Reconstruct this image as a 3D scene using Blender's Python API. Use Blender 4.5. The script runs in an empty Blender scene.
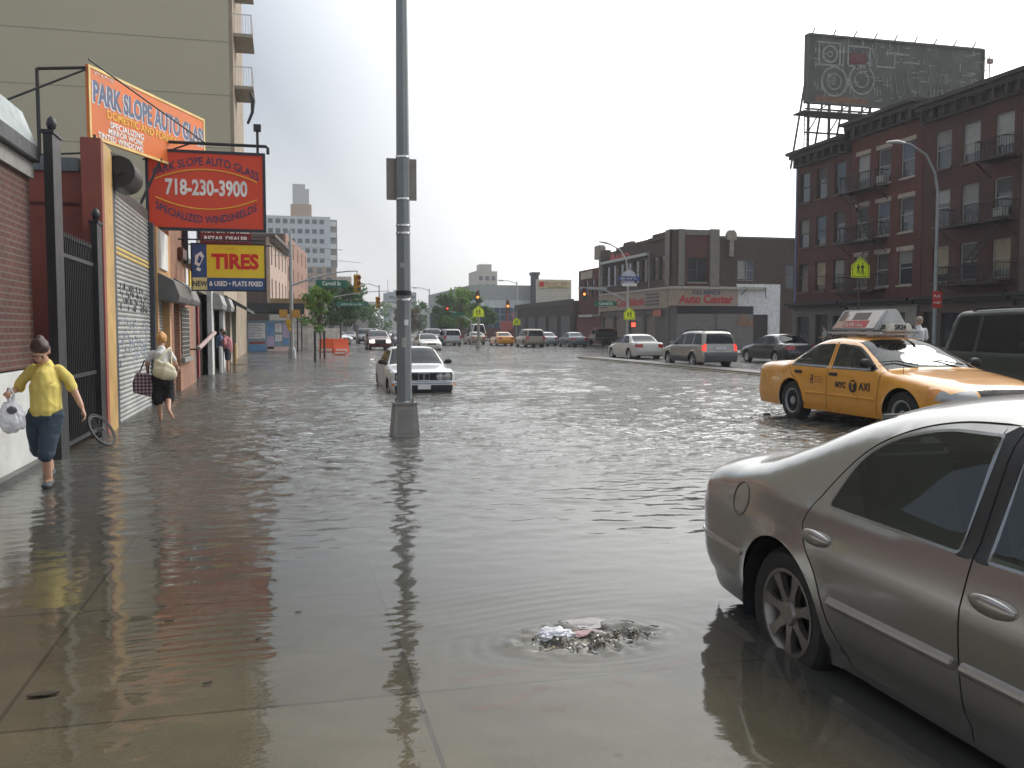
EXPO = 0.17
HAZE = 0.00055
import bpy, bmesh, math, random
import numpy as np
from mathutils import Vector, Matrix, geometry, noise as mnoise
random.seed(7)
rng = np.random.default_rng(7)
SC = bpy.context.scene
COL = SC.collection
PI = math.pi
R = math.radians

# ------------------------------------------------------------------ materials
MATS = {}
def _nodes(name):
    m = bpy.data.materials.new(name); m.use_nodes = True
    nt = m.node_tree
    b = nt.nodes['Principled BSDF']
    return m, nt, b, nt.nodes.new, nt.links.new
def mat(name, col, rough=.6, metal=0., var=.18, scale=3., bump=0., bscale=40., coat=0., emis=0., spec=.5, stretch=(1,1,1), dirt=0., dcol=(.06,.05,.045), rv=.2):
    """painted / plain surface with uneven colour, wear and fine relief"""
    if name in MATS: return MATS[name]
    m, nt, b, N, L = _nodes(name)
    tc = N('ShaderNodeTexCoord'); mp = N('ShaderNodeMapping'); L(tc.outputs['Object'], mp.inputs[0]); mp.inputs['Scale'].default_value = stretch
    nz = N('ShaderNodeTexNoise'); nz.inputs['Scale'].default_value = scale; nz.inputs['Detail'].default_value = 5; nz.inputs['Roughness'].default_value = .6
    L(mp.outputs[0], nz.inputs['Vector'])
    mr = N('ShaderNodeMapRange'); mr.inputs[1].default_value = .3; mr.inputs[2].default_value = .7
    mr.inputs[3].default_value = 1-var; mr.inputs[4].default_value = 1+var
    L(nz.outputs[0], mr.inputs[0])
    mx = N('ShaderNodeVectorMath'); mx.operation = 'SCALE'; mx.inputs[0].default_value = col[:3]; L(mr.outputs[0], mx.inputs['Scale'])
    out = mx.outputs[0]
    if dirt > 0:
        n2 = N('ShaderNodeTexNoise'); n2.inputs['Scale'].default_value = scale*2.3; n2.inputs['Detail'].default_value = 8; n2.inputs['Roughness'].default_value = .7
        L(mp.outputs[0], n2.inputs['Vector'])
        r2 = N('ShaderNodeMapRange'); r2.inputs[1].default_value = .5; r2.inputs[2].default_value = .72; r2.inputs[3].default_value = 0; r2.inputs[4].default_value = dirt
        L(n2.outputs[0], r2.inputs[0])
        mm = N('ShaderNodeMix'); mm.data_type = 'RGBA'; L(r2.outputs[0], mm.inputs[0]); L(out, mm.inputs[6]); mm.inputs[7].default_value = (*dcol, 1)
        out = mm.outputs[2]
    L(out, b.inputs['Base Color'])
    b.inputs['Metallic'].default_value = metal
    rr = N('ShaderNodeMapRange'); rr.inputs[1].default_value = .3; rr.inputs[2].default_value = .7
    rr.inputs[3].default_value = max(0, rough*(1-rv)); rr.inputs[4].default_value = min(1, rough*(1+rv)); L(nz.outputs[0], rr.inputs[0]); L(rr.outputs[0], b.inputs['Roughness'])
    b.inputs['Coat Weight'].default_value = coat; b.inputs['Coat Roughness'].default_value = .06
    b.inputs['Specular IOR Level'].default_value = spec
    if bump > 0:
        n3 = N('ShaderNodeTexNoise'); n3.inputs['Scale'].default_value = bscale; n3.inputs['Detail'].default_value = 4; L(mp.outputs[0], n3.inputs['Vector'])
        bp = N('ShaderNodeBump'); bp.inputs['Strength'].default_value = bump; bp.inputs['Distance'].default_value = .01; L(n3.outputs[0], bp.inputs['Height']); L(bp.outputs[0], b.inputs['Normal'])
    if emis > 0:
        b.inputs['Emission Color'].default_value = (*col[:3], 1); b.inputs['Emission Strength'].default_value = emis
    MATS[name] = m
    return m
def brick(name, c1, c2, mortar, bw=.21, bh=.072, ms=.01, rough=.85, var=.3, bump=.4, stain=.5):
    if name in MATS: return MATS[name]
    m, nt, b, N, L = _nodes(name)
    tc = N('ShaderNodeTexCoord'); sp = N('ShaderNodeSeparateXYZ'); L(tc.outputs['Object'], sp.inputs[0])
    ad = N('ShaderNodeMath'); L(sp.outputs[0], ad.inputs[0]); L(sp.outputs[1], ad.inputs[1])
    cb = N('ShaderNodeCombineXYZ'); L(ad.outputs[0], cb.inputs[0]); L(sp.outputs[2], cb.inputs[1])
    bt = N('ShaderNodeTexBrick'); L(cb.outputs[0], bt.inputs['Vector'])
    bt.inputs['Color1'].default_value = (*c1, 1); bt.inputs['Color2'].default_value = (*c2, 1); bt.inputs['Mortar'].default_value = (*mortar, 1)
    bt.inputs['Scale'].default_value = 1; bt.inputs['Mortar Size'].default_value = ms; bt.inputs['Brick Width'].default_value = bw; bt.inputs['Row Height'].default_value = bh
    bt.inputs['Mortar Smooth'].default_value = .2
    nz = N('ShaderNodeTexNoise'); nz.inputs['Scale'].default_value = .7; nz.inputs['Detail'].default_value = 8; nz.inputs['Roughness'].default_value = .65; L(tc.outputs['Object'], nz.inputs['Vector'])
    mr = N('ShaderNodeMapRange'); mr.inputs[1].default_value = .3; mr.inputs[2].default_value = .7; mr.inputs[3].default_value = 1-var; mr.inputs[4].default_value = 1+var*.6; L(nz.outputs[0], mr.inputs[0])
    sc = N('ShaderNodeVectorMath'); sc.operation = 'SCALE'; L(bt.outputs['Color'], sc.inputs[0]); L(mr.outputs[0], sc.inputs['Scale'])
    # vertical streaks of grime
    mp = N('ShaderNodeMapping'); mp.inputs['Scale'].default_value = (2.2, 2.2, .18); L(tc.outputs['Object'], mp.inputs[0])
    n2 = N('ShaderNodeTexNoise'); n2.inputs['Scale'].default_value = 1.3; n2.inputs['Detail'].default_value = 6; L(mp.outputs[0], n2.inputs['Vector'])
    r2 = N('ShaderNodeMapRange'); r2.inputs[1].default_value = .48; r2.inputs[2].default_value = .75; r2.inputs[3].default_value = 0; r2.inputs[4].default_value = stain; L(n2.outputs[0], r2.inputs[0])
    mm = N('ShaderNodeMix'); mm.data_type = 'RGBA'; L(r2.outputs[0], mm.inputs[0]); L(sc.outputs[0], mm.inputs[6]); mm.inputs[7].default_value = (.03, .025, .022, 1)
    L(mm.outputs[2], b.inputs['Base Color']); b.inputs['Roughness'].default_value = rough
    bp = N('ShaderNodeBump'); bp.inputs['Strength'].default_value = bump; bp.inputs['Distance'].default_value = .006; bp.invert = True; L(bt.outputs['Fac'], bp.inputs['Height']); L(bp.outputs[0], b.inputs['Normal'])
    MATS[name] = m
    return m
def glass(name, tint=(.25,.32,.3), see=.5, rough=.02, body=(.02,.025,.025), gc=1.):
    """window glass: fresnel gloss over a tinted see-through / dark body"""
    if name in MATS: return MATS[name]
    m = bpy.data.materials.new(name); m.use_nodes = True; nt = m.node_tree; nt.nodes.clear(); N = nt.nodes.new; L = nt.links.new
    o = N('ShaderNodeOutputMaterial'); gl = N('ShaderNodeBsdfGlossy'); gl.inputs['Roughness'].default_value = rough; gl.inputs['Color'].default_value = (.82*gc, .86*gc, .9*gc, 1)
    tr = N('ShaderNodeBsdfTransparent'); tr.inputs[0].default_value = (*tint, 1)
    df = N('ShaderNodeBsdfDiffuse'); df.inputs[0].default_value = (*body, 1)
    a = N('ShaderNodeMixShader'); a.inputs[0].default_value = see; L(df.outputs[0], a.inputs[1]); L(tr.outputs[0], a.inputs[2])
    fr = N('ShaderNodeFresnel'); fr.inputs[0].default_value = 1.7
    nz = N('ShaderNodeTexNoise'); nz.inputs['Scale'].default_value = .9; tc = N('ShaderNodeTexCoord'); L(tc.outputs['Object'], nz.inputs['Vector'])
    bp = N('ShaderNodeBump'); bp.inputs['Strength'].default_value = .25; bp.inputs['Distance'].default_value = .02; L(nz.outputs[0], bp.inputs['Height']); L(bp.outputs[0], gl.inputs['Normal'])
    c = N('ShaderNodeMixShader'); L(fr.outputs[0], c.inputs[0]); L(a.outputs[0], c.inputs[1]); L(gl.outputs[0], c.inputs[2]); L(c.outputs[0], o.inputs[0])
    MATS[name] = m
    return m

BLACK = mat('black_rubber', (.018,.018,.018), .7, var=.25, scale=9)
DARK = mat('dark_void', (.012,.012,.012), .9)
IRON = mat('black_iron', (.015,.015,.017), .45, var=.3, scale=6, bump=.2)
CHROME = mat('chrome', (.75,.76,.78), .12, 1., var=.05)
ALU = mat('brushed_alloy', (.55,.55,.56), .3, .9, var=.12, scale=6)
GALV = mat('galvanised_steel', (.36,.37,.375), .5, .3, var=.18, scale=2.5, stretch=(1,1,.25), bump=.1, dirt=.3)
WHITE = mat('white_paint', (.72,.72,.70), .5, var=.06, dirt=.15)
LETTERW = mat('white_lettering', (.8,.8,.78), .5, var=.04)
LETTERB = mat('black_lettering', (.02,.02,.025), .5, var=.05)
CARGLASS = glass('car_glass', (.5,.58,.55), .8, gc=.62)
DKGLASS = glass('tinted_glass', (.2,.25,.24), .3, body=(.012,.015,.015), gc=.6)
WINGLASS = glass('building_window_glass', (.1,.1,.1), 0, .05, (.03,.035,.04))

# ------------------------------------------------------------------ objects
def tag(o, label=None, cat=None, group=None, kind=None):
    if label: o['label'] = label
    if cat: o['category'] = cat
    if group: o['group'] = group
    if kind: o['kind'] = kind
    return o
def empty(name, loc=(0,0,0), rz=0., label=None, cat=None, group=None):
    o = bpy.data.objects.new(name, None); o.location = loc; o.rotation_euler = (0,0,rz); o.empty_display_size = .3
    COL.objects.link(o); return tag(o, label, cat, group)
def link_mesh(name, me, parent=None, world=True):
    o = bpy.data.objects.new(name, me); COL.objects.link(o)
    if parent is not None:
        o.parent = parent
        if world and parent.parent is None: o.location = [-c for c in parent.location]
    return o
class MB:
    """collects shapes into one mesh"""
    def __init__(s): s.v = []; s.f = []; s.m = []
    def add(s, vs, fs, mi=0):
        k = len(s.v); s.v += [tuple(v) for v in vs]; s.f += [tuple(i+k for i in f) for f in fs]; s.m += [mi]*len(fs); return s
    def box(s, x0, x1, y0, y1, z0, z1, mi=0):
        x0, x1 = min(x0,x1), max(x0,x1); y0, y1 = min(y0,y1), max(y0,y1); z0, z1 = min(z0,z1), max(z0,z1)
        vs = [(x,y,z) for x in (x0,x1) for y in (y0,y1) for z in (z0,z1)]
        return s.add(vs, [(0,1,3,2),(4,6,7,5),(0,4,5,1),(2,3,7,6),(0,2,6,4),(1,5,7,3)], mi)
    def obox(s, c, ax, ay, az, mi=0):
        c = Vector(c); ax, ay, az = Vector(ax), Vector(ay), Vector(az)
        vs = [c+ax*i+ay*j+az*k for i in (-1,1) for j in (-1,1) for k in (-1,1)]
        fs = [(0,1,3,2),(4,6,7,5),(0,4,5,1),(2,3,7,6),(0,2,6,4),(1,5,7,3)]
        if ax.cross(ay).dot(az) < 0: fs = [f[::-1] for f in fs]
        return s.add(vs, fs, mi)
    def bar(s, a, b, w, h=None, mi=0):
        a, b = Vector(a), Vector(b); h = h or w; d = (b-a); l = d.length
        if l < 1e-6: return s
        d /= l; up = Vector((0,0,1)) if abs(d.z) < .95 else Vector((1,0,0)); sx = d.cross(up).normalized(); sy = sx.cross(d)
        return s.obox((a+b)/2, sx*(w/2), d*(l/2), sy*(h/2), mi)
    def tube(s, pts, rad, n=10, mi=0, cap=True):
        pts = [Vector(p) for p in pts]; rs = rad if isinstance(rad, (list, tuple)) else [rad]*len(pts)
        rings = []; up = None
        for i, p in enumerate(pts):
            d = (pts[min(i+1, len(pts)-1)]-pts[max(i-1, 0)]).normalized()
            if up is None: up = Vector((0,0,1)) if abs(d.z) < .9 else Vector((1,0,0))
            sx = d.cross(up).normalized(); up2 = sx.cross(d).normalized(); up = up2
            r = rs[i]; ra, rb = r if isinstance(r, tuple) else (r, r)
            rings.append([p+sx*(ra*math.cos(2*PI*k/n))+up2*(rb*math.sin(2*PI*k/n)) for k in range(n)])
        vs = [v for r in rings for v in r]; fs = []
        for i in range(len(rings)-1):
            for k in range(n): fs.append((i*n+k, i*n+(k+1)%n, (i+1)*n+(k+1)%n, (i+1)*n+k))
        if cap: fs.append(tuple(range(n))[::-1]); fs.append(tuple((len(rings)-1)*n+k for k in range(n)))
        return s.add(vs, fs, mi)
    def cyl(s, a, b, r, r2=None, n=12, mi=0): return s.tube([a, b], [r, r if r2 is None else r2], n, mi)
    def lathe(s, prof, n=24, axis='z', c=(0,0,0), mi=0):
        """prof: (radius, height) pairs"""
        vs = []
        for r, h in prof:
            for k in range(n):
                a = 2*PI*k/n; x, y = r*math.cos(a), r*math.sin(a)
                p = (x, y, h) if axis == 'z' else ((x, h, y) if axis == 'y' else (h, x, y))
                vs.append((p[0]+c[0], p[1]+c[1], p[2]+c[2]))
        fs = []
        for i in range(len(prof)-1):
            for k in range(n):
                f = (i*n+k, i*n+(k+1)%n, (i+1)*n+(k+1)%n, (i+1)*n+k); fs.append(f if axis != 'y' else f[::-1])
        return s.add(vs, fs, mi)
    def prism(s, poly, a, b, plane='xz', mi=0):
        """polygon extruded; plane xz -> along y from a to b; yz -> along x; xy -> along z"""
        n = len(poly)
        def P(p, t): return (p[0], t, p[1]) if plane == 'xz' else ((t, p[0], p[1]) if plane == 'yz' else (p[0], p[1], t))
        vs = [P(p, a) for p in poly]+[P(p, b) for p in poly]
        fs = [tuple(range(n)), tuple(range(2*n-1, n-1, -1))]+[(i, i+n, (i+1)%n+n, (i+1)%n) for i in range(n)]
        return s.add(vs, fs, mi)
    def quad(s, a, b, c, d, mi=0): return s.add([a,b,c,d], [(0,1,2,3)], mi)
    def build(s, name, mats, parent=None, smooth=None, bevel=0., local=False, fix=True):
        me = bpy.data.meshes.new(name); me.from_pydata(s.v, [], s.f)
        if not isinstance(mats, (list, tuple)): mats = [mats]
        for m in mats: me.materials.append(m)
        me.polygons.foreach_set('material_index', s.m)
        if fix or bevel:
            bm = bmesh.new(); bm.from_mesh(me)
            if fix: bmesh.ops.recalc_face_normals(bm, faces=bm.faces)
            if bevel:
                es = [e for e in bm.edges if len(e.link_faces) == 2 and e.calc_face_angle(0) > R(35)]
                bmesh.ops.bevel(bm, geom=es, offset=bevel, segments=2, affect='EDGES', clamp_overlap=True)
            bm.to_mesh(me); bm.free()
        if smooth is not None:
            me.polygons.foreach_set('use_smooth', [True]*len(me.polygons)); me.set_sharp_from_angle(angle=R(smooth))
        me.update()
        return link_mesh(name, me, parent, not local)
def copy_tree(o, parent=None):
    c = o.copy(); COL.objects.link(c)
    if parent is not None: c.parent = parent
    for ch in [x for x in KIDS.get(o.name, [])]: copy_tree(ch, c)
    return c
KIDS = {}
def index_kids():
    KIDS.clear()
    for o in bpy.data.objects:
        if o.parent: KIDS.setdefault(o.parent.name, []).append(o)
def dup(o, loc, rz=None, label=None, group=None, scale=None):
    index_kids(); c = copy_tree(o); c.location = loc
    if rz is not None: c.rotation_euler = (0,0,rz)
    if label: c['label'] = label
    if group: c['group'] = group
    if scale: c.scale = scale
    return c
def text(name, s, size, m, parent, loc, rot=(0,0,0), sx=1., bold=.02, depth=.003, align='CENTER', space=1., local=False, arc=None, shear=0):
    cu = bpy.data.curves.new(name, 'FONT'); cu.body = s; cu.size = size; cu.extrude = depth; cu.offset = bold*size; cu.align_x = align; cu.align_y = 'CENTER'; cu.space_character = space; cu.resolution_u = 3; cu.shear = shear
    t = bpy.data.objects.new(name, cu); COL.objects.link(t); bpy.context.view_layer.update()
    me = bpy.data.meshes.new_from_object(t.evaluated_get(bpy.context.evaluated_depsgraph_get())); bpy.data.objects.remove(t)
    n = len(me.vertices); co = np.empty(n*3); me.vertices.foreach_get('co', co); co = co.reshape(-1,3)
    co[:,0] *= sx
    if arc:  # bow the line of text: sag at ends
        w = max(abs(co[:,0]).max(), 1e-3); co[:,1] += -arc*(co[:,0]/w)**2
    M = np.array((Matrix.Translation(loc) @ Matrix.LocRotScale(None, __import__('mathutils').Euler(rot), None)))
    co = co@M[:3,:3].T + M[:3,3]
    me.vertices.foreach_set('co', co.ravel()); me.materials.clear(); me.materials.append(m); me.update()
    return link_mesh(name, me, parent, not local)

def blur_text(name, m, parent, loc, w, h, rot=0., seed=1, local=False, out=.004, lean=0.):
    """lettering too small or worn to read: an uneven row of short strokes. rot 0 faces -y"""
    g = random.Random(seed); mb = MB(); x = -w/2; c, s = math.cos(rot), math.sin(rot)
    while x < w/2-h*.3:
        k = h*g.uniform(.12, .2); z0 = -h/2+(h*.5 if g.random() < .2 else 0); z1 = h/2 if g.random() < .7 else h*.1
        L_ = [(x, z0), (x+k, z0), (x+k, z1), (x, z1)]
        if g.random() < .5: L_ = [(x, z0), (x+k*3, z0), (x+k*3, z0+k), (x+k, z0+k), (x+k, z1), (x, z1)]
        vs = [(loc[0]+a*c, loc[1]+a*s, loc[2]+b) for a, b in L_]; n = len(vs); o = (out*s, -out*c, 0)
        mb.add(vs+[(v[0]+o[0], v[1]+o[1], v[2]) for v in vs], [tuple(range(n)), tuple(range(2*n-1, n-1, -1))]+[(i, i+n, (i+1)%n+n, (i+1)%n) for i in range(n)])
        x += h*g.uniform(.42, .62)+(h*.4 if g.random() < .12 else 0)
    return mb.build(name, m, parent, local=local)
# ------------------------------------------------------------------ cars
# local frame: +x forward, y left, z up, ground at z=0
def smooth_profile(pts, sub):
    P = [np.array(p[:2], float) for p in pts]; n = len(P); out = []; seg = []; rr = []
    for i in range(n-1):
        p0 = P[i-1] if i > 0 else 2*P[0]-P[1]; p1, p2 = P[i], P[i+1]; p3 = P[i+2] if i+2 < n else 2*P[-1]-P[-2]
        t01 = np.linalg.norm(p1-p0)**.5; t12 = np.linalg.norm(p2-p1)**.5; t23 = np.linalg.norm(p3-p2)**.5
        m1 = (p2-p1)+t12*((p1-p0)/t01-(p2-p0)/(t01+t12)); m2 = (p2-p1)+t12*((p3-p2)/t23-(p3-p1)/(t12+t23))
        k = max(2, int(round(np.linalg.norm(p2-p1)/sub)))
        for j in range(k):
            t = j/k
            out.append((2*t**3-3*t**2+1)*p1+(t**3-2*t**2+t)*m1+(-2*t**3+3*t**2)*p2+(t**3-t**2)*m2)
            seg.append(i+t); rr.append(pts[i][2]*(1-t)+pts[i+1][2]*t)
    out.append(P[-1]); seg.append(n-1.); rr.append(pts[-1][2])
    return np.array(out), np.array(seg), np.array(rr)
def inpoly(px, pz, poly):
    px = np.asarray(px); pz = np.asarray(pz); c = np.zeros(px.shape, bool); n = len(poly)
    for i in range(n):
        x0, z0 = poly[i]; x1, z1 = poly[(i+1)%n]
        if z0 == z1: continue
        cond = ((z0 > pz) != (z1 > pz)) & (px < (x1-x0)*(pz-z0)/(z1-z0)+x0)
        c ^= cond
    return c
def rpoly(pts, r=.03, n=4):
    """round the corners of a polygon; a point may carry its own radius"""
    out = []; m = len(pts)
    for i in range(m):
        p = np.array(pts[i][:2], float); a = np.array(pts[i-1][:2], float); b = np.array(pts[(i+1)%m][:2], float)
        q = pts[i][2] if len(pts[i]) > 2 else r
        da = a-p; db = b-p; la = np.linalg.norm(da); lb = np.linalg.norm(db); q = min(q, la*.45, lb*.45)
        if q < 1e-4: out.append(tuple(p)); continue
        s, e = p+da/la*q, p+db/lb*q
        for k in range(n+1):
            t = k/n; out.append(tuple((1-t)**2*s+2*t*(1-t)*p+t*t*e))
    return out
def offset_poly(poly, d):
    P = np.array(poly); n = len(P); nx = np.roll(P,-1,0)-P; ar = np.sum(P[:,0]*np.roll(P[:,1],-1)-np.roll(P[:,0],-1)*P[:,1])
    nx /= np.linalg.norm(nx, axis=1)[:,None]+1e-9; nr = np.stack([nx[:,1], -nx[:,0]], 1)*(1 if ar > 0 else -1)
    nv = nr+np.roll(nr, 1, 0); nv /= (np.linalg.norm(nv, axis=1)[:,None]+1e-9)
    return [tuple(p) for p in P+nv*d]
def strip(line, w):
    L_ = np.array(line, float); d = np.gradient(L_, axis=0); d /= np.linalg.norm(d, axis=1)[:,None]; nr = np.stack([-d[:,1], d[:,0]], 1)
    return [tuple(p) for p in L_+nr*w]+[tuple(p) for p in (L_-nr*w)[::-1]]
def dens(line, step=.06):
    out = []
    for a, b in zip(line[:-1], line[1:]):
        a = np.array(a, float); b = np.array(b, float); k = max(1, int(np.linalg.norm(b-a)/step))
        for j in range(k): out.append(tuple(a+(b-a)*j/k))
    out.append(tuple(line[-1])); return out
class Car:
    def __init__(s, c):
        s.c = c; s.sub = c.get('sub', .05)
        s.C, s.seg, s.r = smooth_profile(c['prof'], s.sub)
        d = np.gradient(s.C, axis=0); d /= np.linalg.norm(d, axis=1)[:,None]
        s.N = np.stack([d[:,1]*1., -d[:,0]*1.], 1)   # profile goes front->top->rear, inward = right of travel is ... fixed below
        cen = np.array([0, .5]);
        if np.mean(np.sum((cen-s.C)*s.N, 1)) < 0: s.N = -s.N
        s.p = c.get('p', 3.5)
    def W(s, x, z):
        c = s.c; w = np.full(np.shape(x), c['w']/2.)
        x = np.asarray(x, float); z = np.asarray(z, float)
        xf, xr = c['xf'], c['xr']; kf, kr = c.get('taper', (.10, .08))
        tf = np.clip((x-.3*xf)/(xf*.7), 0, 1.1); tr = np.clip((x-.3*xr)/(xr*.7), 0, 1.1)
        w = w-kf*tf**2.4-kr*tr**2.4
        # tuck under, shoulder bulge and belt
        w = w-.10*np.clip((.42-z)/.4, 0, 1)**1.6
        zb = np.interp(x, [p[0] for p in c['belt']], [p[1] for p in c['belt']])
        w = w-c.get('lean', .03)*np.clip((z-.62)/np.maximum(zb-.62, .05), 0, 1)**2-c.get('under', .02)*np.clip((.62-z)/.42, 0, 1)**1.5
        st = np.clip((z-zb+.005)/.035, 0, 1); st = st*st*(3-2*st)
        w = w-c.get('step', .035)*st-c.get('tumble', .42)*np.clip(z-zb, 0, 9)
        for ax in c['axles']:
            rr = np.hypot(x-ax, z-c['wheel'][0]); ar = c['arch']
            w = w+c.get('flare', .016)*np.exp(-((rr-ar)/.045)**2)*(rr > ar-.02)
        for (z0, hh, dep) in c.get('creases', []):
            w = w+dep*np.exp(-((z-z0)/hh)**2)
        return w
    def dist(s, x, z):
        x = np.asarray(x, float).ravel(); z = np.asarray(z, float).ravel(); A = s.C[:-1]; B = s.C[1:]; D = B-A; l2 = np.sum(D*D, 1)
        best = np.full(x.shape, 9.); br = np.full(x.shape, .1)
        for i in range(len(A)):
            t = np.clip(((x-A[i,0])*D[i,0]+(z-A[i,1])*D[i,1])/l2[i], 0, 1)
            d = np.hypot(x-A[i,0]-t*D[i,0], z-A[i,1]-t*D[i,1]); m = d < best-1e-9
            best = np.where(m, d, best); br = np.where(m, s.r[i]*(1-t)+s.r[i+1]*t, br)
        return best, br
    def Y(s, x, z):
        d, r = s.dist(x, z); q = np.clip(1-d/r, 0, 1); return (1-q**s.p)**(1/s.p)*s.W(x, z)
    def top_point(s, i, q):
        r = s.r[i]; d = r*(1-(1-q**s.p)**(1/s.p)); P = s.C[i]+s.N[i]*d
        return P[0], P[1], q*float(s.W(P[0], P[1]))
def build_car(c, name, label, cat, loc, heading, group=None):
    """c: the shape of the car. Returns the Empty that parents its parts."""
    s = Car(c); p = s.p; QE = .93; root = empty(name, loc, heading, label, cat, group); M = c['mats']; hi = c.get('hi', False)
    PAINT, TRIM, GL = M['paint'], M.get('trim', BLACK), M.get('glass', CARGLASS)
    parts = {}
    def put(part, m, tri):
        parts.setdefault(part, {}).setdefault(m.name, []).extend(tri)
    # ---- side skin
    n = len(s.C); inset = []
    for i in range(n):
        x, z, y = s.top_point(i, QE); inset.append((x, z))
    # drop loops where the inset folds back in hollow corners
    keep = [inset[0]]
    dC = np.gradient(s.C, axis=0)
    for i in range(1, n):
        v = (inset[i][0]-keep[-1][0], inset[i][1]-keep[-1][1])
        if v[0]*dC[i,0]+v[1]*dC[i,1] > 1e-5: keep.append(inset[i])
    zs = c.get('sill', .2); wz, wr = c['wheel'][0], c['arch']
    bot = []
    xs = [keep[-1][0], keep[0][0]]
    cur = [(xs[0], keep[-1][1])]
    line = []
    for ax in sorted(c['axles']):
        a0 = math.asin(min(1, max(-1, (zs-wz)/wr)))
        k = 28 if hi else 16
        line += [(ax+wr*math.cos(a), wz+wr*math.sin(a)) for a in np.linspace(PI-a0, a0, k)]
    full = dens([keep[-1], (keep[-1][0]+.03, zs), line[0]], .08)[1:-1]+line
    full = []
    segs = [(keep[-1][0]+.02, zs)]
    k = len(line)//2
    full = dens([segs[0], line[0]], .08)[:-1]+line[:k]+dens([line[k-1], line[k]], .08)[1:-1]+line[k:]+dens([line[-1], (keep[0][0]-.02, zs)], .08)[1:]
    outline = keep+full
    V = [tuple(q) for q in outline]; E = [(i, (i+1)%len(V)) for i in range(len(V))]
    def addloop(poly, closed=True):
        k0 = len(V); V.extend([tuple(q) for q in poly]); m_ = len(poly)
        E.extend([(k0+i, k0+(i+1)%m_) for i in range(m_ if closed else m_-1)])
    wins = [rpoly(w, .03) for w in c.get('windows', [])]; trims = [offset_poly(w, c.get('trimw', .018)) for w in wins]
    surround = c.get('surround')   # black pillar patches between windows
    patches = [(nm, m, rpoly(pl, .02)) for nm, m, pl in c.get('side_patches', [])]
    seams = [dens(l, .05) for l in c.get('seams', [])]; gw = c.get('gw', .006); sps = [strip(l, gw) for l in seams]
    for w in wins: addloop(dens(w+[w[0]], .05)[:-1])
    for t in trims: addloop(t)
    for nm, m, pl in patches: addloop(dens(pl+[pl[0]], .05)[:-1])
    for sp_, l in zip(sps, seams): addloop(sp_); addloop(l, False)
    st = c.get('grid', .05)
    gx = np.arange(-3.2, 3.2, st); gz = np.arange(zs, 2.4, st); G = np.array([(a+.003, b+.003) for a in gx for b in gz])
    G = G[inpoly(G[:,0], G[:,1], outline)]
    dd, _ = s.dist(G[:,0], G[:,1])
    fine = []
    ed = np.array(outline)
    mind = np.min(np.hypot(G[:,0][:,None]-ed[:,0][None], G[:,1][:,None]-ed[:,1][None]), 1); G = G[mind > st*.35]
    V.extend([tuple(q) for q in G])
    for k_ in (.018, .05, .09):   # extra rows near the edge rounding
        pass
    co, ed_, fa, *_ = geometry.delaunay_2d_cdt([Vector(q) for q in V], E, [], 0, 1e-5)
    co = np.array([(q[0], q[1]) for q in co]); fa = [f for f in fa if len(f) == 3]; F = np.array([list(f) for f in fa])
    ce = co[F].mean(1); ok = inpoly(ce[:,0], ce[:,1], outline)
    F = F[ok]; ce = ce[ok]
    y = s.Y(co[:,0], co[:,1])
    # exact height along the shared edge
    push = np.zeros(len(co))
    for l in seams:
        A = np.array(l)
        for a, b in zip(A[:-1], A[1:]):
            D = b-a; t = np.clip(((co-a)@D)/(D@D), 0, 1); dd_ = np.hypot(*(co-a-t[:,None]*D).T); push = np.maximum(push, (dd_ < 8e-4)*.012)
    y = y-push
    lab = np.zeros(len(F), int); names = [('body', PAINT)]
    def setlab(mask, nm, m):
        names.append((nm, m)); lab[mask] = len(names)-1
    for nm, pl in c.get('doors', []): setlab(inpoly(ce[:,0], ce[:,1], pl), nm, PAINT)
    if surround:
        for pl in surround: setlab(inpoly(ce[:,0], ce[:,1], pl), 'window_trim', BLACK)
    for nm, m, pl in patches: setlab(inpoly(ce[:,0], ce[:,1], pl), nm, m)
    for sp_ in sps: setlab(inpoly(ce[:,0], ce[:,1], sp_), 'body', DARK)
    tm = np.zeros(len(F), bool)
    for t in trims: tm |= inpoly(ce[:,0], ce[:,1], t)
    setlab(tm, 'window_trim', TRIM)
    for i, w in enumerate(wins): setlab(inpoly(ce[:,0], ce[:,1], w), 'side_window%d' % i, GL)
    P3 = [(co[i,0], y[i], co[i,1]) for i in range(len(co))]
    # orientation: y up side: triangles counter-clockwise in (x,z) give normal -y, so flip for the left
    def orient(f):
        a, b, d = co[f[0]], co[f[1]], co[f[2]]; cr = (b[0]-a[0])*(d[1]-a[1])-(b[1]-a[1])*(d[0]-a[0]); return f if cr > 0 else f[::-1]
    groups = {}
    for f, l in zip(F, lab): groups.setdefault(l, []).append(orient(tuple(int(v) for v in f)))
    single = {'body'}
    for l, fs in groups.items():
        nm, m = names[l]
        for side in (1, -1):
            pn = nm if nm in single or nm.startswith('tail') or nm.startswith('head') and False else nm
            key = pn if nm in single else pn+('#L' if side > 0 else '#R')
            for f in fs:
                vs = [(P3[i][0], P3[i][1]*side, P3[i][2]) for i in f]
                put(key, m, [vs if side < 0 else vs[::-1]])
    # ---- top skin
    tops = c.get('tops', [])
    qs = sorted(set([round(q, 4) for q in list(np.linspace(0, QE, 14 if hi else 9))+[b for t in tops for b in t[4]]+c.get('qextra', [])]))
    qs = [q for k_, q in enumerate(qs) if q <= QE]
    idx = [i for i in range(n)]
    grid = {}
    for i in idx:
        for k_, q in enumerate(qs):
            x, z, yy = s.top_point(i, q); grid[i, k_] = (x, yy, z)
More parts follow.
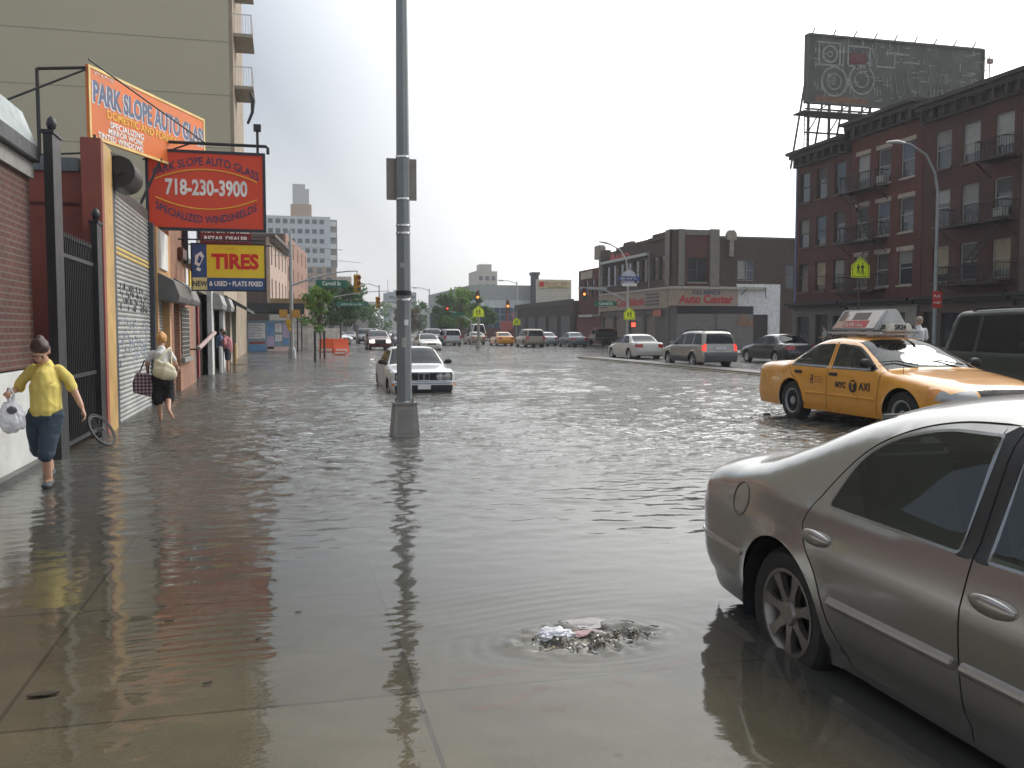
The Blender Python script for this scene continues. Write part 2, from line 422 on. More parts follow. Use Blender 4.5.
    # use the same (unfolded) points: top edge can fold in hollows, hidden under glass
    for i in range(n-1):
        for k_ in range(len(qs)-1):
            qm = (qs[k_]+qs[k_+1])/2; sm = (s.seg[i]+s.seg[i+1])/2; zm = (s.C[i,1]+s.C[i+1,1])/2
            nm, m = 'body', PAINT
            for t in tops:      # (part, material, seg0, seg1, (q0,q1), zlo, zhi)
                if t[2] <= sm <= t[3] and t[4][0] <= qm <= t[4][1] and (len(t) < 6 or t[5] <= zm <= t[6]): nm, m = t[0], t[1]
            a, b, d, e = grid[i,k_], grid[i+1,k_], grid[i+1,k_+1], grid[i,k_+1]
            put(nm+('#L' if nm in ('tail_light', 'headlight', 'turn_light') else ''), m, [[a, e, d, b]])
            mi = [(v[0], -v[1], v[2]) for v in (a, b, d, e)]
            put(nm+('#R' if nm in ('tail_light', 'headlight', 'turn_light') else ''), m, [mi])
    objs = {}
    for key, bymat in parts.items():
        mb_v = {}; vs = []; fs = []; ms = []; mats = []
        for mname, tris in bymat.items():
            mi = len(mats); mats.append(bpy.data.materials[mname])
            for t in tris:
                f = []
                for v in t:
                    kx = (round(v[0], 4), round(v[1], 4), round(v[2], 4))
                    if kx not in mb_v: mb_v[kx] = len(vs); vs.append(v)
                    f.append(mb_v[kx])
                g = []
                for v_ in f:
                    if v_ not in g: g.append(v_)
                if len(g) >= 3: fs.append(g); ms.append(mi)
        nm = key.split('#')[0].rstrip('0123456789')
        me = bpy.data.meshes.new(nm); me.from_pydata(vs, [], fs)
        for m in mats: me.materials.append(m)
        me.polygons.foreach_set('material_index', ms); me.polygons.foreach_set('use_smooth', [True]*len(fs)); me.validate(); me.update()
        if nm == 'body':
            bm = bmesh.new(); bm.from_mesh(me); bmesh.ops.remove_doubles(bm, verts=bm.verts, dist=.0015)
            bm.to_mesh(me); bm.free()
        me.set_sharp_from_angle(angle=R(40))
        objs[key] = link_mesh(nm, me, root, False)
    s.objs = objs
    # ---- underbody, wheel wells, cabin
    mb = MB(); hw = c['w']/2
    xf, xr = c['xf'], c['xr']
    mb.box(xr+.5, xf-.45, -hw+.2, hw-.2, zs-.01, zs+.22)
    for ax in c['axles']:
        for sd in (1, -1):
            pr = [(wr+.006, 0), (wr+.006, .30), (.05, .30)]
            vs = []; k = 18
            for r_, h_ in pr:
                for j in range(k+1):
                    a = -.35+(PI+.7)*j/k; vs.append((ax+r_*math.cos(a), sd*(hw-.035-h_), max(zs, wz+r_*math.sin(a))))
            fs = [(i*(k+1)+j, i*(k+1)+j+1, (i+1)*(k+1)+j+1, (i+1)*(k+1)+j) for i in range(2) for j in range(k)]
            mb.add(vs, fs)
    mb.build('underbody', DARK, root, local=True, fix=False)
    # ---- wheels
    wr_, ww = c['wheel'][0], c['wheel'][1]
    rimr = c['wheel'][2]
    for ax in c['axles']:
        for sd in (1, -1):
            yo = sd*(hw-c.get('wheel_in', .03)); yi = yo-sd*ww; ym = (yo+yi)/2
            w = MB(); pr = [(rimr, -ww/2+.01), (rimr+.02, -ww/2), (wr_-.03, -ww/2), (wr_-.008, -ww/2+.02), (wr_, -ww/4), (wr_, ww/4), (wr_-.008, ww/2-.02), (wr_-.03, ww/2), (rimr+.02, ww/2), (rimr, ww/2-.01)]
            w.lathe(pr, 36 if hi else 20, 'y', (0,0,0))
            wo = w.build('wheel', BLACK, root, smooth=40, local=True); wo.location = (ax, ym, wr_); 
            rm = MB(); o = sd*(ww/2)
            def disc(rr, dd, mi=0, k=30 if hi else 18):
                rm.lathe([(r_, o-sd*d_) for r_, d_ in zip(rr, dd)], k, 'y', (0,0,0), mi)
            disc([rimr+.004, rimr-.012, rimr-.03, rimr-.035], [.004, .004, .03, .1], 0)
            disc([rimr-.02, .001], [.075, .075], 1)
            sty = c.get('rim', 'spoke')
            if sty == 'spoke':
                ns = c.get('spokes', 7)
                for k in range(ns):
                    a = 2*PI*k/ns+.3; ca, sa = math.cos(a), math.sin(a); w0, w1 = .030, .042
                    pts = []
                    for (rr, hw_, dp) in ((.05, w0, .022), (rimr*.55, w0*.62, .014), (rimr-.012, w1*.8, .008)):
                        for e_ in (-1, 1):
                            pts.append((rr*ca-e_*hw_*sa, o-sd*dp, rr*sa+e_*hw_*ca))
                    bk = [(q[0], q[1]-sd*.03, q[2]) for q in pts]
                    rm.add(pts+bk, [(0,1,3,2),(2,3,5,4),(0,2,8,6),(2,4,10,8),(1,7,9,3),(3,9,11,5)], 0)
                disc([.062, .055, .03, .001], [.02, .006, .004, .003], 0)
            else:  # steel disc with a cap
                disc([rimr-.02, rimr*.8, rimr*.55, .05, .045, .001], [.03, .018, .03, .03, .012, .010], 0 if sty == 'hubcap' else 1)
                disc([.07, .062, .001], [.029, .012, .008], 0)
            ro = rm.build('rim', [M.get('rim', ALU), DARK], wo, smooth=40, local=True)
    # ---- cabin
    if c.get('cabin'):
        cb = MB(); zf = .5; x0, x1 = c['cabin']
        cb.box(x0, x1, -hw+.2, hw-.2, .42, .55)
        cb.build('cabin_floor', DARK, root, local=True)
        for (sx_, sy_) in [(x_, y_) for x_ in c['seats'] for y_ in (-.38, .38)]:
            st_ = MB(); st_.box(sx_-.25, sx_+.25, sy_-.24, sy_+.24, .55, .68); st_.obox((sx_-.3, sy_, .86), (.07,0,-.02), (0,.23,0), (-.08,0,.3)); st_.obox((sx_-.41, sy_, 1.2), (.045,0,0), (0,.12,0), (0,0,.085))
            st_.build('seat', M.get('seat', mat('seat_cloth', (.10,.095,.09), .9)), root, smooth=50, bevel=.035, local=True)
        ds = MB(); ds.box(x1-.32, x1-.02, -hw+.2, hw-.2, .74, .93); ds.build('dashboard', mat('dash_plastic', (.03,.03,.032), .6), root, smooth=40, bevel=.04, local=True)
        sw = MB(); ring = [(x1-.47+.05*math.sin(a), .38+.18*math.cos(a), .95+.17*math.sin(a)) for a in np.linspace(0, 2*PI, 17)]
        sw.tube(ring, .014, 6, cap=False); sw.bar(ring[0], ring[8], .03); sw.build('steering_wheel', BLACK, root, smooth=40, local=True)
    return root, s
def car_patch(s, root, name, m, x0, x1, z0, z1, off=.012, side=(1,-1), nx=4, nz=3, sub=None):
    """a raised patch on the side skin (moulding, handle, mirror foot)"""
    for sd in side:
        xs = np.linspace(x0, x1, nx+1); zs = np.linspace(z0, z1, nz+1); g = [(a, b) for a in xs for b in zs]
        if sub: g = [(a, b+(sub*(a-x0)/(x1-x0))) for a, b in g]
        y = s.Y([q[0] for q in g], [q[1] for q in g]); mb = MB()
        bul = [max(.25, 1-abs(2*((k_%(nz+1))/nz)-1)**3) for k_ in range(len(g))]
        o = [(q[0], sd*(y_+off*b_), q[1]) for q, y_, b_ in zip(g, y, bul)]; i_ = [(q[0], sd*(y_-.01), q[1]) for q, y_ in zip(g, y)]
        k = nz+1; fs = [(i*k+j, (i+1)*k+j, (i+1)*k+j+1, i*k+j+1) for i in range(nx) for j in range(nz)]
        N_ = len(g); bd = [i*k for i in range(nx+1)]+[nx*k+j for j in range(1, nz+1)]+[i*k+nz for i in range(nx-1, -1, -1)]+[j for j in range(nz-1, 0, -1)]
        fs2 = [(bd[a], bd[(a+1)%len(bd)], bd[(a+1)%len(bd)]+N_, bd[a]+N_) for a in range(len(bd))]
        mb.add(o+i_, fs+fs2); ob = mb.build(name, m, root, smooth=50, bevel=min(off*.4, .006), local=True)
    return ob
def top_patch(s, root, name, m, seg0, seg1, q0, q1, off=.01, mirror=True, nq=6):
    ii = [i for i in range(len(s.C)) if seg0-1e-6 <= s.seg[i] <= seg1+1e-6]; qs = np.linspace(q0, q1, nq+1); res = None
    for sd in ((1, -1) if mirror else (1,)):
        mb = MB(); g = []
        for i in ii:
            for q in qs:
                x, z, y = s.top_point(i, abs(q)); y = y*(1 if q >= 0 else -1); nn = s.N[i]; nrm = np.array([-nn[0], 0, -nn[1]]); 
                qa = abs(q)**(s.p-1)*1.2; nrm = nrm*(1-min(qa, .7)); nrm[1] = min(qa, .7)*(1 if q > 0 else -1); nrm /= np.linalg.norm(nrm)
                g.append(((x+nrm[0]*off), sd*(y+nrm[1]*off), z+nrm[2]*off, x-nrm[0]*.02, sd*(y-nrm[1]*.02), z-nrm[2]*.02))
        k = nq+1; nx = len(ii)-1; N_ = len(g); fs = [(i*k+j, (i+1)*k+j, (i+1)*k+j+1, i*k+j+1) for i in range(nx) for j in range(nq)]
        bd = [i*k for i in range(nx+1)]+[nx*k+j for j in range(1, nq+1)]+[i*k+nq for i in range(nx-1, -1, -1)]+[j for j in range(nq-1, 0, -1)]
        fs2 = [(bd[a], bd[(a+1)%len(bd)], bd[(a+1)%len(bd)]+N_, bd[a]+N_) for a in range(len(bd))]
        mb.add([q[:3] for q in g]+[q[3:] for q in g], fs+fs2); res = mb.build(name, m, root, smooth=45, local=True)
    return res
def mirrors(s, root, x, z, m, w=.12):
    for sd in (1, -1):
        y = float(s.Y([x], [z])[0]); mb = MB()
        mb.tube([(x, sd*(y-.02), z-.01), (x-.02, sd*(y+.05), z+.01)], [.03, .03], 8)
        mb.tube([(x+.05, sd*(y+.12), z+.03), (x+.03, sd*(y+.12), z+.03), (x-.05, sd*(y+.13), z+.035)], [(.02, .03), (.09, .06), (.1, .07)], 12)
        mb.build('wing_mirror', m, root, smooth=50, local=True)
def paint(name, col, metal=.0, rough=.32, dirt=.12):
    return mat(name, col, rough, metal, var=.05, scale=2.2, coat=1., dirt=dirt, dcol=tuple(v*.55+.02 for v in col))
LAMPRED = mat('red_lamp_lens', (.35,.012,.012), .12, coat=1.)
LAMPRED_ON = mat('lit_red_lamp', (.9,.05,.035), .3, emis=1.1)
LAMPCLEAR = mat('clear_lamp_lens', (.36,.36,.35), .12, .4, coat=1.)
LAMPAMB = mat('amber_lamp_lens', (.75,.26,.03), .15, coat=1.)
LAMPON = mat('lit_headlamp', (1,.93,.8), .3, emis=2.2)
PLATE = mat('number_plate', (.62,.64,.66), .4, var=.1)
SILVER = mat('silver_paint', (.37,.365,.35), .26, .82, var=.02, scale=.8, coat=.6, rv=.02)
ATL = -PI/2   # heading towards -y (towards the camera)
AWAY = PI/2
def shift(poly, dx=0, dz=0): return [(p[0]+dx, p[1]+dz, *p[2:]) for p in poly]

def cat(pts):
    C_, _, _ = smooth_profile([(*p, .1) for p in pts], .045); return [tuple(q) for q in C_]
# --- the silver sedan parked nearest
SABLE = dict(hi=True, gw=.004, lean=.05, under=.055, trimw=.011, sub=.035, grid=.045, w=1.86, p=3.4, xf=2.44, xr=-2.63, taper=(.16,.13), step=.012, tumble=.50, sill=.20,
    prof=[(2.36,.22,.3),(2.44,.42,.42),(2.40,.62,.36),(2.25,.73,.25),(1.8,.84,.2),(1.3,.92,.18),(.95,.98,.16),(.45,1.23,.2),(.05,1.375,.24),(-.35,1.43,.26),(-.8,1.405,.27),(-1.15,1.325,.27),(-1.55,1.16,.25),(-1.90,1.03,.2),(-2.25,.985,.24),(-2.47,.93,.30),(-2.56,.77,.36),(-2.60,.62,.42),(-2.64,.5,.46),(-2.60,.36,.42),(-2.52,.24,.3)],
    belt=[(-2.7,.97),(-1.9,.93),(-1.2,.885),(1.0,.90),(2.5,.9)], axles=[1.42,-1.405], wheel=(.32,.215,.212), arch=.375, flare=.022, wheel_in=.055,
    windows=[[(-1.09,.905,.03),(-.28,.895,.01),(-.33,1.29,.01),(-.62,1.285,.1),(-.88,1.215,.12),(-1.02,1.11,.1)], [(-.13,.895,.01),(.93,.905,.03),(.62,1.10,.1),(.32,1.235,.12),(.02,1.30,.08),(-.18,1.30,.01)]],
    surround=[[(-.30,.88),(-.11,.88),(-.16,1.315),(-.35,1.315)]],
    seams=[[(-.205,.23),(-.205,.6),(-.20,.885),(-.26,1.32)], cat([(-.90,.235),(-1.0,.42),(-1.08,.6),(-1.18,.72),(-1.225,.80),(-1.19,.89),(-1.10,1.04),(-.98,1.17),(-.80,1.265),(-.58,1.318),(-.3,1.335)]), [(.90,.24),(.93,.5),(.97,.72),(1.02,.905)]],
    doors=[('rear_door', [(-.205,.23),(-.205,.885),(-.26,1.32)]+cat([(-.90,.235),(-1.0,.42),(-1.08,.6),(-1.18,.72),(-1.225,.80),(-1.19,.89),(-1.10,1.04),(-.98,1.17),(-.80,1.265),(-.58,1.318),(-.3,1.335)])[::-1]), ('front_door', [(-.205,.23),(.90,.24),(.93,.5),(.97,.72),(1.02,.905),(.7,1.12),(.3,1.3),(-.26,1.335),(-.20,.885)])],
    side_patches=[('tail_light', LAMPRED, [(-2.28,.82,.04),(-2.5,.84,.02),(-2.6,.64,.02),(-2.33,.62,.03)]), ('headlight', LAMPCLEAR, [(2.0,.62),(2.5,.58),(2.5,.74),(2.1,.77)])],
    tops=[('windshield', CARGLASS, 6.15, 8.2, (0,.86)), ('windshield_trim', BLACK, 6, 8.35, (.86,.885)), ('rear_window', CARGLASS, 10.8, 12.95, (0,.84)), ('rear_window_trim', BLACK, 10.7, 13.05, (.84,.865)),
        ('tail_light', LAMPRED, 15.2, 17, (.45,.93)), ('headlight', LAMPCLEAR, 1.7, 3, (.5,.93))],
    creases=[(.285,.02,-.012), (.70,.05,.006)], cabin=(-1.1,.95), seats=(-.85,.2), spokes=7, mats=dict(seat=mat('pale_seat', (.22,.21,.19), .8), paint=SILVER, rim=mat('dull_alloy', (.30,.28,.26), .4, .85, var=.2, dirt=.4), trim=mat('dark_chrome', (.30,.31,.32), .2, .9), glass=glass('sedan_glass', (.50,.60,.56), .8)))
root, s = build_car(SABLE, 'silver_sedan', 'silver four-door sedan standing in the water in the right foreground', 'car', (3.19,2.40,-.13), ATL)
for sx in (-1, 1):
    pass
# body side moulding, handles, bumper strip, fuel flap
MOULD = paint('silver_moulding', (.36,.345,.33), .7, .4)
car_patch(s, root, 'side_moulding', MOULD, -.985, -.225, .478, .53, .022, nx=8)
car_patch(s, root, 'side_moulding', MOULD, -.19, .91, .478, .53, .022, nx=10)
car_patch(s, root, 'bumper_strip', MOULD, -2.5, -1.80, .50, .535, .014, nx=8)
for hx in (-1.10, -.07):
    for sd in (1, -1):
        mb = MB(); pts = []; rs = []
        for t in np.linspace(0, 1, 9):
            x = hx-.095+.20*t; y = float(s.Y([x], [.765])[0]); b = math.sin(PI*t)**.6; pts.append((x, sd*(y+.004+.014*b), .765-.02*t*.3)); rs.append((.008+.010*b, .012+.024*b))
        mb.tube(pts, rs, 12); mb.build('door_handle', SILVER, root, smooth=60, local=True)
ring = [(-1.84+.085*math.cos(a), .80+.085*math.sin(a)) for a in np.linspace(0, 2*PI, 25)]
for sd in (1,):
    mb = MB(); ys = s.Y([q[0] for q in ring], [q[1] for q in ring]); mb.tube([(q[0], -(y_+.0005), q[1]) for q, y_ in zip(ring, ys)], .0035, 6, cap=False); mb.build('fuel_flap_edge', mat('seam_dark', (.06,.058,.055), .6), root, smooth=60, local=True)
mirrors(s, root, .82, .95, SILVER)

# --- yellow taxi
TX = paint('taxi_yellow', (.72,.30,.012), 0, .3, .10)
TAXI = dict(hi=True, sub=.045, grid=.05, w=1.98, p=3.6, xf=2.5, xr=-2.86, taper=(.14,.12), step=.03, tumble=.50, sill=.24,
    prof=[(2.42,.25,.3),(2.50,.45,.4),(2.46,.66,.34),(2.36,.76,.22),(1.9,.87,.17),(1.3,.96,.16),(1.02,1.0,.14),(.55,1.22,.18),(.12,1.415,.2),(-.3,1.475,.2),(-.75,1.465,.2),(-1.08,1.39,.2),(-1.42,1.20,.2),(-1.72,1.05,.17),(-2.25,1.03,.17),(-2.70,.985,.22),(-2.80,.85,.3),(-2.84,.66,.34),(-2.90,.5,.4),(-2.84,.3,.3)],
    belt=[(-2.9,1.0),(-1.7,.99),(-1.2,.965),(1.1,.95),(2.5,.95)], axles=[1.5,-1.41], wheel=(.345,.22,.215), arch=.40, flare=.015,
    windows=[[(-1.44,.985,.03),(-.40,.97,.02),(-.46,1.34,.02),(-.95,1.325,.12),(-1.12,1.25,.1)], [(-.26,.97,.02),(.86,.965,.03),(.42,1.19,.1),(.16,1.31,.08),(-.33,1.345,.02)]],
    seams=[[(-.33,.3),(-.33,.96),(-.40,1.38)], [(-.98,.30),(-1.06,.5),(-1.16,.68),(-1.42,.82),(-1.52,.97)], [(.95,.3),(.98,.6),(1.03,.955)]],
    doors=[('rear_door', [(-.33,.3),(-.33,.96),(-.40,1.38),(-.9,1.36),(-1.2,1.25),(-1.52,.97),(-1.42,.82),(-1.16,.68),(-1.06,.5),(-.98,.30)]), ('front_door', [(-.33,.3),(.95,.3),(.98,.6),(1.03,.955),(.45,1.22),(.16,1.36),(-.40,1.38),(-.33,.96)])],
    side_patches=[('tail_light', LAMPRED, [(-2.55,.93),(-2.8,.94),(-2.86,.70),(-2.6,.70)]), ('headlight', LAMPCLEAR, [(2.12,.60),(2.55,.58),(2.5,.75),(2.2,.78)]), ('turn_light', LAMPAMB, [(1.98,.615),(2.115,.61),(2.19,.775),(2.0,.755)])],
    tops=[('windshield', CARGLASS, 6.1, 8.1, (0,.87)), ('windshield_trim', BLACK, 6, 8.2, (.87,.89)), ('rear_window', CARGLASS, 10.9, 12.95, (0,.84)), ('rear_window_trim', BLACK, 10.8, 13.05, (.84,.86)),
        ('headlight', LAMPCLEAR, 1.75, 3, (.55,.93)), ('grille', BLACK, 1.4, 3, (0,.5)), ('tail_light', LAMPRED, 15.2, 17, (.5,.93))],
    cabin=(-1.3,1.0), seats=(-.95,.15), rim='steel', mats=dict(paint=TX, trim=BLACK, rim=GALV, glass=glass('taxi_glass', (.55,.6,.6), .75)))
troot, s = build_car(TAXI, 'yellow_taxi', 'yellow taxi cab with a triangular advertising topper driving through the flood', 'taxi', (9.62,12.74,-.03), ATL)
car_patch(s, troot, 'side_moulding', TX, -.95, -.36, .50, .56, .015, nx=8); car_patch(s, troot, 'side_moulding', TX, -.30, .93, .50, .56, .015, nx=8)
for hx in (-1.18, -.16):
    for sd in (1, -1):
        y = float(s.Y([hx], [.86])[0]); MB().obox((hx, sd*(y+.008), .865), (.10,0,0), (0,.018,0), (0,0,.026)).build('door_handle', BLACK, troot, smooth=40, bevel=.008, local=True)
mirrors(s, troot, .72, 1.04, BLACK)
for k, yy in enumerate((.55, -.25)):   # wipers lie on the glass base
    i = [j for j in range(len(s.C)) if s.seg[j] >= 6.25][0]; x0, z0 = s.C[i]; mb = MB()
    mb.tube([(x0+.05, yy, z0+.005), (x0-.10, yy-.28, z0+.065), (x0-.13, yy-.58, z0+.05)], [.012, .01, .006], 6); mb.build('wiper', BLACK, troot, local=True)
i = [j for j in range(len(s.C)) if s.seg[j] >= 4.9][0]
MB().tube([(1.35, -.82, .93), (1.35, -.83, 1.62)], [.004, .002], 5).build('antenna', IRON, troot, local=True)
# lettering on both doors
for sd in (-1, 1):
    def lay(nm, txt, x, z, size, bold, sxx=1.):
        y = float(s.Y([x], [z])[0])+.006
        tilt = .0
        return text(nm, txt, size, LETTERB, troot, (x, sd*y, z), (PI/2, 0, PI if sd > 0 else 0), space=1.12, sx=sxx, bold=bold, depth=.002, local=True)
    m_ = -sd if False else 1
    d_ = 1 if sd < 0 else -1
    # seen from the right side (sd=-1) +x runs to the right
    lay('lettering', 'NYC', .06 if sd < 0 else .70, .70, .125, .045)
    lay('lettering', 'AXI', .68 if sd < 0 else .08, .70, .165, .03, .95)
    xx = .385; y = float(s.Y([xx], [.70])[0])+.004
    MB().lathe([(.10, 0), (.10, .003), (.001, .003)], 28, 'y', (xx, sd*y if sd > 0 else -y-.003, .70)).build('taxi_roundel', LETTERB, troot, local=True)
    text('lettering', 'T', .17, TX, troot, (xx, sd*(y+.005), .70), (PI/2, 0, PI if sd > 0 else 0), bold=.03, depth=.002, local=True)
    y = float(s.Y([-.72], [.76])[0])+.004
    MB().box(-.80, -.72, sd*y, sd*(y+.003), .68, .83).build('fare_mark', LETTERB, troot, local=True)
    MB().box(-.775, -.745, sd*(y+.0035), sd*(y+.005), .68, .745).box(-.79, -.75, sd*(y+.0035), sd*(y+.005), .775, .815).build('fare_mark_cutout', TX, troot, local=True)
    for k, w in enumerate((.20, .26, .26)):
        MB().box(-.68, -.68+w, sd*(y+.001), sd*(y+.003), .80-.045*k, .812-.045*k).build('fare_line', mat('faint_ink', (.30,.13,.02), .5), troot, local=True)
# roof topper: a triangular advertising box on a rack, with the number light in front
tp = empty('roof_sign', (-.42,0,-.20), 0); tp.parent = troot; tp.scale = (1,1,1.16)
b = MB(); b.prism([(-.33,1.53),(.33,1.53),(.09,1.83),(-.09,1.83)], -.80, .42, 'yz'); tb = b.build('topper_case', mat('topper_grey', (.42,.42,.42), .4), tp, smooth=30, bevel=.02, local=True)
adm = [mat('poster_dark', (.10,.075,.06), .35), mat('poster_red', (.38,.03,.03), .35), mat('poster_skin', (.42,.26,.17), .35), mat('poster_pale', (.66,.60,.55), .35)]
for sd in (1, -1):
    def face(x0, x1, t0, t1, mi, off):
        def pt(x, t): return (x, sd*(.335-.245*t+off), 1.535+.29*t+off*.3)
        q = MB(); q.add([pt(x0,t0), pt(x1,t0), pt(x1,t1), pt(x0,t1), ], [(0,1,2,3)], 0); v = q.v
        q2 = MB(); q2.add(v+[(a[0], a[1]-sd*.004, a[2]) for a in v], [(0,1,2,3),(7,6,5,4),(0,4,5,1),(1,5,6,2),(2,6,7,3),(3,7,4,0)]); return q2.build('poster', adm[mi], tp, local=True)
    face(-.74, .36, .08, .94, 3, .006); face(-.74, -.52, .08, .80, 2, .011); face(-.50, .14, .12, .46, 1, .011); face(-.36, .06, .50, .86, 0, .011); face(-.72, -.58, .45, .94, 0, .016)
    blur_text('poster_print', adm[3], tp, (-.18, sd*.325, 1.615), .55, .06, PI if sd > 0 else 0, 3, True, .012)
nl = MB(); nl.prism([(-.26,1.515),(.26,1.515),(.20,1.63),(-.20,1.63)], .46, .60, 'yz'); nl.build('number_light', mat('topper_lamp', (.62,.60,.52), .3), tp, smooth=30, bevel=.02, local=True)
for sd in (1, -1): text('lettering', '5R24', .09, LETTERB, tp, (.53, sd*.262, 1.575), (PI/2-.4, 0, PI if sd > 0 else 0), bold=.03, sx=.6, local=True)
text('lettering', '5R24', .10, LETTERB, tp, (.606, 0, 1.572), (PI/2, 0, PI/2), bold=.03, local=True)
MB().box(-.82, .62, -.38, -.34, 1.485, 1.51).box(-.82, .62, .34, .38, 1.485, 1.51).box(-.7, -.66, -.38, .38, 1.46, 1.49).box(.3, .34, -.38, .38, 1.46, 1.49).build('topper_rack', mat('topper_rail', (.5,.5,.5), .4), tp, local=True)

# --- white boxy sedan standing in the flood behind the lamp post
WP = paint('white_car_paint', (.66,.67,.66), 0, .3, .15)
BOXY = dict(hi=True, sub=.05, grid=.05, w=1.66, p=4.2, xf=2.12, xr=-2.13, taper=(.05,.05), step=.02, tumble=.42, sill=.22,
    prof=[(2.08,.24,.15),(2.14,.40,.16),(2.12,.52,.16),(2.08,.56,.12),(2.09,.76,.10),(2.02,.80,.09),(1.2,.90,.10),(.82,.935,.10),(.45,1.16,.13),(.15,1.335,.14),(-.2,1.38,.14),(-.7,1.365,.14),(-.92,1.29,.14),(-1.22,1.0,.12),(-1.6,.97,.10),(-2.02,.935,.10),(-2.09,.85,.10),(-2.1,.56,.12),(-2.15,.45,.15),(-2.1,.26,.15)],
    belt=[(-2.2,.93),(-1.2,.91),(.9,.89),(2.1,.9)], axles=[1.39,-1.18], wheel=(.30,.19,.18), arch=.34, flare=.01,
    windows=[[(-1.1,.935,.02),(-.30,.915,.02),(-.32,1.27,.02),(-.78,1.265,.08)], [(-.22,.915,.02),(.72,.91,.02),(.18,1.26,.05),(-.24,1.27,.02)]],
    seams=[[(-.26,.28),(-.26,1.3)], [(-.82,.3),(-.86,.6),(-1.0,.78),(-1.0,.93)], [(.82,.3),(.82,.9)]],
    doors=[('rear_door', [(-.26,.28),(-.26,1.3),(-.8,1.29),(-1.0,.93),(-1.0,.78),(-.86,.6),(-.82,.3)]), ('front_door', [(-.26,.28),(.82,.3),(.82,.9),(.2,1.29),(-.26,1.3)])],
    side_patches=[('turn_light', LAMPAMB, [(1.98,.44),(2.1,.44),(2.1,.5),(1.98,.5)])],
    tops=[('windshield', CARGLASS, 7.1, 9.1, (0,.88)), ('windshield_trim', BLACK, 7.0, 9.25, (.88,.91)), ('rear_window', CARGLASS, 11.7, 13, (0,.86)), ('grille', BLACK, 3.1, 4.55, (0,.91)), ('bumper', mat('bumper_black', (.03,.03,.03), .6), .1, 1.6, (0,.93)), ('tail_light', LAMPRED, 15.8, 17, (.5,.93))],
    rim='hubcap', cabin=(-1.0,.8), seats=(-.75,.1), mats=dict(paint=WP, trim=BLACK, glass=glass('boxy_glass', (.5,.6,.57), .6)))
def front_kit(s, root, zc, xf, lit=False, quad_=True, hw=.6, r=.085):
    for sd in (1, -1):
        for k, yy in enumerate((hw, hw-.19) if quad_ else (hw,)):
            mb = MB(); mb.lathe([(r+.012, xf-.03), (r+.012, xf+.012), (r, xf+.014), (r, xf+.004), (r*.6, xf+.010), (.001, xf+.014)], 16, 'x', (0, sd*yy, zc))
            mb.build('headlight', LAMPON if lit else LAMPCLEAR, root, smooth=40, local=True)
broot, s = build_car(BOXY, 'white_sedan', 'boxy white sedan, wheels under water, standing behind the lamp post', 'car', (3.32,24.15,-.27), ATL)
front_kit(s, broot, .665, 2.085)
gk = MB()
for sd in (1, -1): gk.tube([(2.10, sd*.02, .58), (2.105, sd*.02, .75), (2.105, sd*.13, .75), (2.10, sd*.13, .58), (2.10, sd*.02, .58)], .011, 6)
gk.tube([(2.10, -.76, .565), (2.115, 0, .565), (2.10, .76, .565)], .013, 6); gk.tube([(2.10, -.76, .77), (2.115, 0, .77), (2.10, .76, .77)], .011, 6)
gk.build('grille_surround', CHROME, broot, smooth=40, local=True)
MB().box(2.15, 2.165, -.16, .16, .36, .48).build('license_plate', PLATE, broot, local=True, bevel=.003)
MB().tube([(2.125, -.78, .52), (2.155, 0, .525), (2.125, .78, .52)], .018, 6).build('bumper_trim', CHROME, broot, smooth=40, local=True)
mirrors(s, broot, .62, .96, BLACK)

# --- the estate car seen from behind across the median
WAGP = paint('wagon_silver', (.36,.34,.30), .5, .35, .2)
CLAD = mat('grey_cladding', (.10,.10,.10), .7)
WAGON = dict(sub=.06, grid=.07, w=1.74, p=4.5, xf=2.2, xr=-2.25, taper=(.10,.06), step=.02, tumble=.30, sill=.26,
    prof=[(2.12,.28,.25),(2.2,.5,.25),(2.1,.78,.2),(1.3,.98,.14),(1.0,1.02,.12),(.45,1.38,.16),(.1,1.54,.16),(-.5,1.60,.16),(-1.4,1.58,.16),(-1.9,1.52,.14),(-2.12,1.05,.14),(-2.18,.75,.16),(-2.27,.55,.2),(-2.22,.3,.2)],
    belt=[(-2.3,1.02),(1.0,.96),(2.3,.95)], axles=[1.3,-1.225], wheel=(.34,.21,.2), arch=.39, flare=.02,
    windows=[[(-1.95,1.04,.03),(-1.22,1.03,.02),(-1.2,1.46,.02),(-1.72,1.46,.05)], [(-1.12,1.03,.02),(-.3,1.02,.02),(-.3,1.47,.02),(-1.1,1.47,.02)], [(-.2,1.02,.02),(.78,1.0,.03),(.2,1.42,.06),(-.2,1.47,.02)]],
    seams=[[(-.25,.35),(-.25,1.5)], [(-.95,.4),(-1.1,.9),(-1.15,1.5)], [(.85,.35),(.88,1.0)]], doors=[('rear_door', [(-.25,.35),(-.25,1.5),(-1.15,1.5),(-1.1,.9),(-.95,.4)]), ('front_door', [(-.25,.35),(.85,.35),(.88,1.),(.2,1.45),(-.25,1.5)])],
    side_patches=[('tail_light', LAMPRED_ON, [(-2.06,.76),(-2.3,.76),(-2.2,.99),(-2.07,.99)])],
    tops=[('windshield', CARGLASS, 4.1, 6, (0,.88)), ('rear_window', CARGLASS, 9.1, 9.95, (0,.85)), ('tail_light', LAMPRED_ON, 10.05, 10.95, (.80,.93)), ('bumper', CLAD, 11.2, 13, (0,.93)), ('headlight', LAMPCLEAR, 1.3, 2, (.5,.93))],
    creases=[], rim='spoke', spokes=5, mats=dict(paint=WAGP, trim=BLACK, glass=DKGLASS))
wroot, s = build_car(WAGON, 'silver_wagon', 'silver grey estate car with red tail lights lit, seen from behind across the median', 'car', (17.85,36.9,-.08), AWAY)
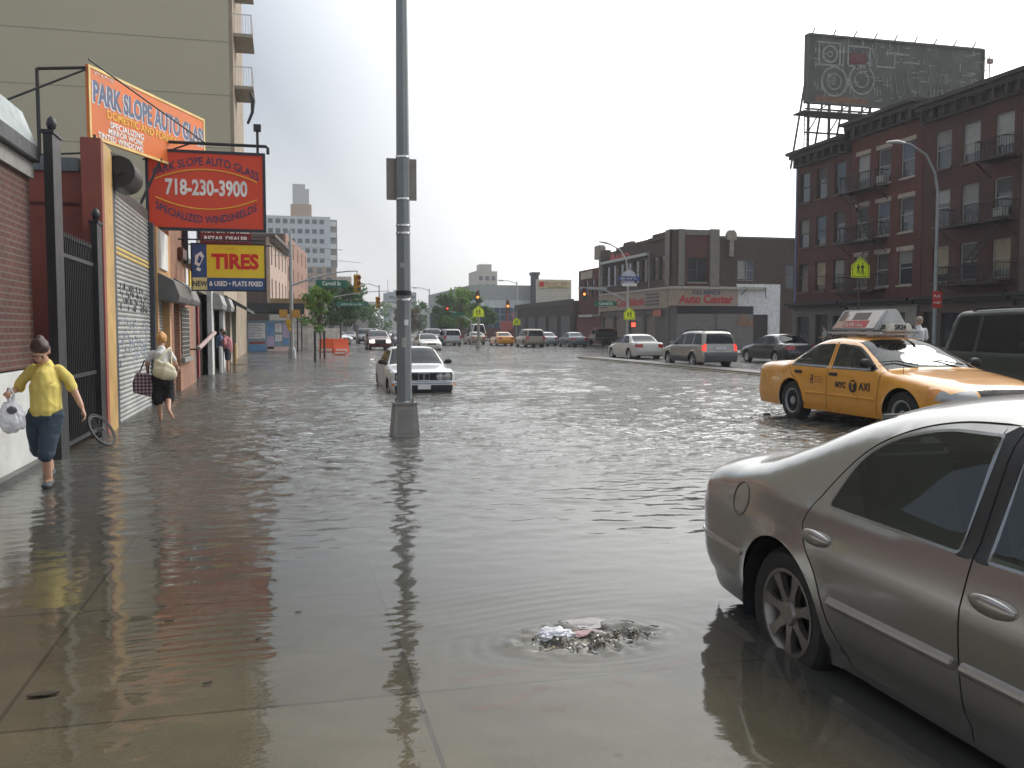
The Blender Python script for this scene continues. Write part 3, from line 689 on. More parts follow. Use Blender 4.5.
car_patch(s, wroot, 'cladding', CLAD, -.8, .88, .28, .52, .02, nx=8)
for sd in (1, -1): MB().tube([(.1, sd*.55, 1.58), (0, sd*.55, 1.64), (-1.6, sd*.55, 1.65), (-1.75, sd*.55, 1.59)], .018, 6).build('roof_rail', BLACK, wroot, local=True)
MB().box(-2.21, -2.19, -.26, .26, .80, .93).build('license_plate', PLATE, wroot, local=True)
mirrors(s, wroot, .75, 1.05, WAGP)

# --- plain sedans and other far cars, one shape per kind
def sedan_spec(paint_, tail=LAMPRED, head=LAMPCLEAR, gl=DKGLASS, L_=1., H_=1.):
    c = dict(sub=.09, grid=.10, w=1.76, p=3.8, xf=2.25, xr=-2.35, taper=(.11,.09), step=.02, tumble=.42, sill=.24,
        prof=[(2.18,.26,.25),(2.25,.48,.3),(2.15,.70,.22),(1.3,.90,.15),(.95,.95,.13),(.4,1.26,.17),(.0,1.39,.18),(-.5,1.42,.18),(-.95,1.36,.18),(-1.5,1.06,.15),(-1.75,1.0,.14),(-2.2,.97,.18),(-2.3,.80,.24),(-2.36,.5,.3),(-2.28,.28,.25)],
        belt=[(-2.4,.95),(1.0,.92),(2.3,.92)], axles=[1.38,-1.28], wheel=(.32,.2,.19), arch=.37, flare=.012,
        windows=[[(-1.25,.96,.03),(-.30,.95,.02),(-.33,1.31,.02),(-.85,1.30,.08)], [(-.2,.95,.02),(.75,.95,.03),(.2,1.25,.06),(-.22,1.32,.02)]],
        seams=[[(-.25,.3),(-.25,1.34)]], doors=[],
        side_patches=[('tail_light', tail, [(-2.1,.72),(-2.4,.70),(-2.3,.93),(-2.1,.92)]), ('headlight', head, [(1.95,.6),(2.3,.6),(2.2,.76),(1.95,.76)])],
        tops=[('windshield', gl, 4.1, 5.9, (0,.87)), ('rear_window', gl, 8.2, 9.8, (0,.85)), ('headlight', head, 1.3, 2.1, (.55,.93)), ('tail_light', tail, 11.3, 12.4, (.55,.93)), ('grille', BLACK, 1.2, 1.9, (0,.5))],
        rim='hubcap', mats=dict(paint=paint_, trim=BLACK, glass=gl))
    return c
def suv_spec(paint_, tail=LAMPRED, head=LAMPCLEAR, gl=DKGLASS, H_=1.78, L_=2.35, w=1.9):
    h = H_; l = L_
    return dict(sub=.1, grid=.11, w=w, p=4.6, xf=l, xr=-l, taper=(.09,.05), step=.02, tumble=.26, sill=.3,
        prof=[(l-.1,.32,.22),(l,.55,.25),(l-.1,.9,.2),(l-.9,1.06,.15),(l-1.2,1.1,.12),(l-1.8,h-.16,.16),(l-2.15,h-.03,.16),(0,h,.16),(-l+.7,h-.01,.16),(-l+.25,h-.07,.16),(-l+.07,1.1,.14),(-l,.8,.16),(-l-.04,.55,.2),(-l+.05,.34,.2)],
        belt=[(-l,1.1),(l,1.04)], axles=[l-.95,-l+.95], wheel=(.37,.24,.21), arch=.43, flare=.02,
        windows=[[(-l+.25,1.14,.03),(-l+1.0,1.13,.02),(-l+1.0,h-.14,.02),(-l+.42,h-.15,.05)], [(-l+1.1,1.13,.02),(-.05,1.12,.02),(-.05,h-.13,.02),(-l+1.1,h-.14,.02)], [(.05,1.12,.02),(l-1.5,1.1,.03),(l-1.95,h-.18,.06),(.05,h-.13,.02)]],
        seams=[[(0,.4),(0,h-.1)]], doors=[], side_patches=[('tail_light', tail, [(-l+.2,.8),(-l-.1,.8),(-l,1.15),(-l+.18,1.15)]), ('headlight', head, [(l-.3,.66),(l,.66),(l,.86),(l-.3,.86)])],
        tops=[('windshield', gl, 4.1, 5.9, (0,.88)), ('rear_window', gl, 9.1, 9.92, (0,.86)), ('headlight', head, 1.2, 2.0, (.55,.93)), ('tail_light', tail, 9.95, 11.2, (.76,.93)), ('grille', BLACK, 1.1, 1.9, (0,.5))],
        rim='hubcap', mats=dict(paint=paint_, trim=BLACK, glass=gl))
DKGREEN = mat('dark_green_paint', (.018,.028,.022), .45, 0, var=.06, spec=.35, coat=.25)
r_, s = build_car({**suv_spec(DKGREEN, H_=2.0, L_=2.5, w=1.98), 'sub':.06, 'grid':.07}, 'dark_minivan', 'dark green minivan with roof rails and blackened windows at the right edge, behind the taxi', 'van', (14.6,14.1,-.02), ATL)
for sd in (1, -1): MB().tube([(.5, sd*.62, 1.97), (.4, sd*.62, 2.03), (-1.7, sd*.62, 2.03), (-1.85, sd*.62, 1.95)], .022, 6).build('roof_rail', BLACK, r_, local=True)
def car(spec, name, label, x, y, z, hd, cat='car', group=None):
    return build_car(spec, name, label, cat, (x, y, z), hd, group)[0]
CARS_FAR = []
PW = paint('pearl_white', (.60,.58,.52), 0, .35); PB = paint('black_paint', (.015,.015,.018), 0, .3); PR = paint('maroon_paint', (.11,.02,.02), 0, .3)
PG = paint('grey_blue_paint', (.13,.16,.19), .3, .35); PS = paint('light_silver_paint', (.42,.43,.44), .5, .35); PT = paint('tan_paint', (.30,.25,.19), .3, .35); PD = paint('dark_blue_paint', (.03,.045,.08), 0, .3)
car(sedan_spec(PW), 'pale_sedan', 'pale cream sedan just ahead of the silver estate car, tail towards us', 18.9, 47.0, -.08, AWAY)
car(sedan_spec(PB), 'black_sedan', 'black sedan with its tail light showing between the estate car and the taxi', 22.9, 38.8, -.05, AWAY)
ON = dict(head=LAMPON)
car(suv_spec(PR, head=LAMPON, H_=1.62, w=1.8), 'maroon_suv', 'dark red car with headlights on, coming through the flood left of the lamp post', 7.3, 73.5, -.1, ATL)
car(sedan_spec(PW), 'white_coupe', 'white sedan coming towards us just right of the lamp post', 10.9, 70.5, -.15, ATL)
car(suv_spec(PS, H_=1.7), 'silver_van', 'silver van turning across the junction beyond the orange barrels', 5.0, 96, -.1, R(-60), 'van')
car(suv_spec(PD), 'blue_suv', 'dark blue off-roader behind the orange barrels', 8.9, 104, -.05, ATL)
car(sedan_spec(PG), 'grey_sedan', 'grey blue sedan following the dark red car', 11.0, 88, -.05, ATL)
car(suv_spec(PG, H_=1.75), 'grey_suv', 'grey blue off-roader behind the white sedan right of the lamp post', 15.3, 95, -.05, ATL)
car(sedan_spec(PS), 'silver_sedan', 'distant silver sedan farther up the avenue left of the median signal', 19.0, 118, -.02, ATL)
car(suv_spec(PT, H_=1.75, w=1.85), 'tan_minivan', 'tan minivan seen from behind at the crossing, right of the median signal', 22.1, 81, -.1, AWAY, 'van')
car(sedan_spec(TX), 'yellow_taxi', 'distant yellow taxi next to the tan minivan', 21.2, 88.5, -.05, AWAY, 'taxi')
car(sedan_spec(PT), 'tan_sedan', 'tan brown sedan between the distant taxi and the white van', 20.2, 97, -.05, AWAY)
car(suv_spec(WP, H_=2.3, w=2.0), 'white_van', 'tall white van beyond the distant taxi', 22.6, 108, 0, AWAY, 'van')
car(suv_spec(PS, H_=1.75, tail=LAMPRED), 'silver_suv', 'silver off-roader just right of the median signal base', 16.5, 92, -.1, AWAY)
car(sedan_spec(PR), 'red_sedan', 'dark red sedan left of the silver off-roader by the median signal', 15.2, 100, -.02, AWAY)
car(sedan_spec(PS), 'silver_sedan', 'silver sedan parked behind the tan minivan by the brick building', 25.0, 86, -.05, AWAY)
car(sedan_spec(PG), 'grey_sedan', 'grey sedan nearest the flatbed truck', 26.3, 81, -.05, AWAY)
car(sedan_spec(WP), 'white_sedan', 'small white sedan far up the avenue in the middle lane', 17.5, 150, 0, ATL)
car(suv_spec(PS), 'silver_suv', 'silver off-roader far up the avenue, left of the white one', 13.0, 140, 0, ATL)
car(sedan_spec(PD), 'blue_sedan', 'dark blue sedan far up the avenue', 9.0, 130, 0, ATL)
# flatbed tow truck: a cab, a long bed, wheels
fr = empty('flatbed_truck', (29.2,80.5,-.05), R(86), 'maroon flatbed truck parked outside the roller doors of the brick auto centre', 'truck')
b = MB(); b.prism([(-.9,.55),(1.9,.55),(1.95,.95),(1.75,1.15),(.95,1.2),(.55,1.75),(-.55,1.82),(-.85,1.7),(-.9,1.2)], -.95, .95, 'xz'); b.build('cab', PR, fr, smooth=40, bevel=.06, local=True)
b = MB(); b.prism([(.90,1.2),(.57,1.66),(.50,1.66),(.8,1.2)], -.8, .8, 'xz'); b.build('windshield', DKGLASS, fr, local=True)
MB().box(-.93, -.89, -.7, .7, 1.28, 1.68).build('rear_window', DKGLASS, fr, local=True)
for sd in (1, -1): MB().box(-.55, .45, sd*.94, sd*.965, 1.2, 1.62).build('side_window', DKGLASS, fr, local=True)
MB().box(-4.3, -1.0, -1.1, 1.1, .78, .95).box(-1.1, -1.0, -1.05, 1.05, .95, 1.5).build('flatbed', IRON, fr, local=True, bevel=.02)
for x in (-3.3, 1.2):
    for sd in (1, -1):
        w_ = MB().lathe([(.001,0),(.2,.0),(.25,.03),(.42,.0),(.44,.05),(.44,.2),(.42,.25),(.2,.25)], 20, 'y', (x, sd*.9-(.12), .44)).build('wheel', BLACK, fr, smooth=40, local=True)
# ------------------------------------------------------------------ building helpers
def wall_cells(mb, axis, pos, th, a0, a1, z0, z1, holes, mi=0):
    """a wall in the plane axis=pos..pos+th, spanning a0..a1, z0..z1, with rectangular openings"""
    As = sorted(set([a0, a1]+[v for h in holes for v in h[:2] if a0 < v < a1])); Zs = sorted(set([z0, z1]+[v for h in holes for v in h[2:4] if z0 < v < z1]))
    for i in range(len(Zs)-1):
        zm = (Zs[i]+Zs[i+1])/2; run = None
        for j in range(len(As)-1):
            am = (As[j]+As[j+1])/2; solid = not any(h[0] < am < h[1] and h[2] < zm < h[3] for h in holes)
            if solid and run is None: run = As[j]
            if run is not None and (not solid or j == len(As)-2):
                e = As[j+1] if solid else As[j]
                if axis == 'x': mb.box(pos, pos+th, run, e, Zs[i], Zs[i+1], mi)
                else: mb.box(run, e, pos, pos+th, Zs[i], Zs[i+1], mi)
                run = None
    return mb
def abox(mb, axis, p0, p1, a0, a1, z0, z1, mi=0):
    return mb.box(p0, p1, a0, a1, z0, z1, mi) if axis == 'x' else mb.box(a0, a1, p0, p1, z0, z1, mi)
FRAMEW = mat('window_frame_pale', (.33,.33,.31), .5, dirt=.3)
FRAMED = mat('window_frame_dark', (.06,.05,.045), .5)
BLIND = mat('window_blind', (.20,.20,.185), .8, var=.3, scale=.4)
BLINDS = [BLIND, mat('curtain_cream', (.27,.23,.16), .9, var=.3), mat('blind_dark', (.07,.07,.07), .8), mat('blind_white', (.30,.30,.29), .8), mat('curtain_blue', (.11,.13,.17), .9)]; BC = [0]
def window(root, axis, face, out, a0, a1, z0, z1, fm=FRAMEW, lintel=None, sill=None, blind=.0, ac=False, bars=False, cross=False):
    """a sash window set in an opening; face = wall face position, out = +1/-1 outward direction"""
    f = MB(); r = face-out*.12; t = .05
    for (u0, u1, w0, w1) in ((a0, a0+t, z0, z1), (a1-t, a1, z0, z1), (a0+t, a1-t, z1-t, z1), (a0+t, a1-t, z0, z0+t), (a0+t, a1-t, (z0+z1)/2-.025, (z0+z1)/2+.025)):
        abox(f, axis, r, r+out*.05, u0, u1, w0, w1)
    if cross: abox(f, axis, r, r+out*.045, (a0+a1)/2-.03, (a0+a1)/2+.03, z0+t, (z0+z1)/2-.025); abox(f, axis, r, r+out*.045, (a0+a1)/2-.03, (a0+a1)/2+.03, (z0+z1)/2+.025, z1-t)
    fo = f.build('window', fm, root)
    g = MB(); abox(g, axis, r-out*.03, r-out*.015, a0+.01, a1-.01, z0+.01, z1-.01); g.build('pane', WINGLASS, fo, local=True)
    if blind > 0:
        g = MB(); abox(g, axis, r-out*.010, r-out*.004, a0+t, a1-t, z1-t-(z1-z0)*blind, z1-t); g.build('blind', BLINDS[BC[0] % 5], fo, local=True); BC[0] += 1+int(a0*7) % 3
    if lintel: g = MB(); abox(g, axis, face, face+out*.06, a0-.12, a1+.12, z1, z1+.24); g.build('lintel', lintel, fo, local=True)
    if sill: g = MB(); abox(g, axis, face-out*.1, face+out*.09, a0-.08, a1+.08, z0-.10, z0); g.build('sill', sill, fo, local=True)
    if ac: g = MB(); abox(g, axis, face-out*.1, face+out*.3, (a0+a1)/2-.3, (a0+a1)/2+.3, z0, z0+.4); g.build('air_conditioner', mat('ac_case', (.35,.35,.33), .5), fo, local=True, bevel=.02)
    return fo
def slats(mb, axis, face, out, a0, a1, z0, z1, pitch=.08, depth=.022, mi=0):
    """interlocked curved slats of a roller shutter as one corrugated sheet"""
    n = int((z1-z0)/pitch); rows = []
    for i in range(n):
        zb = z0+i*(z1-z0)/n; h = (z1-z0)/n
        for t, d in ((0,0), (.12,.55), (.3,.95), (.5,1), (.7,.9), (.88,.5)): rows.append((zb+h*t, face+out*depth*d))
    rows.append((z1, face))
    vs = []; 
    for z, p in rows:
        for a in (a0, a1): vs.append((p, a, z) if axis == 'x' else (a, p, z))
    return mb.add(vs, [(2*i, 2*i+1, 2*i+3, 2*i+2) for i in range(len(rows)-1)], mi)
def fire_escape(root, axis, face, out, a0, a1, levels, name='fire_escape'):
    """balconies with railings and slanted ladders"""
    for k, z in enumerate(levels):
        m = MB(); o1 = face+out*.95
        abox(m, axis, face, o1, a0, a1, z-.03, z+.03)
        for t in np.linspace(a0, a1, int((a1-a0)/.14)+1): abox(m, axis, o1-out*.02, o1, t-.01, t+.01, z, z+.9)
        for zz in (z+.9, z+.45): abox(m, axis, o1-out*.035, o1+out*.01, a0, a1, zz-.02, zz+.02)
        for t in (a0, a1):
            abox(m, axis, face, o1, t-.015, t+.015, z+.88, z+.92)
            for q in np.linspace(.15, .85, 5): abox(m, axis, face+out*.95*q-.01, face+out*.95*q+.01, t-.01, t+.01, z, z+.9)
            P = (lambda p, a, zz: (p, a, zz) if axis == 'x' else (a, p, zz))
            m.bar(P(face, t, z-.7), P(o1, t, z-.03), .04)
        if k+1 < len(levels):
            z2 = levels[k+1]
            s0, s1 = (a0+.5, a1-.5) if k % 2 else (a1-.5, a0+.5)
            for o_ in (.35, .75):
                m.bar(P(face+out*o_, s0, z), P(face+out*o_, s1, z2), .03, .07)
            for q in np.linspace(.05, .95, 11):
                aa = s0+(s1-s0)*q; m.bar(P(face+out*.35, aa, z+(z2-z)*q), P(face+out*.75, aa, z+(z2-z)*q), .10, .02)
        m.build(name, IRON, root, fix=False)
def cornice(root, axis, face, out, a0, a1, z, h=.7, d=.6, m=IRON, br=.8):
    c = MB(); abox(c, axis, face, face+out*d*.35, a0, a1, z-h, z-h*.45); abox(c, axis, face, face+out*d*.75, a0, a1, z-h*.45, z-h*.2); abox(c, axis, face-out*.15, face+out*d, a0-.1, a1+.1, z-h*.2, z)
    for t in np.arange(a0+br/2, a1, br): abox(c, axis, face+out*d*.35, face+out*d*.68, t-.07, t+.07, z-h*.9, z-h*.45)
    c.build('cornice', m, root)
def board(root, name, m, axis, face, out, a0, a1, z0, z1, th=.04):
    b = MB(); abox(b, axis, face, face+out*th, a0, a1, z0, z1); return b.build(name, m, root)
# ------------------------------------------------------------------ left side of the avenue
BR_RED = brick('brick_dark_red', (.105,.032,.022), (.07,.02,.015), (.12,.09,.075), stain=.35)
BR_ORANGE = brick('brick_orange', (.36,.14,.07), (.28,.105,.055), (.26,.22,.18), stain=.3)
BR_TAN = brick('brick_tan', (.33,.25,.17), (.28,.205,.14), (.3,.27,.22), stain=.2)
CONCW = mat('whitewashed_concrete', (.50,.51,.50), .75, var=.1, scale=1.5, bump=.2, dirt=.35, dcol=(.14,.13,.11))
CONC = mat('grey_concrete', (.24,.235,.22), .8, var=.2, scale=1.6, bump=.2, dirt=.4)
SHEET = mat('zinc_sheet', (.30,.34,.34), .45, .4, var=.3, scale=1.2, dirt=.5, dcol=(.10,.11,.11))
REDP = mat('oxblood_paint', (.25,.065,.045), .65, var=.15, scale=1.5, bump=.15, dirt=.3, dcol=(.10,.04,.03))
YELP = mat('mustard_paint', (.44,.28,.10), .6, var=.2, scale=2, dirt=.5, dcol=(.16,.11,.05))
ORP = mat('ochre_paint', (.50,.29,.13), .65, var=.2, scale=1.5, dirt=.4, dcol=(.2,.12,.06))
SHUT = mat('galvanised_shutter', (.34,.345,.335), .45, .35, var=.16, scale=1.3, dirt=.55, dcol=(.13,.12,.105))
SHUTD = mat('dark_shutter', (.10,.105,.10), .5, .3, var=.2, dirt=.3)
TANW = mat('tan_render', (.44,.40,.285), .85, var=.05, scale=.12, bump=.1, dirt=.12, dcol=(.3,.28,.21))
NAVY = mat('navy_lettering', (.03,.035,.10), .5, var=.06)
SIGNRED = mat('sign_red', (.66,.05,.010), .42, var=.07, scale=1.2, dirt=.1, dcol=(.34,.05,.02))
SIGNOR = mat('sign_orange', (.68,.16,.03), .5, var=.12, scale=1, dirt=.25, dcol=(.5,.2,.08))
SIGNYEL = mat('sign_yellow', (.78,.60,.03), .45, var=.05, dirt=.08, dcol=(.5,.4,.05))
SIGNBLUE = mat('sign_blue', (.025,.08,.22), .45, var=.06)
LETTERR = mat('red_lettering', (.60,.015,.015), .45, var=.05)
LETTERY = mat('gold_lettering', (.80,.42,.04), .45, var=.05)
GRAF = mat('graffiti_paint', (.10,.105,.12), .6, var=.3)
GRAFP = mat('pale_graffiti_paint', (.38,.44,.55), .6, var=.3)

# dark brick building with whitewashed base
b1 = empty('brick_building', (-2.85, 8, 0), 0, 'dark red brick building with a whitewashed base and grey sheet-metal fascia at the left edge', 'building')
m = MB(); m.box(-9, -2.85, 1.0, 11.62, 1.12, 3.3); m.build('wall', BR_RED, b1)
m = MB(); m.box(-9, -2.80, 1.0, 11.64, -.2, 1.10); m.build('base', CONCW, b1, bevel=.012)
m = MB(); m.box(-2.80, -2.70, 1.0, 11.38, -.2, .06); m.build('plinth', mat('wet_plinth', (.05,.05,.045), .35), b1)
m = MB(); m.box(-9, -2.80, 1.0, 11.63, 3.302, 3.48); m.build('lintel_course', CONC, b1)
m = MB(); m.box(-9, -2.72, 1.0, 11.6, 3.482, 3.66); m.build('fascia', IRON, b1, bevel=.01)
m = MB(); m.add([(-2.76,1,3.662),(-2.76,11.7,3.662),(-2.92,11.7,4.08),(-2.92,1,4.08),(-9,1,3.662),(-9,11.7,3.662),(-9,11.7,4.08),(-9,1,4.08)], [(0,1,2,3),(4,7,6,5),(1,5,6,2),(0,3,7,4),(3,2,6,7),(0,4,5,1)]); m.build('parapet_sheeting', SHEET, b1)
# gate and posts closing the yard
gt = empty('yard_gate', (-2.8, 13.3, 0), 0, 'black iron yard gate of tall close-set bars between two posts', 'gate')
for (x, y, w, zt) in ((-2.64, 11.82, .05, 3.98), (-2.63, 14.25, .045, 3.22)):
    m = MB(); m.box(x-w, x+w, y-w*4, y+w*4, -.2, zt-.14); m.box(x-w-.02, x+w+.02, y-w*4-.02, y+w*4+.02, zt-.14, zt-.1); m.lathe([(.001,zt+.1),(.045,zt+.06),(.06,zt),(.045,zt-.05),(.02,zt-.08),(.04,zt-.1)], 12, 'z', (x,y,0)); m.build('post', IRON, gt, smooth=40)
m = MB()
for y in np.arange(11.98, 14.0, .105): m.box(-2.67, -2.65, y-.009, y+.009, .06, 2.68); m.lathe([(.001,2.8),(.014,2.72),(.009,2.68)], 5, 'z', (-2.66,y,0))
for z in (.12, .95, 2.48): m.box(-2.685, -2.635, 11.93, 14.02, z-.025, z+.025)
m.build('bars', IRON, gt)
m = MB(); m.box(-2.73, -2.71, 11.94, 14.0, .1, 2.42); m.build('backing_sheet', mat('rusty_black_sheet', (.014,.013,.012), .6, dirt=.4, dcol=(.04,.02,.012)), gt)
# oxblood shop building with the roller shutter
b2 = empty('shop_building', (-2.6, 15, 0), 0, 'oxblood red garage with a mustard doorpost, behind the yard gate', 'building')
m = MB(); m.box(-9, -2.93, 14.85, 20.0, -.2, 3.92); m.build('wall', REDP, b2)
m = MB(); m.box(-9, -2.95, 14.80, 20.0, 3.922, 4.12); m.build('roof_edge', mat('grey_flashing', (.14,.16,.17), .6, dirt=.4), b2)
m = MB(); m.box(-9, -2.95, 14.83, 14.848, 3.42, 3.46); m.build('cladding_seam', mat('oxblood_shadow_gap', (.08,.025,.02), .8), b2)
m = MB(); m.box(-2.85, -2.57, 14.42, 14.62, -.2, 4.36); m.build('pier', REDP, b2, bevel=.01)
m = MB(); m.box(-2.84, -2.575, 14.622, 15.32, -.2, 4.35); m.build('door_post', YELP, b2, bevel=.01)
m = MB(); m.box(-2.9, -2.585, 15.322, 15.56, -.2, 4.0); m.build('guide_rail', mat('blue_black_rail', (.05,.055,.07), .5), b2); m = MB(); m.box(-2.9, -2.585, 19.84, 20.0, -.2, 3.75); m.build('guide_rail', mat('blue_black_rail', (.05,.055,.07), .5), b2)
m = MB(); slats(m, 'x', -2.70, 1, 15.56, 19.84, -.1, 3.80, .078, .024); m.build('roller_shutter', SHUT, b2, smooth=50, fix=False)
m = MB(); slats(m, 'x', -2.697, 1, 15.57, 19.83, 2.79, 2.95, .078, .024); m.build('painted_stripe', mat('faded_yellow_stripe', (.52,.37,.10), .5, dirt=.5), b2, smooth=50, fix=False)
hx = [(-2.95,3.72),(-2.70,3.72),(-2.68,3.76),(-2.68,3.98),(-2.72,4.05),(-2.95,4.06)]
m = MB(); m.prism([(p[0], p[1]) for p in hx], 15.4, 19.9, 'xz'); m.build('shutter_housing', mat('sooty_housing', (.05,.048,.044), .6, dirt=.4), b2, bevel=.02)
m = MB(); m.cyl((-2.50,15.40,4.04), (-2.50,16.25,4.04), .25, n=20); m.cyl((-2.50,15.33,4.04), (-2.50,15.40,4.04), .06, n=12); m.bar((-2.6,15.2,4.3),(-2.4,15.9,4.3),.03); m.build('shutter_motor', mat('motor_black', (.018,.018,.018), .5), b2, smooth=40)
gr = random.Random(3)
m = MB()
for k in range(58):     # sprayed tags across the slats
    y0 = 16.2+3.1*gr.random()**.8; z0 = gr.choice([2.30, 2.18, 2.06, 1.94]); pts = []; x = y0
    for j in range(4): pts.append((-2.672, x, z0+gr.uniform(-.06,.06))); x += gr.uniform(-.02,.07)
    for a_, b_ in zip(pts[:-1], pts[1:]): m.bar(a_, b_, .012, .016)
m.build('graffiti', GRAF, b2)
m = MB()
for k in range(80):
    y0 = 16.0+3.4*gr.random(); z0 = gr.uniform(1.0, 1.75); pts = []; x = y0
    for j in range(3): pts.append((-2.672, x, z0+gr.uniform(-.06,.06))); x += gr.uniform(.0,.08)
    for a_, b_ in zip(pts[:-1], pts[1:]): m.bar(a_, b_, .01, .014)
m.build('pale_graffiti', GRAFP, b2)

# hanging red sign
sg = empty('hanging_sign', (-1.6, 21, 0), 0, 'red hanging sign with the phone number 718-230-3900 over the pavement', 'sign')
m = MB(); m.box(-2.80, -.42, 20.96, 21.04, 3.78, 5.40); m.build('board', SIGNRED, sg)
m = MB()
for (x0,x1,z0,z1) in ((-2.86,-2.80,3.72,5.46),(-.42,-.36,3.72,5.46),(-2.80,-.42,3.72,3.78),(-2.80,-.42,5.40,5.46)): m.box(x0,x1,20.94,21.06,z0,z1)
m.build('frame', mat('navy_frame', (.02,.022,.035), .5), sg)
m = MB(); m.tube([(-4.05,21,5.12),(-4.02,21,5.56),(-3.9,21,5.62),(-.34,21,5.62),(-.30,21,5.58),(-.30,21,5.45)], .035, 8); m.tube([(-.52,21,5.46),(-.52,21,6.05)], .03, 8); m.tube([(-1.9,21,5.62),(-2.9,20.9,5.2)], .02, 6); m.tube([(-2.72,21,5.46),(-2.72,21,5.62)], .02, 6)
m.tube([(-1.6,21,5.62),(-3.35,17.9,6.42)], .016, 6); m.tube([(-1.1,21,5.46),(-2.3,22.4,5.2)], .02, 6); m.build('bracket', IRON, sg, smooth=40)
m = MB(); m.box(-.6,-.44,20.9,21.1,5.95,6.08); m.tube([(-.72,21,6.1),(-.62,21.02,6.35),(-.6,21.04,6.62),(-.66,21.06,6.8)], [.03,.035,.05,.03], 8); m.build('floodlight', IRON, sg, smooth=40)
text('lettering', 'PARK SLOPE AUTO GLASS', .25, NAVY, sg, (-1.61,20.955,5.22), (PI/2,0,0), sx=.76, bold=.012, arc=.30)
text('lettering', '718-230-3900', .46, mat('phone_lettering', (.75,.72,.68), .5), sg, (-1.61,20.955,4.64), (PI/2,0,0), sx=.66, bold=.03)
text('lettering', 'SPECIALIZED WINDSHIELDS', .235, NAVY, sg, (-1.61,20.955,3.96), (PI/2,0,0), sx=.72, bold=.012, arc=-.30)
for sgn_, z0 in ((1, 4.86), (-1, 4.38)):
    m = MB(); m.tube([(-1.61+1.06*t, 20.95, z0+sgn_*(.19-.24*t*t)) for t in np.linspace(-1,1,17)], .014, 5); m.build('gold_line', LETTERY, sg)

# big orange rooftop sign seen at an angle
L0, L1 = Vector((-3.46,18.4,0)), Vector((-1.75,22.5,0)); dv = (L1-L0).normalized(); ang = math.atan2(dv.y, dv.x); Ls = (L1-L0).length; nv = Vector((dv.y,-dv.x,0))
rs = empty('rooftop_sign', L0, 0, 'orange slanting rooftop sign reading PARK SLOPE AUTO GLASS, yellow edged', 'sign')
def onsign(name, mtl, u0, u1, z0, z1, o0, o1):
    m = MB(); c = L0+dv*(u0+u1)/2+nv*(o0+o1)/2+Vector((0,0,(z0+z1)/2)); m.obox(c, dv*(u1-u0)/2, nv*(o1-o0)/2, (0,0,(z1-z0)/2)); return m.build(name, mtl, rs)
ZB, ZT = 5.13, 6.47
onsign('board', SIGNOR, 0, Ls, ZB, ZT, -.06, 0)
for (u0,u1,z0,z1) in ((0,.05,ZB,ZT),(Ls-.06,Ls,ZB,ZT),(.05,Ls-.06,ZT-.05,ZT),(.05,Ls-.06,ZB,ZB+.05)): onsign('edge', mat('pale_yellow_edge', (.75,.55,.2), .5), u0, u1, z0, z1, .001, .012)
def tsign(s, u, z, size, m_, sx=1., bold=.02, al='LEFT'):
    p = L0+dv*u+nv*.006+Vector((0,0,z)); text('lettering', s, size, m_, rs, p, (PI/2,0,ang), sx=sx, bold=bold, align=al)
tsign('PARK SLOPE AUTO GLASS', .12, 6.0, .54, mat('faded_navy', (.10,.13,.22), .6, var=.3), .69, .03)
for q in (.012,): 
    p = L0+dv*.09+nv*.004+Vector((0,0,5.98)); text('lettering_shadow', 'PARK SLOPE AUTO GLASS', .54, mat('faded_pale', (.62,.62,.66), .6), rs, p, (PI/2,0,ang), sx=.69, bold=.05, align='LEFT', depth=.001)
tsign('DOMESTIC AND FOREIGN', .55, 5.68, .21, LETTERY, 1.08)
tsign('SPECIALIZING', .65, 5.50, .165, LETTERW, 1.15); tsign('MIRROR WORK', .58, 5.365, .15, LETTERW, 1.15); tsign('TINTED WINDOWS', .25, 5.235, .15, LETTERW, 1.15)
blur_text('small_print', LETTERW, rs, L0+dv*.55+nv*.004+Vector((0,0,6.37)), .75, .07, ang, 4)
m = MB()
m.tube([(-4.3,18.3,6.3),(-4.3,18.3,3.9)], .035, 8); m.tube([(-4.3,18.3,6.3),(-3.5,18.4,6.4)], .03, 8); m.tube([(-4.35,18.3,4.75),(-3.4,18.4,4.85)], .02, 6); m.tube([(-5.7,17.2,4.9),(-3.5,18.35,6.35)], .022, 6)
m.tube([(-3.4,18.5,5.2),(-3.4,18.5,4.0)], .03, 6); m.tube([(-3.4,18.5,4.7),(-4.3,18.3,4.4)], .02, 6); m.build('support', IRON, rs, smooth=40); m = MB(); m.tube([(-2.5,20.7,5.2),(-3.0,20.3,3.9)], .03, 6); m.build('support', IRON, rs, smooth=40); m = MB(); m.tube([(-1.9,22.2,5.2),(-2.9,22.0,3.9)], .03, 6); m.build('support', IRON, rs, smooth=40)

# orange brick shop with shutter boxes
b3 = empty('orange_brick_shop', (-2.55, 24, 0), 0, 'orange brick shop with shutter boxes and a barred window, past the roller shutter', 'building')
holes = [(20.2,22.0,-.2,2.6),(23.0,24.2,-.2,2.5),(24.4,26.4,.85,2.15),(20.4,21.4,2.9,3.6)]
m = wall_cells(MB(), 'x', -2.87, .30, 22.3, 28.0, -.2, 4.3, holes); m.box(-9, -2.88, 20.02, 28.0, -.2, 3.66); m.build('wall', BR_ORANGE, b3)
m = wall_cells(MB(), 'x', -2.87, .32, 20.02, 22.29, -.2, 3.7, holes); m.build('ochre_front', ORP, b3)
m = MB(); slats(m, 'x', -2.72, 1, 20.2, 22.0, -.1, 2.6, .07); m.build('roller_shutter', SHUT, b3, smooth=50, fix=False)
m = MB(); slats(m, 'x', -2.72, 1, 23.0, 24.2, -.1, 2.5, .07); m.build('roller_shutter', SHUT, b3, smooth=50, fix=False)
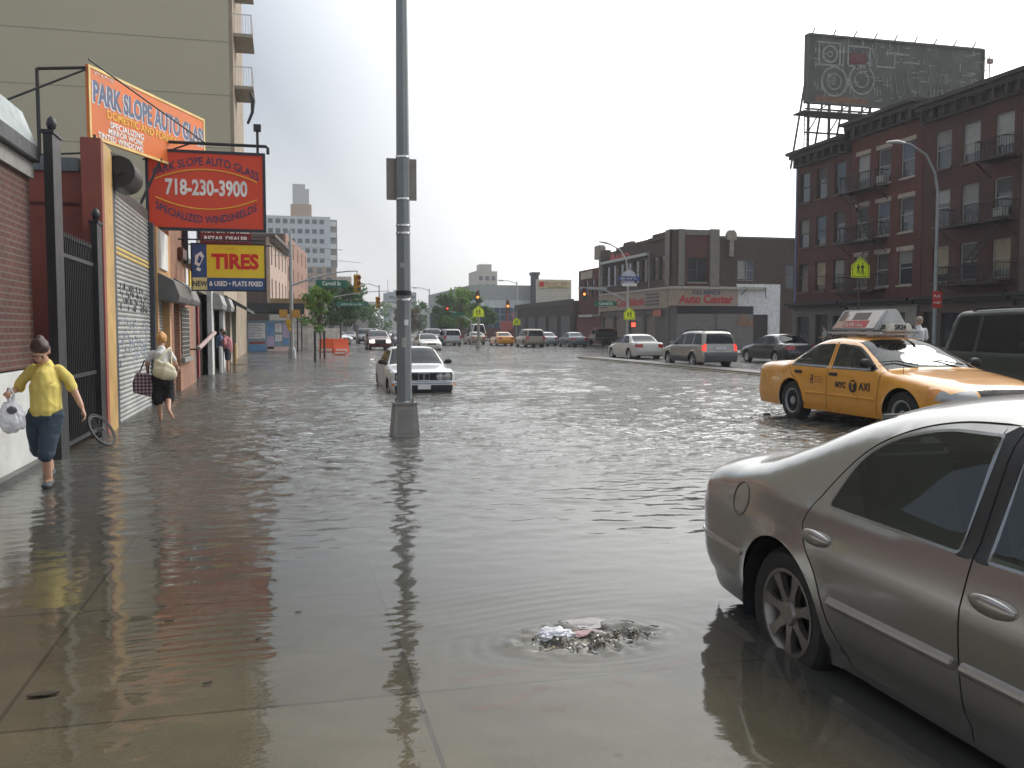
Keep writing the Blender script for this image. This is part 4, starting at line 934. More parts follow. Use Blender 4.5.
for (a0, a1, z0, dd) in ((20.1,22.6,2.14,.40),(23.0,25.6,2.18,.34)):
    m = MB(); m.prism([(-2.56,z0+.04),(-2.56+dd,z0),(-2.56+dd+.04,z0+.12),(-2.56+dd-.08,z0+.45),(-2.56,z0+.62)], a0, a1, 'xz'); m.build('shutter_box', mat('shutter_box_grey', (.13,.13,.125), .5, .3, dirt=.5), b3, bevel=.015)
window(b3, 'x', -2.57, 1, 24.4, 26.4, .85, 2.15, fm=FRAMED)
m = MB()
for y in np.arange(24.5, 26.4, .16): m.box(-2.56, -2.535, y-.008, y+.008, .82, 2.12)
for z in np.arange(.9, 2.15, .12): m.box(-2.55, -2.53, 24.4, 26.4, z-.008, z+.008)
m.build('window_bars', mat('pale_bars', (.35,.34,.31), .5), b3)
board(b3, 'sill', CONC, 'x', -2.568, 1, 24.3, 26.5, .72, .84, .1)
m = MB(); m.box(-2.568,-2.50,20.3,21.5,2.85,3.65); m.build('pale_panel', WHITE, b3)
m = MB(); m.box(-2.568,-2.44,24.0,25.0,3.35,3.62); m.build('alarm_box', mat('brown_box', (.10,.035,.02), .5), b3, bevel=.02)
m = MB(); m.box(-2.50,-2.44,25.2,27.8,3.45,4.42); f_ = m.build('sign_panel', mat('pale_blue_panel', (.55,.60,.64), .4, dirt=.2), b3)
m = MB(); m.box(-2.53,-2.42,25.08,25.2,3.3,4.5); m.box(-2.53,-2.42,27.8,27.9,3.3,4.5); m.box(-2.53,-2.42,25.2,27.8,3.32,3.45); m.build('sign_panel_frame', mat('navy_frame', (.02,.022,.035)), b3)
m = MB(); m.box(-2.568,-2.53,25.6,26.1,2.75,3.2); m.build('notice', WHITE, b3); m = MB(); m.box(-2.568,-2.53,26.7,27.2,2.65,3.2); m.build('notice', SIGNYEL, b3)
m = MB(); m.box(-2.568,-2.3,26.2,26.3,1.0,1.04); m.build('wall_bracket', IRON, b3)

# tyre sign and the small dealer sign above
ts = empty('tyre_sign', (-1.35, 24, 0), 0, 'yellow and blue hanging sign reading TIRES with NEW & USED FLATS FIXED', 'sign')
m = MB(); m.box(-1.87,-.47,23.95,24.05,2.87,3.70); m.build('yellow_board', SIGNYEL, ts)
m = MB(); m.box(-2.22,-1.872,23.95,24.05,2.87,3.70); m.box(-1.87,-.47,23.95,24.05,2.56,2.868); m.build('blue_board', SIGNBLUE, ts)
m = MB(); m.box(-2.22,-1.872,23.95,24.05,2.56,2.868); m.build('pale_board', mat('cream_yellow', (.72,.66,.30), .5), ts)
m = MB()
for (x0,x1,z0,z1) in ((-2.25,-2.22,2.53,3.73),(-.47,-.44,2.53,3.73),(-2.22,-.47,2.53,2.56),(-2.22,-.47,3.70,3.73)): m.box(x0,x1,23.94,24.06,z0,z1)
m.tube([(-2.55,24,3.82),(-.44,24,3.82)], .022, 6); m.tube([(-2.1,24,3.7),(-2.1,24,3.82)], .015, 6); m.tube([(-.7,24,3.7),(-.7,24,3.82)], .015, 6); m.build('frame', IRON, ts)
text('lettering', 'TIRES', .50, LETTERR, ts, (-1.18,23.945,3.26), (PI/2,0,0), sx=.93, bold=.045)
text('lettering', 'NEW', .19, NAVY, ts, (-2.045,23.945,2.71), (PI/2,0,0), sx=.80, bold=.02)
text('lettering', '& USED \u2022 FLATS FIXED', .165, LETTERW, ts, (-1.17,23.945,2.715), (PI/2,0,0), sx=.80, bold=.035)
blur_text('faint_print', mat('faint_yellow_ink', (.55,.40,.03), .5), ts, (-1.40,23.949,3.61), .55, .06, 0, 2)
m = MB(); m.prism([(-2.16,3.20),(-2.05,3.14),(-1.93,3.40),(-2.0,3.52),(-2.14,3.42)], 23.938, 23.948, 'xz'); m.prism([(-2.12,3.05),(-2.03,3.02),(-2.01,3.09),(-2.10,3.13)], 23.938, 23.948, 'xz'); m.build('emblem', LETTERW, ts)
m = MB(); m.prism([(-2.10,3.25),(-2.03,3.22),(-1.98,3.36),(-2.05,3.42)], 23.930, 23.937, 'xz'); m.build('emblem_detail', SIGNBLUE, ts)
ds = empty('dealer_sign', (-1.5, 25.5, 0), 0, 'small maroon sign reading MOTOR VEHICLE RETAIL DEALER above the tyre sign', 'sign')
m = MB(); m.box(-2.15,-.83,25.47,25.53,3.87,4.55); m.build('board', mat('maroon_sign', (.16,.012,.02), .5), ds)
for s_, z_, h_ in (('STATE OF NEW YORK', 4.37, .10), ('MOTOR VEHICLE', 4.20, .17), ('RETAIL DEALER', 3.99, .17)): text('lettering', s_, h_, LETTERW, ds, (-1.49,25.465,z_), (PI/2,0,0), bold=.03, sx=.95)
m = MB(); m.tube([(-2.55,25.5,4.6),(-.6,25.5,4.6)], .02, 6); m.tube([(-2.55,25.5,3.83),(-.3,25.5,3.83)], .02, 6); m.build('frame', IRON, ds)

# darker shopfronts further on
b4 = empty('dark_shopfront', (-2.55, 33, 0), 0, 'dark shopfront with a deep doorway and pale column beyond the tyre sign', 'building')
holes = [(28.4,32.6,-.2,2.75),(34.6,38.6,-.2,2.6)]
m = wall_cells(MB(), 'x', -2.9, .33, 28.02, 41.0, -.2, 4.4, holes); m.box(-9, -4.5, 28.02, 41, -.2, 4.3); m.build('wall', mat('grimy_stucco', (.16,.14,.12), .8, dirt=.4), b4)
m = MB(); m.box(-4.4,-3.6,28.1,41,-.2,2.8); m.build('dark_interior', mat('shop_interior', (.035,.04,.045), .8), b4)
m = MB(); m.box(-3.1,-2.75,28.6,29.9,.2,2.5); m.build('blue_door', mat('slate_door', (.05,.075,.09), .4, dirt=.3), b4)
m = MB(); m.box(-2.9,-2.72,30.9,31.4,-.1,2.5); m.build('red_door_panel', mat('dull_red_panel', (.22,.03,.03), .5), b4)
for y0 in (32.6, 38.6):
    m = MB(); m.box(-2.75,-2.42,y0,y0+.9,-.2,2.9); m.build('column', CONCW, b4)
m = MB(); m.tube([(-2.5,28.3,1.0),(-2.5,29.2,1.05),(-2.35,32.8,1.45)], .07, 8); m.build('hand_rail', mat('dull_pink_rail', (.35,.25,.24), .5), b4, smooth=40)
for (a0, a1, z0) in ((33.2,35.6,2.30),(38.4,40.9,2.35)):
    m = MB(); m.prism([(-2.56,z0),(-2.12,z0-.02),(-2.08,z0+.15),(-2.2,z0+.5),(-2.56,z0+.6)], a0, a1, 'xz'); m.build('shutter_box', mat('pale_shutter_box', (.30,.30,.28), .5, .3, dirt=.4), b4, bevel=.015)
b5 = empty('corner_shop', (-2.55, 47, 0), 0, 'two-storey shop with awnings nearest the tan apartment tower', 'building')
holes = [(42,45.5,-.2,2.6),(47,51,-.2,2.6)]+[(y,y+1.1,4.1,5.6) for y in (42.2,44.4,46.6,48.8,50.8)]
m = wall_cells(MB(), 'x', -2.9, .36, 41.02, 52.6, -.2, 6.5, holes); m.box(-9, -4.4, 41.02, 52.6, -.2, 6.4); m.build('wall', mat('cream_stucco', (.38,.32,.24), .8, dirt=.35), b5)
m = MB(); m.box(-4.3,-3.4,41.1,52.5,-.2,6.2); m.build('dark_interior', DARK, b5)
for y in (42.2,44.4,46.6,48.8,50.8): window(b5, 'x', -2.54, 1, y, y+1.1, 4.1, 5.6)
m = MB(); m.prism([(-2.53,3.1),(-1.6,2.55),(-1.6,2.4),(-2.53,2.9)], 41.6, 51.8, 'xz'); m.build('awning', mat('dark_awning', (.05,.05,.055), .7), b5)
cornice(b5, 'x', -2.54, 1, 41.02, 52.6, 6.75, .5, .4, mat('cream_cornice', (.42,.36,.27), .7))
for (y, h) in ((41.3, 1.1),):
    pass
for k, (x, y) in enumerate(((-2.25, 34.2), (-2.2, 43.0))):
    t_ = empty('bollard', (x, y, 0), 0, ('pale pipe bollard by the deep doorway', 'yellowish pipe bollard in front of the two-storey shop')[k], 'bollard')
    MB().lathe([(.001,.95),(.05,.93),(.07,.88),(.07,-.2)], 12).build('pipe', (CONCW, YELP)[k], t_, smooth=40, local=True)

# tan apartment tower with balconies
tw = empty('tan_tower', (-3, 60, 0), 0, 'tall tan apartment tower with a blank side wall and street balconies', 'building')
m = MB(); m.box(-30, -2.75, 53.0, 66.0, -.2, 52); m.build('wall', TANW, tw)
m = MB()
for k in range(1, 18): m.box(-30, -2.75, 52.985, 53.0, 2.9*k, 2.9*k+.03)
m.build('floor_joints', mat('render_joint', (.29,.27,.21), .9), tw)
m = MB(); m.box(-2.75, -2.55, 53.01, 66.0, -.2, 52); m.build('street_wall', BR_TAN, tw)
for k in range(5, 12):
    z = 2.9*k+.85; y0 = 54.0
    m = MB(); m.box(-2.55,-1.5,y0,y0+3.2,z-.18,z); s_ = m.build('balcony', mat('balcony_slab', (.30,.27,.22), .8), tw)
    r = MB()
    for t in np.linspace(y0, y0+3.2, 24): r.box(-1.60,-1.58,t-.012,t+.012,z,z+1.05)
    for t in np.linspace(-2.75,-1.6,9): r.box(t-.012,t+.012,y0,y0+.02,z,z+1.05)
    r.box(-1.62,-1.56,y0,y0+3.2,z+1.02,z+1.07); r.box(-2.8,-1.56,y0-.01,y0+.03,z+1.02,z+1.07); r.build('railing', mat('white_railing', (.6,.6,.58), .5), s_, local=True)
    window(tw, 'x', -2.55, 1, 54.4, 56.4, z+.1, z+2.1)

# hoarding with posters under a scaffold shed
hd = empty('poster_hoarding', (-1.3, 67, 0), 0, 'plywood hoarding pasted with blue and white posters beneath the shed', 'hoarding')
m = MB(); m.box(-3.1, .35, 67.0, 67.08, -.2, 2.25); m.build('panel', mat('painted_plywood', (.25,.36,.46), .7, dirt=.3), hd)
prr = random.Random(9); PC = [mat('poster_white', (.80,.80,.80), .6, dirt=.1), mat('poster_blue', (.14,.32,.62), .6), mat('poster_lilac', (.5,.42,.65), .6), mat('poster_pinkish', (.75,.55,.56), .6), mat('poster_dull_red', (.35,.07,.07), .6)]
for (x0,x1,z0,z1,c) in ((-2.5,-1.35,.95,2.05,0),(-2.45,-1.35,.55,.72,4),(-2.45,-1.35,.05,.5,1),(-3.0,-2.6,.1,2.1,1),(-2.95,-2.62,.15,.6,0),(-1.2,-.75,1.2,2.1,1),(-1.2,-.75,.2,1.1,2),(-.65,-.2,1.4,2.0,0),(-.65,-.2,.75,1.2,0),(-.1,.3,1.0,2.05,2),(-.1,.3,.5,.9,1),(-1.2,.3,.02,.35,3)):
    m = MB(); m.box(x0,x1,66.985,66.999,z0,z1); m.build('poster', PC[c], hd)
    if c == 0:
        m = MB()
        for z in np.arange(z0+.12, z1-.08, .11): m.box(x0+.08, x1-.08-prr.random()*.3*(x1-x0), 66.975, 66.984, z, z+.035)
        m.build('poster_print', mat('print_grey', (.25,.28,.36), .6), hd)
sh = empty('scaffold_shed', (-1, 66, 0), 0, 'dark scaffold shed roofing the pavement before the corner', 'shed')
m = MB(); m.box(-4.4, 1.4, 66.1, 70, 2.72, 2.84); m.box(-4.4, 1.4, 66.0, 66.08, 2.84, 3.45); m.box(1.32, 1.4, 66.1, 70, 2.84, 3.4); m.build('deck', mat('shed_dark_green', (.02,.03,.035), .7), sh)
m = MB(); m.box(-1.0, 2.6, 69.3, 69.4, 3.2, 3.9); m.build('fascia_board', mat('tan_beam', (.30,.20,.09), .7), sh)
for (x, y) in ((-3.3,66.2),(.9,66.2),(1.25,69.6)):
    m = MB(); m.cyl((x,y,-.3),(x,y,2.72),.05,n=8); m.bar((x,y,2.1),(x+.6 if x<1 else x, y if x<1 else y+.6,2.7),.05); m.build('post', IRON, sh)
bb = MB()
# construction clutter beyond the signal pole
pale = empty('white_tarpaulin_fence', (1.4, 72, 0), 0, 'run of pale tarpaulin-covered fence behind the young trees', 'fence')
m = MB()
for k in range(6):
    a = .5+.62*k; m.obox((a+.3, 72+.1*(k%2), .75), (.30,.04,0), (0,.03,0), (0,0,.95))
m.build('tarpaulin', mat('pale_tarpaulin', (.55,.53,.49), .7, var=.3, scale=2, dirt=.4, dcol=(.3,.2,.15)), pale)

# brown corner building and what lies beyond on the left
def slant_building(name, label, p0, p1, depth, z1, wm, nwin, floors, fm=FRAMEW, corn=True, side=None):
    p0 = Vector((*p0,0)); p1 = Vector((*p1,0)); d = (p1-p0); L_ = d.length; ang = math.atan2(d.y, d.x)
    r = bpy.data.objects.new(name, None); COL.objects.link(r); r.location = p0; r.rotation_euler = (0,0,ang); tag(r, label, 'building')
    # local: x along the street front, -y towards the street
    hs = []; fh = (z1-4.0)/floors
    for f in range(floors):
        for k in range(nwin):
            x = L_*(k+.5)/nwin; z = 4.0+fh*f+fh*.2; hs.append((x-.5, x+.5, z, z+fh*.58))
    m = wall_cells(MB(), 'y', 0, .3, 0, L_, 3.4, z1, hs); m.build('wall', wm, r, local=True)
    m = MB(); m.box(0, .3, .3, depth, -.2, z1); m.box(L_-.3, L_, .3, depth, -.2, z1); m.box(.3, L_-.3, .45, depth, 3.4, z1-.3); m.build('side_wall', side or wm, r, local=True)
    m = MB(); m.box(0, L_, .1, .5, -.2, 3.39); m.build('shopfront', mat('dim_shopfront', (.06,.055,.05), .5, dirt=.3), r, local=True)
    for h in hs:
        m = MB(); m.box(h[0], h[1], .14, .17, h[2], h[3]); w_ = m.build('window', WINGLASS, r, local=True)
        m = MB(); m.box(h[0], h[0]+.08, .08, .139, h[2], h[3]); m.box(h[1]-.08, h[1], .08, .139, h[2], h[3]); m.box(h[0]+.08, h[1]-.08, .08, .139, (h[2]+h[3])/2-.04, (h[2]+h[3])/2+.04); m.build('frame', fm, w_, local=True)
    if corn:
        m = MB(); m.box(-.1, L_+.1, -.55, .3, z1-.02, z1+.3); m.box(0, L_, -.3, -.002, z1-.5, z1-.02)
        for x in np.arange(.5, L_, 1.): m.box(x-.1, x+.1, -.45, -.3, z1-.6, z1-.02)
        m.build('cornice', mat('brown_cornice', (.07,.05,.04), .7), r, local=True)
    return r
SIDEB = brick('brick_brown_side', (.09,.055,.042), (.07,.042,.034), (.10,.08,.07))
PINKST = mat('pinkish_render', (.42,.31,.25), .8, var=.15, dirt=.3)
slant_building('corner_house', 'brown three-storey corner house with a pink front behind the tyre sign', (-1.25,88), (.35,105), 14, 10.3, PINKST, 5, 2, side=SIDEB)
slant_building('brick_house', 'orange brown brick house next beyond the pink-fronted corner house', (.3,116), (3.6,146), 14, 13.5, mat('orange_brown_front', (.25,.13,.085), .8, dirt=.3), 5, 3, corn=False, side=mat('dark_party_wall', (.10,.06,.045), .8))
# white apartment block far off
ap = empty('white_apartment_block', (4, 262, 0), 0, 'far white apartment block with a rooftop tank, brown brick lower floors', 'building')
APW = mat('pale_grey_render', (.48,.52,.55), .7, var=.08); APB = mat('buff_brick', (.34,.25,.18), .8)
m = MB(); m.box(-14, 13, 262, 290, 19.5, 33.5); m.build('upper_wall', APW, ap)
m = MB(); m.box(-14, 14.6, 261.4, 290, 0, 19.4); m.build('lower_wall', APB, ap)
m = MB(); m.box(13, 15.0, 264, 286, 19.5, 33); m.build('stair_wing', mat('grey_side', (.22,.22,.22), .7), ap)
for z in (21.5, 24.7, 27.9, 31.0): m = MB(); m.box(13, 14.7, 262.5, 264, z, z+1.3); m.build('balcony', mat('pale_balcony', (.6,.6,.58), .6), ap)
m = MB(); m.box(2.2, 8, 266, 274, 33.5, 37.4); m.build('penthouse', mat('buff_penthouse', (.36,.26,.18), .8), ap)
m = MB(); m.box(2.8, 6.3, 267, 272, 37.4, 43.2); m.box(6.3, 7.4, 268, 271, 37.4, 42); m.build('rooftop_tank', mat('pale_tank', (.45,.46,.47), .6), ap)
for f in range(5):
    for k in range(11):
        x = -10+2.0*k; z = 20.6+2.7*f; m = MB(); m.box(x, x+1.25, 261.9, 261.99, z, z+1.25); m.build('window', WINGLASS, ap)
for f in range(3):
    for k in range(3): m = MB(); m.box(6.6+2.6*k, 7.9+2.6*k, 261.25, 261.38, 12.5+2.6*f-6*(0), 13.9+2.6*f); m.build('window', WINGLASS, ap)
b6 = empty('buff_apartment_house', (19, 300, 0), 0, 'buff apartment house just right of the white block', 'building')
m = MB(); m.box(17, 21.5, 300, 320, 0, 19); m.build('wall', mat('buff_render', (.40,.34,.28), .8), b6)
for f in range(5): m = MB(); m.box(18.2, 20.4, 299.9, 299.99, 4.5+2.8*f, 5.9+2.8*f); m.build('window', WINGLASS, b6)
# ------------------------------------------------------------------ right side of the avenue
BR_A = brick('brick_brown_red', (.11,.034,.024), (.08,.025,.018), (.07,.045,.036))
BR_B = brick('brick_wine_red', (.15,.034,.024), (.105,.026,.019), (.08,.046,.04))
BR_C = brick('brick_dull_red', (.105,.030,.023), (.08,.024,.019), (.066,.045,.038))
BR_D = brick('brick_mauve', (.16,.10,.085), (.13,.08,.07), (.12,.09,.08))
BR_E = brick('brick_dark_brown', (.085,.05,.038), (.065,.038,.03), (.08,.065,.055))
STONE = mat('weathered_stone', (.30,.27,.22), .8, var=.2, dirt=.5)
LINT = mat('pale_lintel', (.36,.30,.25), .8, dirt=.4)
XR = 32.0
def tenement(name, label, y0, y1, z1, bm_, cents, ac=(), fm=FRAMEW, lint=None, corn=True, esc=None, brk=.8, base=None, ww=.55):
    r = empty(name, (XR, (y0+y1)/2, 0), 0, label, 'building')
    rows = [(3.95,5.75),(6.75,8.55),(9.6,11.45)]
    hs = [(c-ww, c+ww, a, b) for c in cents for a, b in rows]
    m = wall_cells(MB(), 'x', XR, .35, y0+.01, y1-.01, 3.25, z1, hs); m.box(XR+.36, XR+14, y0+.01, y0+.4, -.2, z1); m.box(XR+.36, XR+14, y1-.4, y1-.01, -.2, z1); m.box(XR+13.7, XR+14, y0+.4, y1-.4, -.2, z1); m.build('wall', bm_, r)
    m = MB(); m.box(XR+.36, XR+13.7, y0+.41, y1-.41, z1-.8, z1-.6); m.build('roof', BLACK, r)
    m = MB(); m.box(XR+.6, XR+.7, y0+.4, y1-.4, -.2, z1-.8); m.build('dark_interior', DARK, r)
    rr = random.Random(int(y0))
    for i, h in enumerate(hs):
        window(r, 'x', XR, -1, *h, fm=fm, lintel=lint, sill=LINT if lint else mat('brown_sill', (.10,.06,.05)), blind=rr.choice((0,.35,.5,.5,.75)), ac=(i in ac))
    if corn: cornice(r, 'x', XR, -1, y0+.02, y1-.02, z1+.1, .95, .8, mat('brown_black_cornice', (.035,.026,.023), .7), brk)
    if esc: fire_escape(r, 'x', XR-.02, -1, esc[0], esc[1], esc[2])
    return r
ta = tenement('red_brick_tenement', 'brown-red four-storey tenement at the street corner, leftmost of the row', 46.42, 52.2, 12.7, BR_A, (51.2,49.35,47.45), fm=FRAMED)
tb_ = tenement('red_brick_tenement', 'wine red tenement with pale window lintels and a raised cornice, second in the row', 40.3, 46.4, 13.3, BR_B, (45.25,43.4,41.5), ac=(5,), lint=LINT, esc=(43.0,46.2,(3.7,6.5,9.35)))
tc_ = tenement('red_brick_tenement', 'dull red tenement with black fire escapes behind the curved street lamp, third in the row', 33.9, 40.28, 12.9, BR_C, (38.85,36.95,34.9), ac=(7,), esc=(34.0,37.9,(3.7,6.5)))
fire_escape(tc_, 'x', XR-.02, -1, 33.9, 35.6, (9.3,))
td = tenement('red_brick_tenement', 'mauve brown tenement cut off by the right edge', 22.0, 33.88, 12.9, BR_D, (32.6,30.3,28.0,25.7), lint=LINT)
# shopfronts
def shopfront(root, y0, y1, m_, doors, win):
    hs = [(a, b, -.2, 2.5) for a, b in doors]+[(a, b, .7, 2.4) for a, b in win]
    m = wall_cells(MB(), 'x', XR-.10, .3, y0, y1, -.2, 2.9, hs); m.build('shopfront', m_, root)
    for a, b in doors: m = MB(); m.box(XR+.1, XR+.15, a, b, -.2, 2.5); m.build('door', mat('dark_door', (.03,.028,.03), .5), root)
    for a, b in win: m = MB(); m.box(XR+.05, XR+.08, a, b, .7, 2.4); m.build('shop_window', WINGLASS, root)
    m = MB(); m.box(XR-.45, XR-.1, y0, y1, 2.9, 3.22); m.box(XR-.75, XR-.45, y0, y1, 3.1, 3.24); m.build('shop_cornice', mat('black_shop_cornice', (.02,.018,.02), .6), root)
shopfront(ta, 46.5, 52.2, mat('grey_green_shopfront', (.10,.10,.09), .6, dirt=.4), [(48.3,49.6)], [(50.3,51.7),(46.9,47.8)])
shopfront(tb_, 40.4, 46.3, mat('cream_grey_shopfront', (.26,.25,.22), .6, dirt=.4), [(41.3,42.4),(44.5,45.4)], [(42.8,44.1)])
shopfront(tc_, 34.0, 40.2, mat('brown_shopfront', (.075,.05,.045), .6, dirt=.4), [(39.0,39.9)], [(36.2,38.6),(34.3,35.8)])
shopfront(td, 22.1, 33.8, mat('brown_shopfront2', (.075,.06,.055), .6, dirt=.4), [(31.0,32.1)], [(28,30.4),(24,27)])
m = MB(); m.box(XR-.04, XR-.01, 52.0, 52.19, 3.3, 12.6); m.build('blue_edge_pipe', mat('bluish_downpipe', (.10,.11,.22), .5), ta)
# rooftop billboard on its steel frame
A = Vector((47.6,48.1+.0,0)); 
def bbp(t): return Vector((XR+4.0-.0, 0, 0))
bl = empty('billboard', (35.5, 45, 13), 0, 'weathered dark rooftop billboard on a steel frame above the tenements', 'billboard')
P0 = Vector((32.5,51.9,0)); P1 = Vector((45.6,51.9,0)); dv = (P1-P0).normalized(); LB = (P1-P0).length; nv = Vector((dv.y,-dv.x,0)); nv = nv if nv.y < 0 else -nv
def onb(m, u0, u1, z0, z1, o0, o1, mi=0): return m.obox(P0+dv*(u0+u1)/2+nv*(o0+o1)/2+Vector((0,0,(z0+z1)/2)), dv*(u1-u0)/2, nv*(o1-o0)/2, (0,0,(z1-z0)/2), mi)
ZB0, ZB1 = 16.1, 20.2
DZ = .95
BBM = mat('billboard_grime', (.085,.09,.08), .8, var=.45, scale=.9, dirt=.6, dcol=(.035,.038,.035))
m = MB(); onb(m, 0, LB, ZB0, ZB1, -.12, 0); m.build('panel', BBM, bl)
m = MB(); onb(m, -.12, 0, ZB0-.1, ZB1+.1, -.3, .1); onb(m, LB, LB+.12, ZB0-.1, ZB1+.1, -.3, .1); onb(m, 0, LB, ZB1, ZB1+.14, -.2, .1); onb(m, 0, LB, ZB0-.12, ZB0, -.2, .1); m.build('frame', mat('dull_frame', (.09,.095,.085), .7), bl)
_onb = onb
def onb(m, u0, u1, z0, z1, o0, o1, mi=0): return _onb(m, u0, u1, z0+DZ, z1+DZ, o0, o1, mi)
PALE = mat('peeling_pale_paint', (.26,.26,.24), .8, var=.4, scale=3, dirt=.8, dcol=(.09,.09,.085))
def ringb(m, u, z, r, w, n=20, a0=0, a1=2*PI, sx=1.):
    for k in range(n):
        a, b = a0+(a1-a0)*k/n, a0+(a1-a0)*(k+1)/n
        p = [P0+dv*(u+sx*rr*math.cos(t))+nv*.02+Vector((0,0,z+DZ+rr*math.sin(t))) for rr, t in ((r,a),(r+w,a),(r+w,b),(r,b))]
        m.add(p+[q-nv*.018 for q in p], [(0,1,2,3),(7,6,5,4),(0,4,5,1),(2,6,7,3)])
m = MB(); br = random.Random(5)
ringb(m, 1.55, 18.2, .45, .12); ringb(m, 1.55, 18.2, .12, .08)
for (u, z) in ((1.9,16.5),(3.9,16.75)): ringb(m, u, z, .85, .12, 26); ringb(m, u, z, .45, .09, 18)
for u in (.7,2.2,2.45): onb(m, u, u+.12, 17.4, 18.8, .004, .02)
for (u0,u1,z) in ((.6,2.4,17.45),(.6,2.4,18.85),(2.8,4.4,18.75),(2.8,4.4,17.5),(4.9,6.3,17.6),(5.6,7.4,18.5),(6.9,8.2,18.0)): onb(m, u0, u1, z, z+.11, .004, .02)
for (u, z0, z1) in ((2.8,17.5,18.8),(4.4,17.5,18.8),(6.25,17.6,18.7)): onb(m, u, u+.1, z0, z1, .004, .02)
for k in range(9): onb(m, 1.55+.16*(k%3), 1.65+.16*(k%3), 16.3+.18*(k//3), 16.42+.18*(k//3), .022, .03)
for k in range(150):
    u = br.uniform(.3, LB-.5); z = br.uniform(15.3, 19.0); l = br.uniform(.1,.7)
    if br.random() < .5: onb(m, u, u+l, z, z+.06, .004, .018)
    else: onb(m, u, u+.06, z, z+l, .004, .018)
for k in range(13):   # long slanted ghost strokes towards the right
    u = 6.6+.42*k; 
    a = P0+dv*u+nv*.015; b = P0+dv*(u+(.35 if k % 2 else -.3))+nv*.015; a.z = 16.6+.3*(k%3); b.z = 18.3+.5*(k%2); m.bar(a, b, .09, .02)
m.build('peeling_lettering', PALE, bl)
m = MB(); onb(m, 2.95, 4.2, 17.7, 18.4, .004, .02); m.build('red_patch', mat('faded_red_patch', (.12,.04,.04), .8), bl)
m = MB(); onb(m, .5, 4.5, 15.15, 15.55, .004, .02); m.build('rust_patch', mat('rust_patch', (.17,.09,.055), .8, var=.4, dirt=.5), bl)
m = MB(); V0 = lambda z: Vector((0,0,z))
_onb(m, -1.0, LB+.3, 15.15, 15.22, -.1, 1.2)
for u in np.arange(.2, LB, 1.5):
    p = P0+dv*u; m.bar(p-nv*.2+V0(12.2), p-nv*.2+V0(20.1), .14); m.bar(p-nv*2.2+V0(12.2), p-nv*.2+V0(19.0), .1); m.bar(p+nv*1.1+V0(15.2), p-nv*.2+V0(14.2), .06); m.bar(p+V0(20.2), p+nv*.4+V0(20.6), .06); m.bar(p-nv*.15+V0(15.2), p+dv*1.5-nv*.15+V0(16.1), .07)
for z in (13.2, 14.2, 15.2, 15.7, 17.5, 19.2): m.bar(P0-nv*.25+V0(z), P1-nv*.25+V0(z), .1)
for k in range(5): m.bar(P1-nv*.2+V0(16.6+.8*k), P1+dv*.75-nv*.2+V0(16.6+.8*k), .04)
m.bar(P1+dv*.75-nv*.2+V0(16.2), P1+dv*.75-nv*.2+V0(20.0), .05)
for u in (-.2,.15): m.bar(P0+dv*u+V0(12.4), P0+dv*u+V0(15.2), .05)
for z in np.arange(12.5,15.1,.3): m.bar(P0-dv*.2+V0(z), P0+dv*.15+V0(z), .03)
m.build('steel_frame', mat('rusty_steel', (.12,.10,.085), .7, dirt=.5), bl, fix=False)
m = MB()
for (u, z) in ((.7,19.6),(1.1,17.9)): p = P1+dv*u-nv*.1+Vector((0,0,z)); m.obox(p, dv*.2, nv*.12, (0,0,.16))
m.build('spotlight', mat('lamp_box', (.30,.20,.19), .5), bl, bevel=.03)

# brick auto centre on the far corner, chamfer-less front towards us
ac_ = empty('auto_centre', (36, 78, 0), 0, 'two-storey dark brick auto centre with red Auto Center lettering on the far corner', 'building')
YF = 71.4
hs = [(33.5,35.25,5.65,7.75),(38.2,39.8,5.85,7.6),(42.9,43.8,5.2,7.3)]
m = wall_cells(MB(), 'y', YF, .4, 32.0, 36.4, 5.3, 10.0, hs[:1]); m.build('wall', BR_B, ac_)
m = wall_cells(MB(), 'y', YF, .4, 36.41, 52, -.2, 9.6, hs[1:]+[(36.41,42.3,-.2,5.3)]); m.build('wall', BR_E, ac_)
ys = [72.6,74.2,76.6,78.6,80.6,82.6,84.6,86.4]
hz = [(y,y+1.25,5.9,8.0) for y in ys]
m = wall_cells(MB(), 'x', 32.0, .4, 71.81, 88.4, 5.3, 9.4, hz); m.build('wall', BR_E, ac_)
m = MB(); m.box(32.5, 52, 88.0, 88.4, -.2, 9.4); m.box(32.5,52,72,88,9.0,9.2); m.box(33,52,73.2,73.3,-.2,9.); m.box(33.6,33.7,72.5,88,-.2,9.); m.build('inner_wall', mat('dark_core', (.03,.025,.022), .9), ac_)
m = MB()
for (x0,x1,zt) in ((32.55,33.15,10.14),(35.5,36.4,10.2)): m.box(x0,x1,YF-.18,YF-.002,5.35,zt)
m.box(31.82,31.998,YF-.1,72.35,5.35,10.1)
m.box(33.15,35.5,YF-.12,YF-.002,9.65,10.12); m.box(36.4,52,YF-.06,YF-.002,9.5,9.66); m.box(33.2,33.25,YF-.14,YF-.003,5.35,9.64); m.build('stone_pilaster', mat('grey_stone', (.20,.185,.155), .8, var=.2, dirt=.5), ac_, bevel=.02)
m = MB(); m.box(31.8,32.54,YF-.1,YF-.003,5.35,10.1); m.build('corner_pier', BR_E, ac_); m = MB(); m.prism([(37.1,9.3),(38.0,9.3),(38.0,9.85),(37.8,10.15),(37.3,10.15),(37.1,9.85)], YF-.2, YF+.2, 'xz'); m.box(37.35,37.75,YF-.16,YF-.01,7.9,9.3); m.build('gable_ornament', STONE, ac_)
window(ac_, 'y', YF, -1, 33.5, 35.25, 5.65, 7.75, fm=mat('teal_frame', (.05,.09,.085), .5), sill=STONE, cross=True)
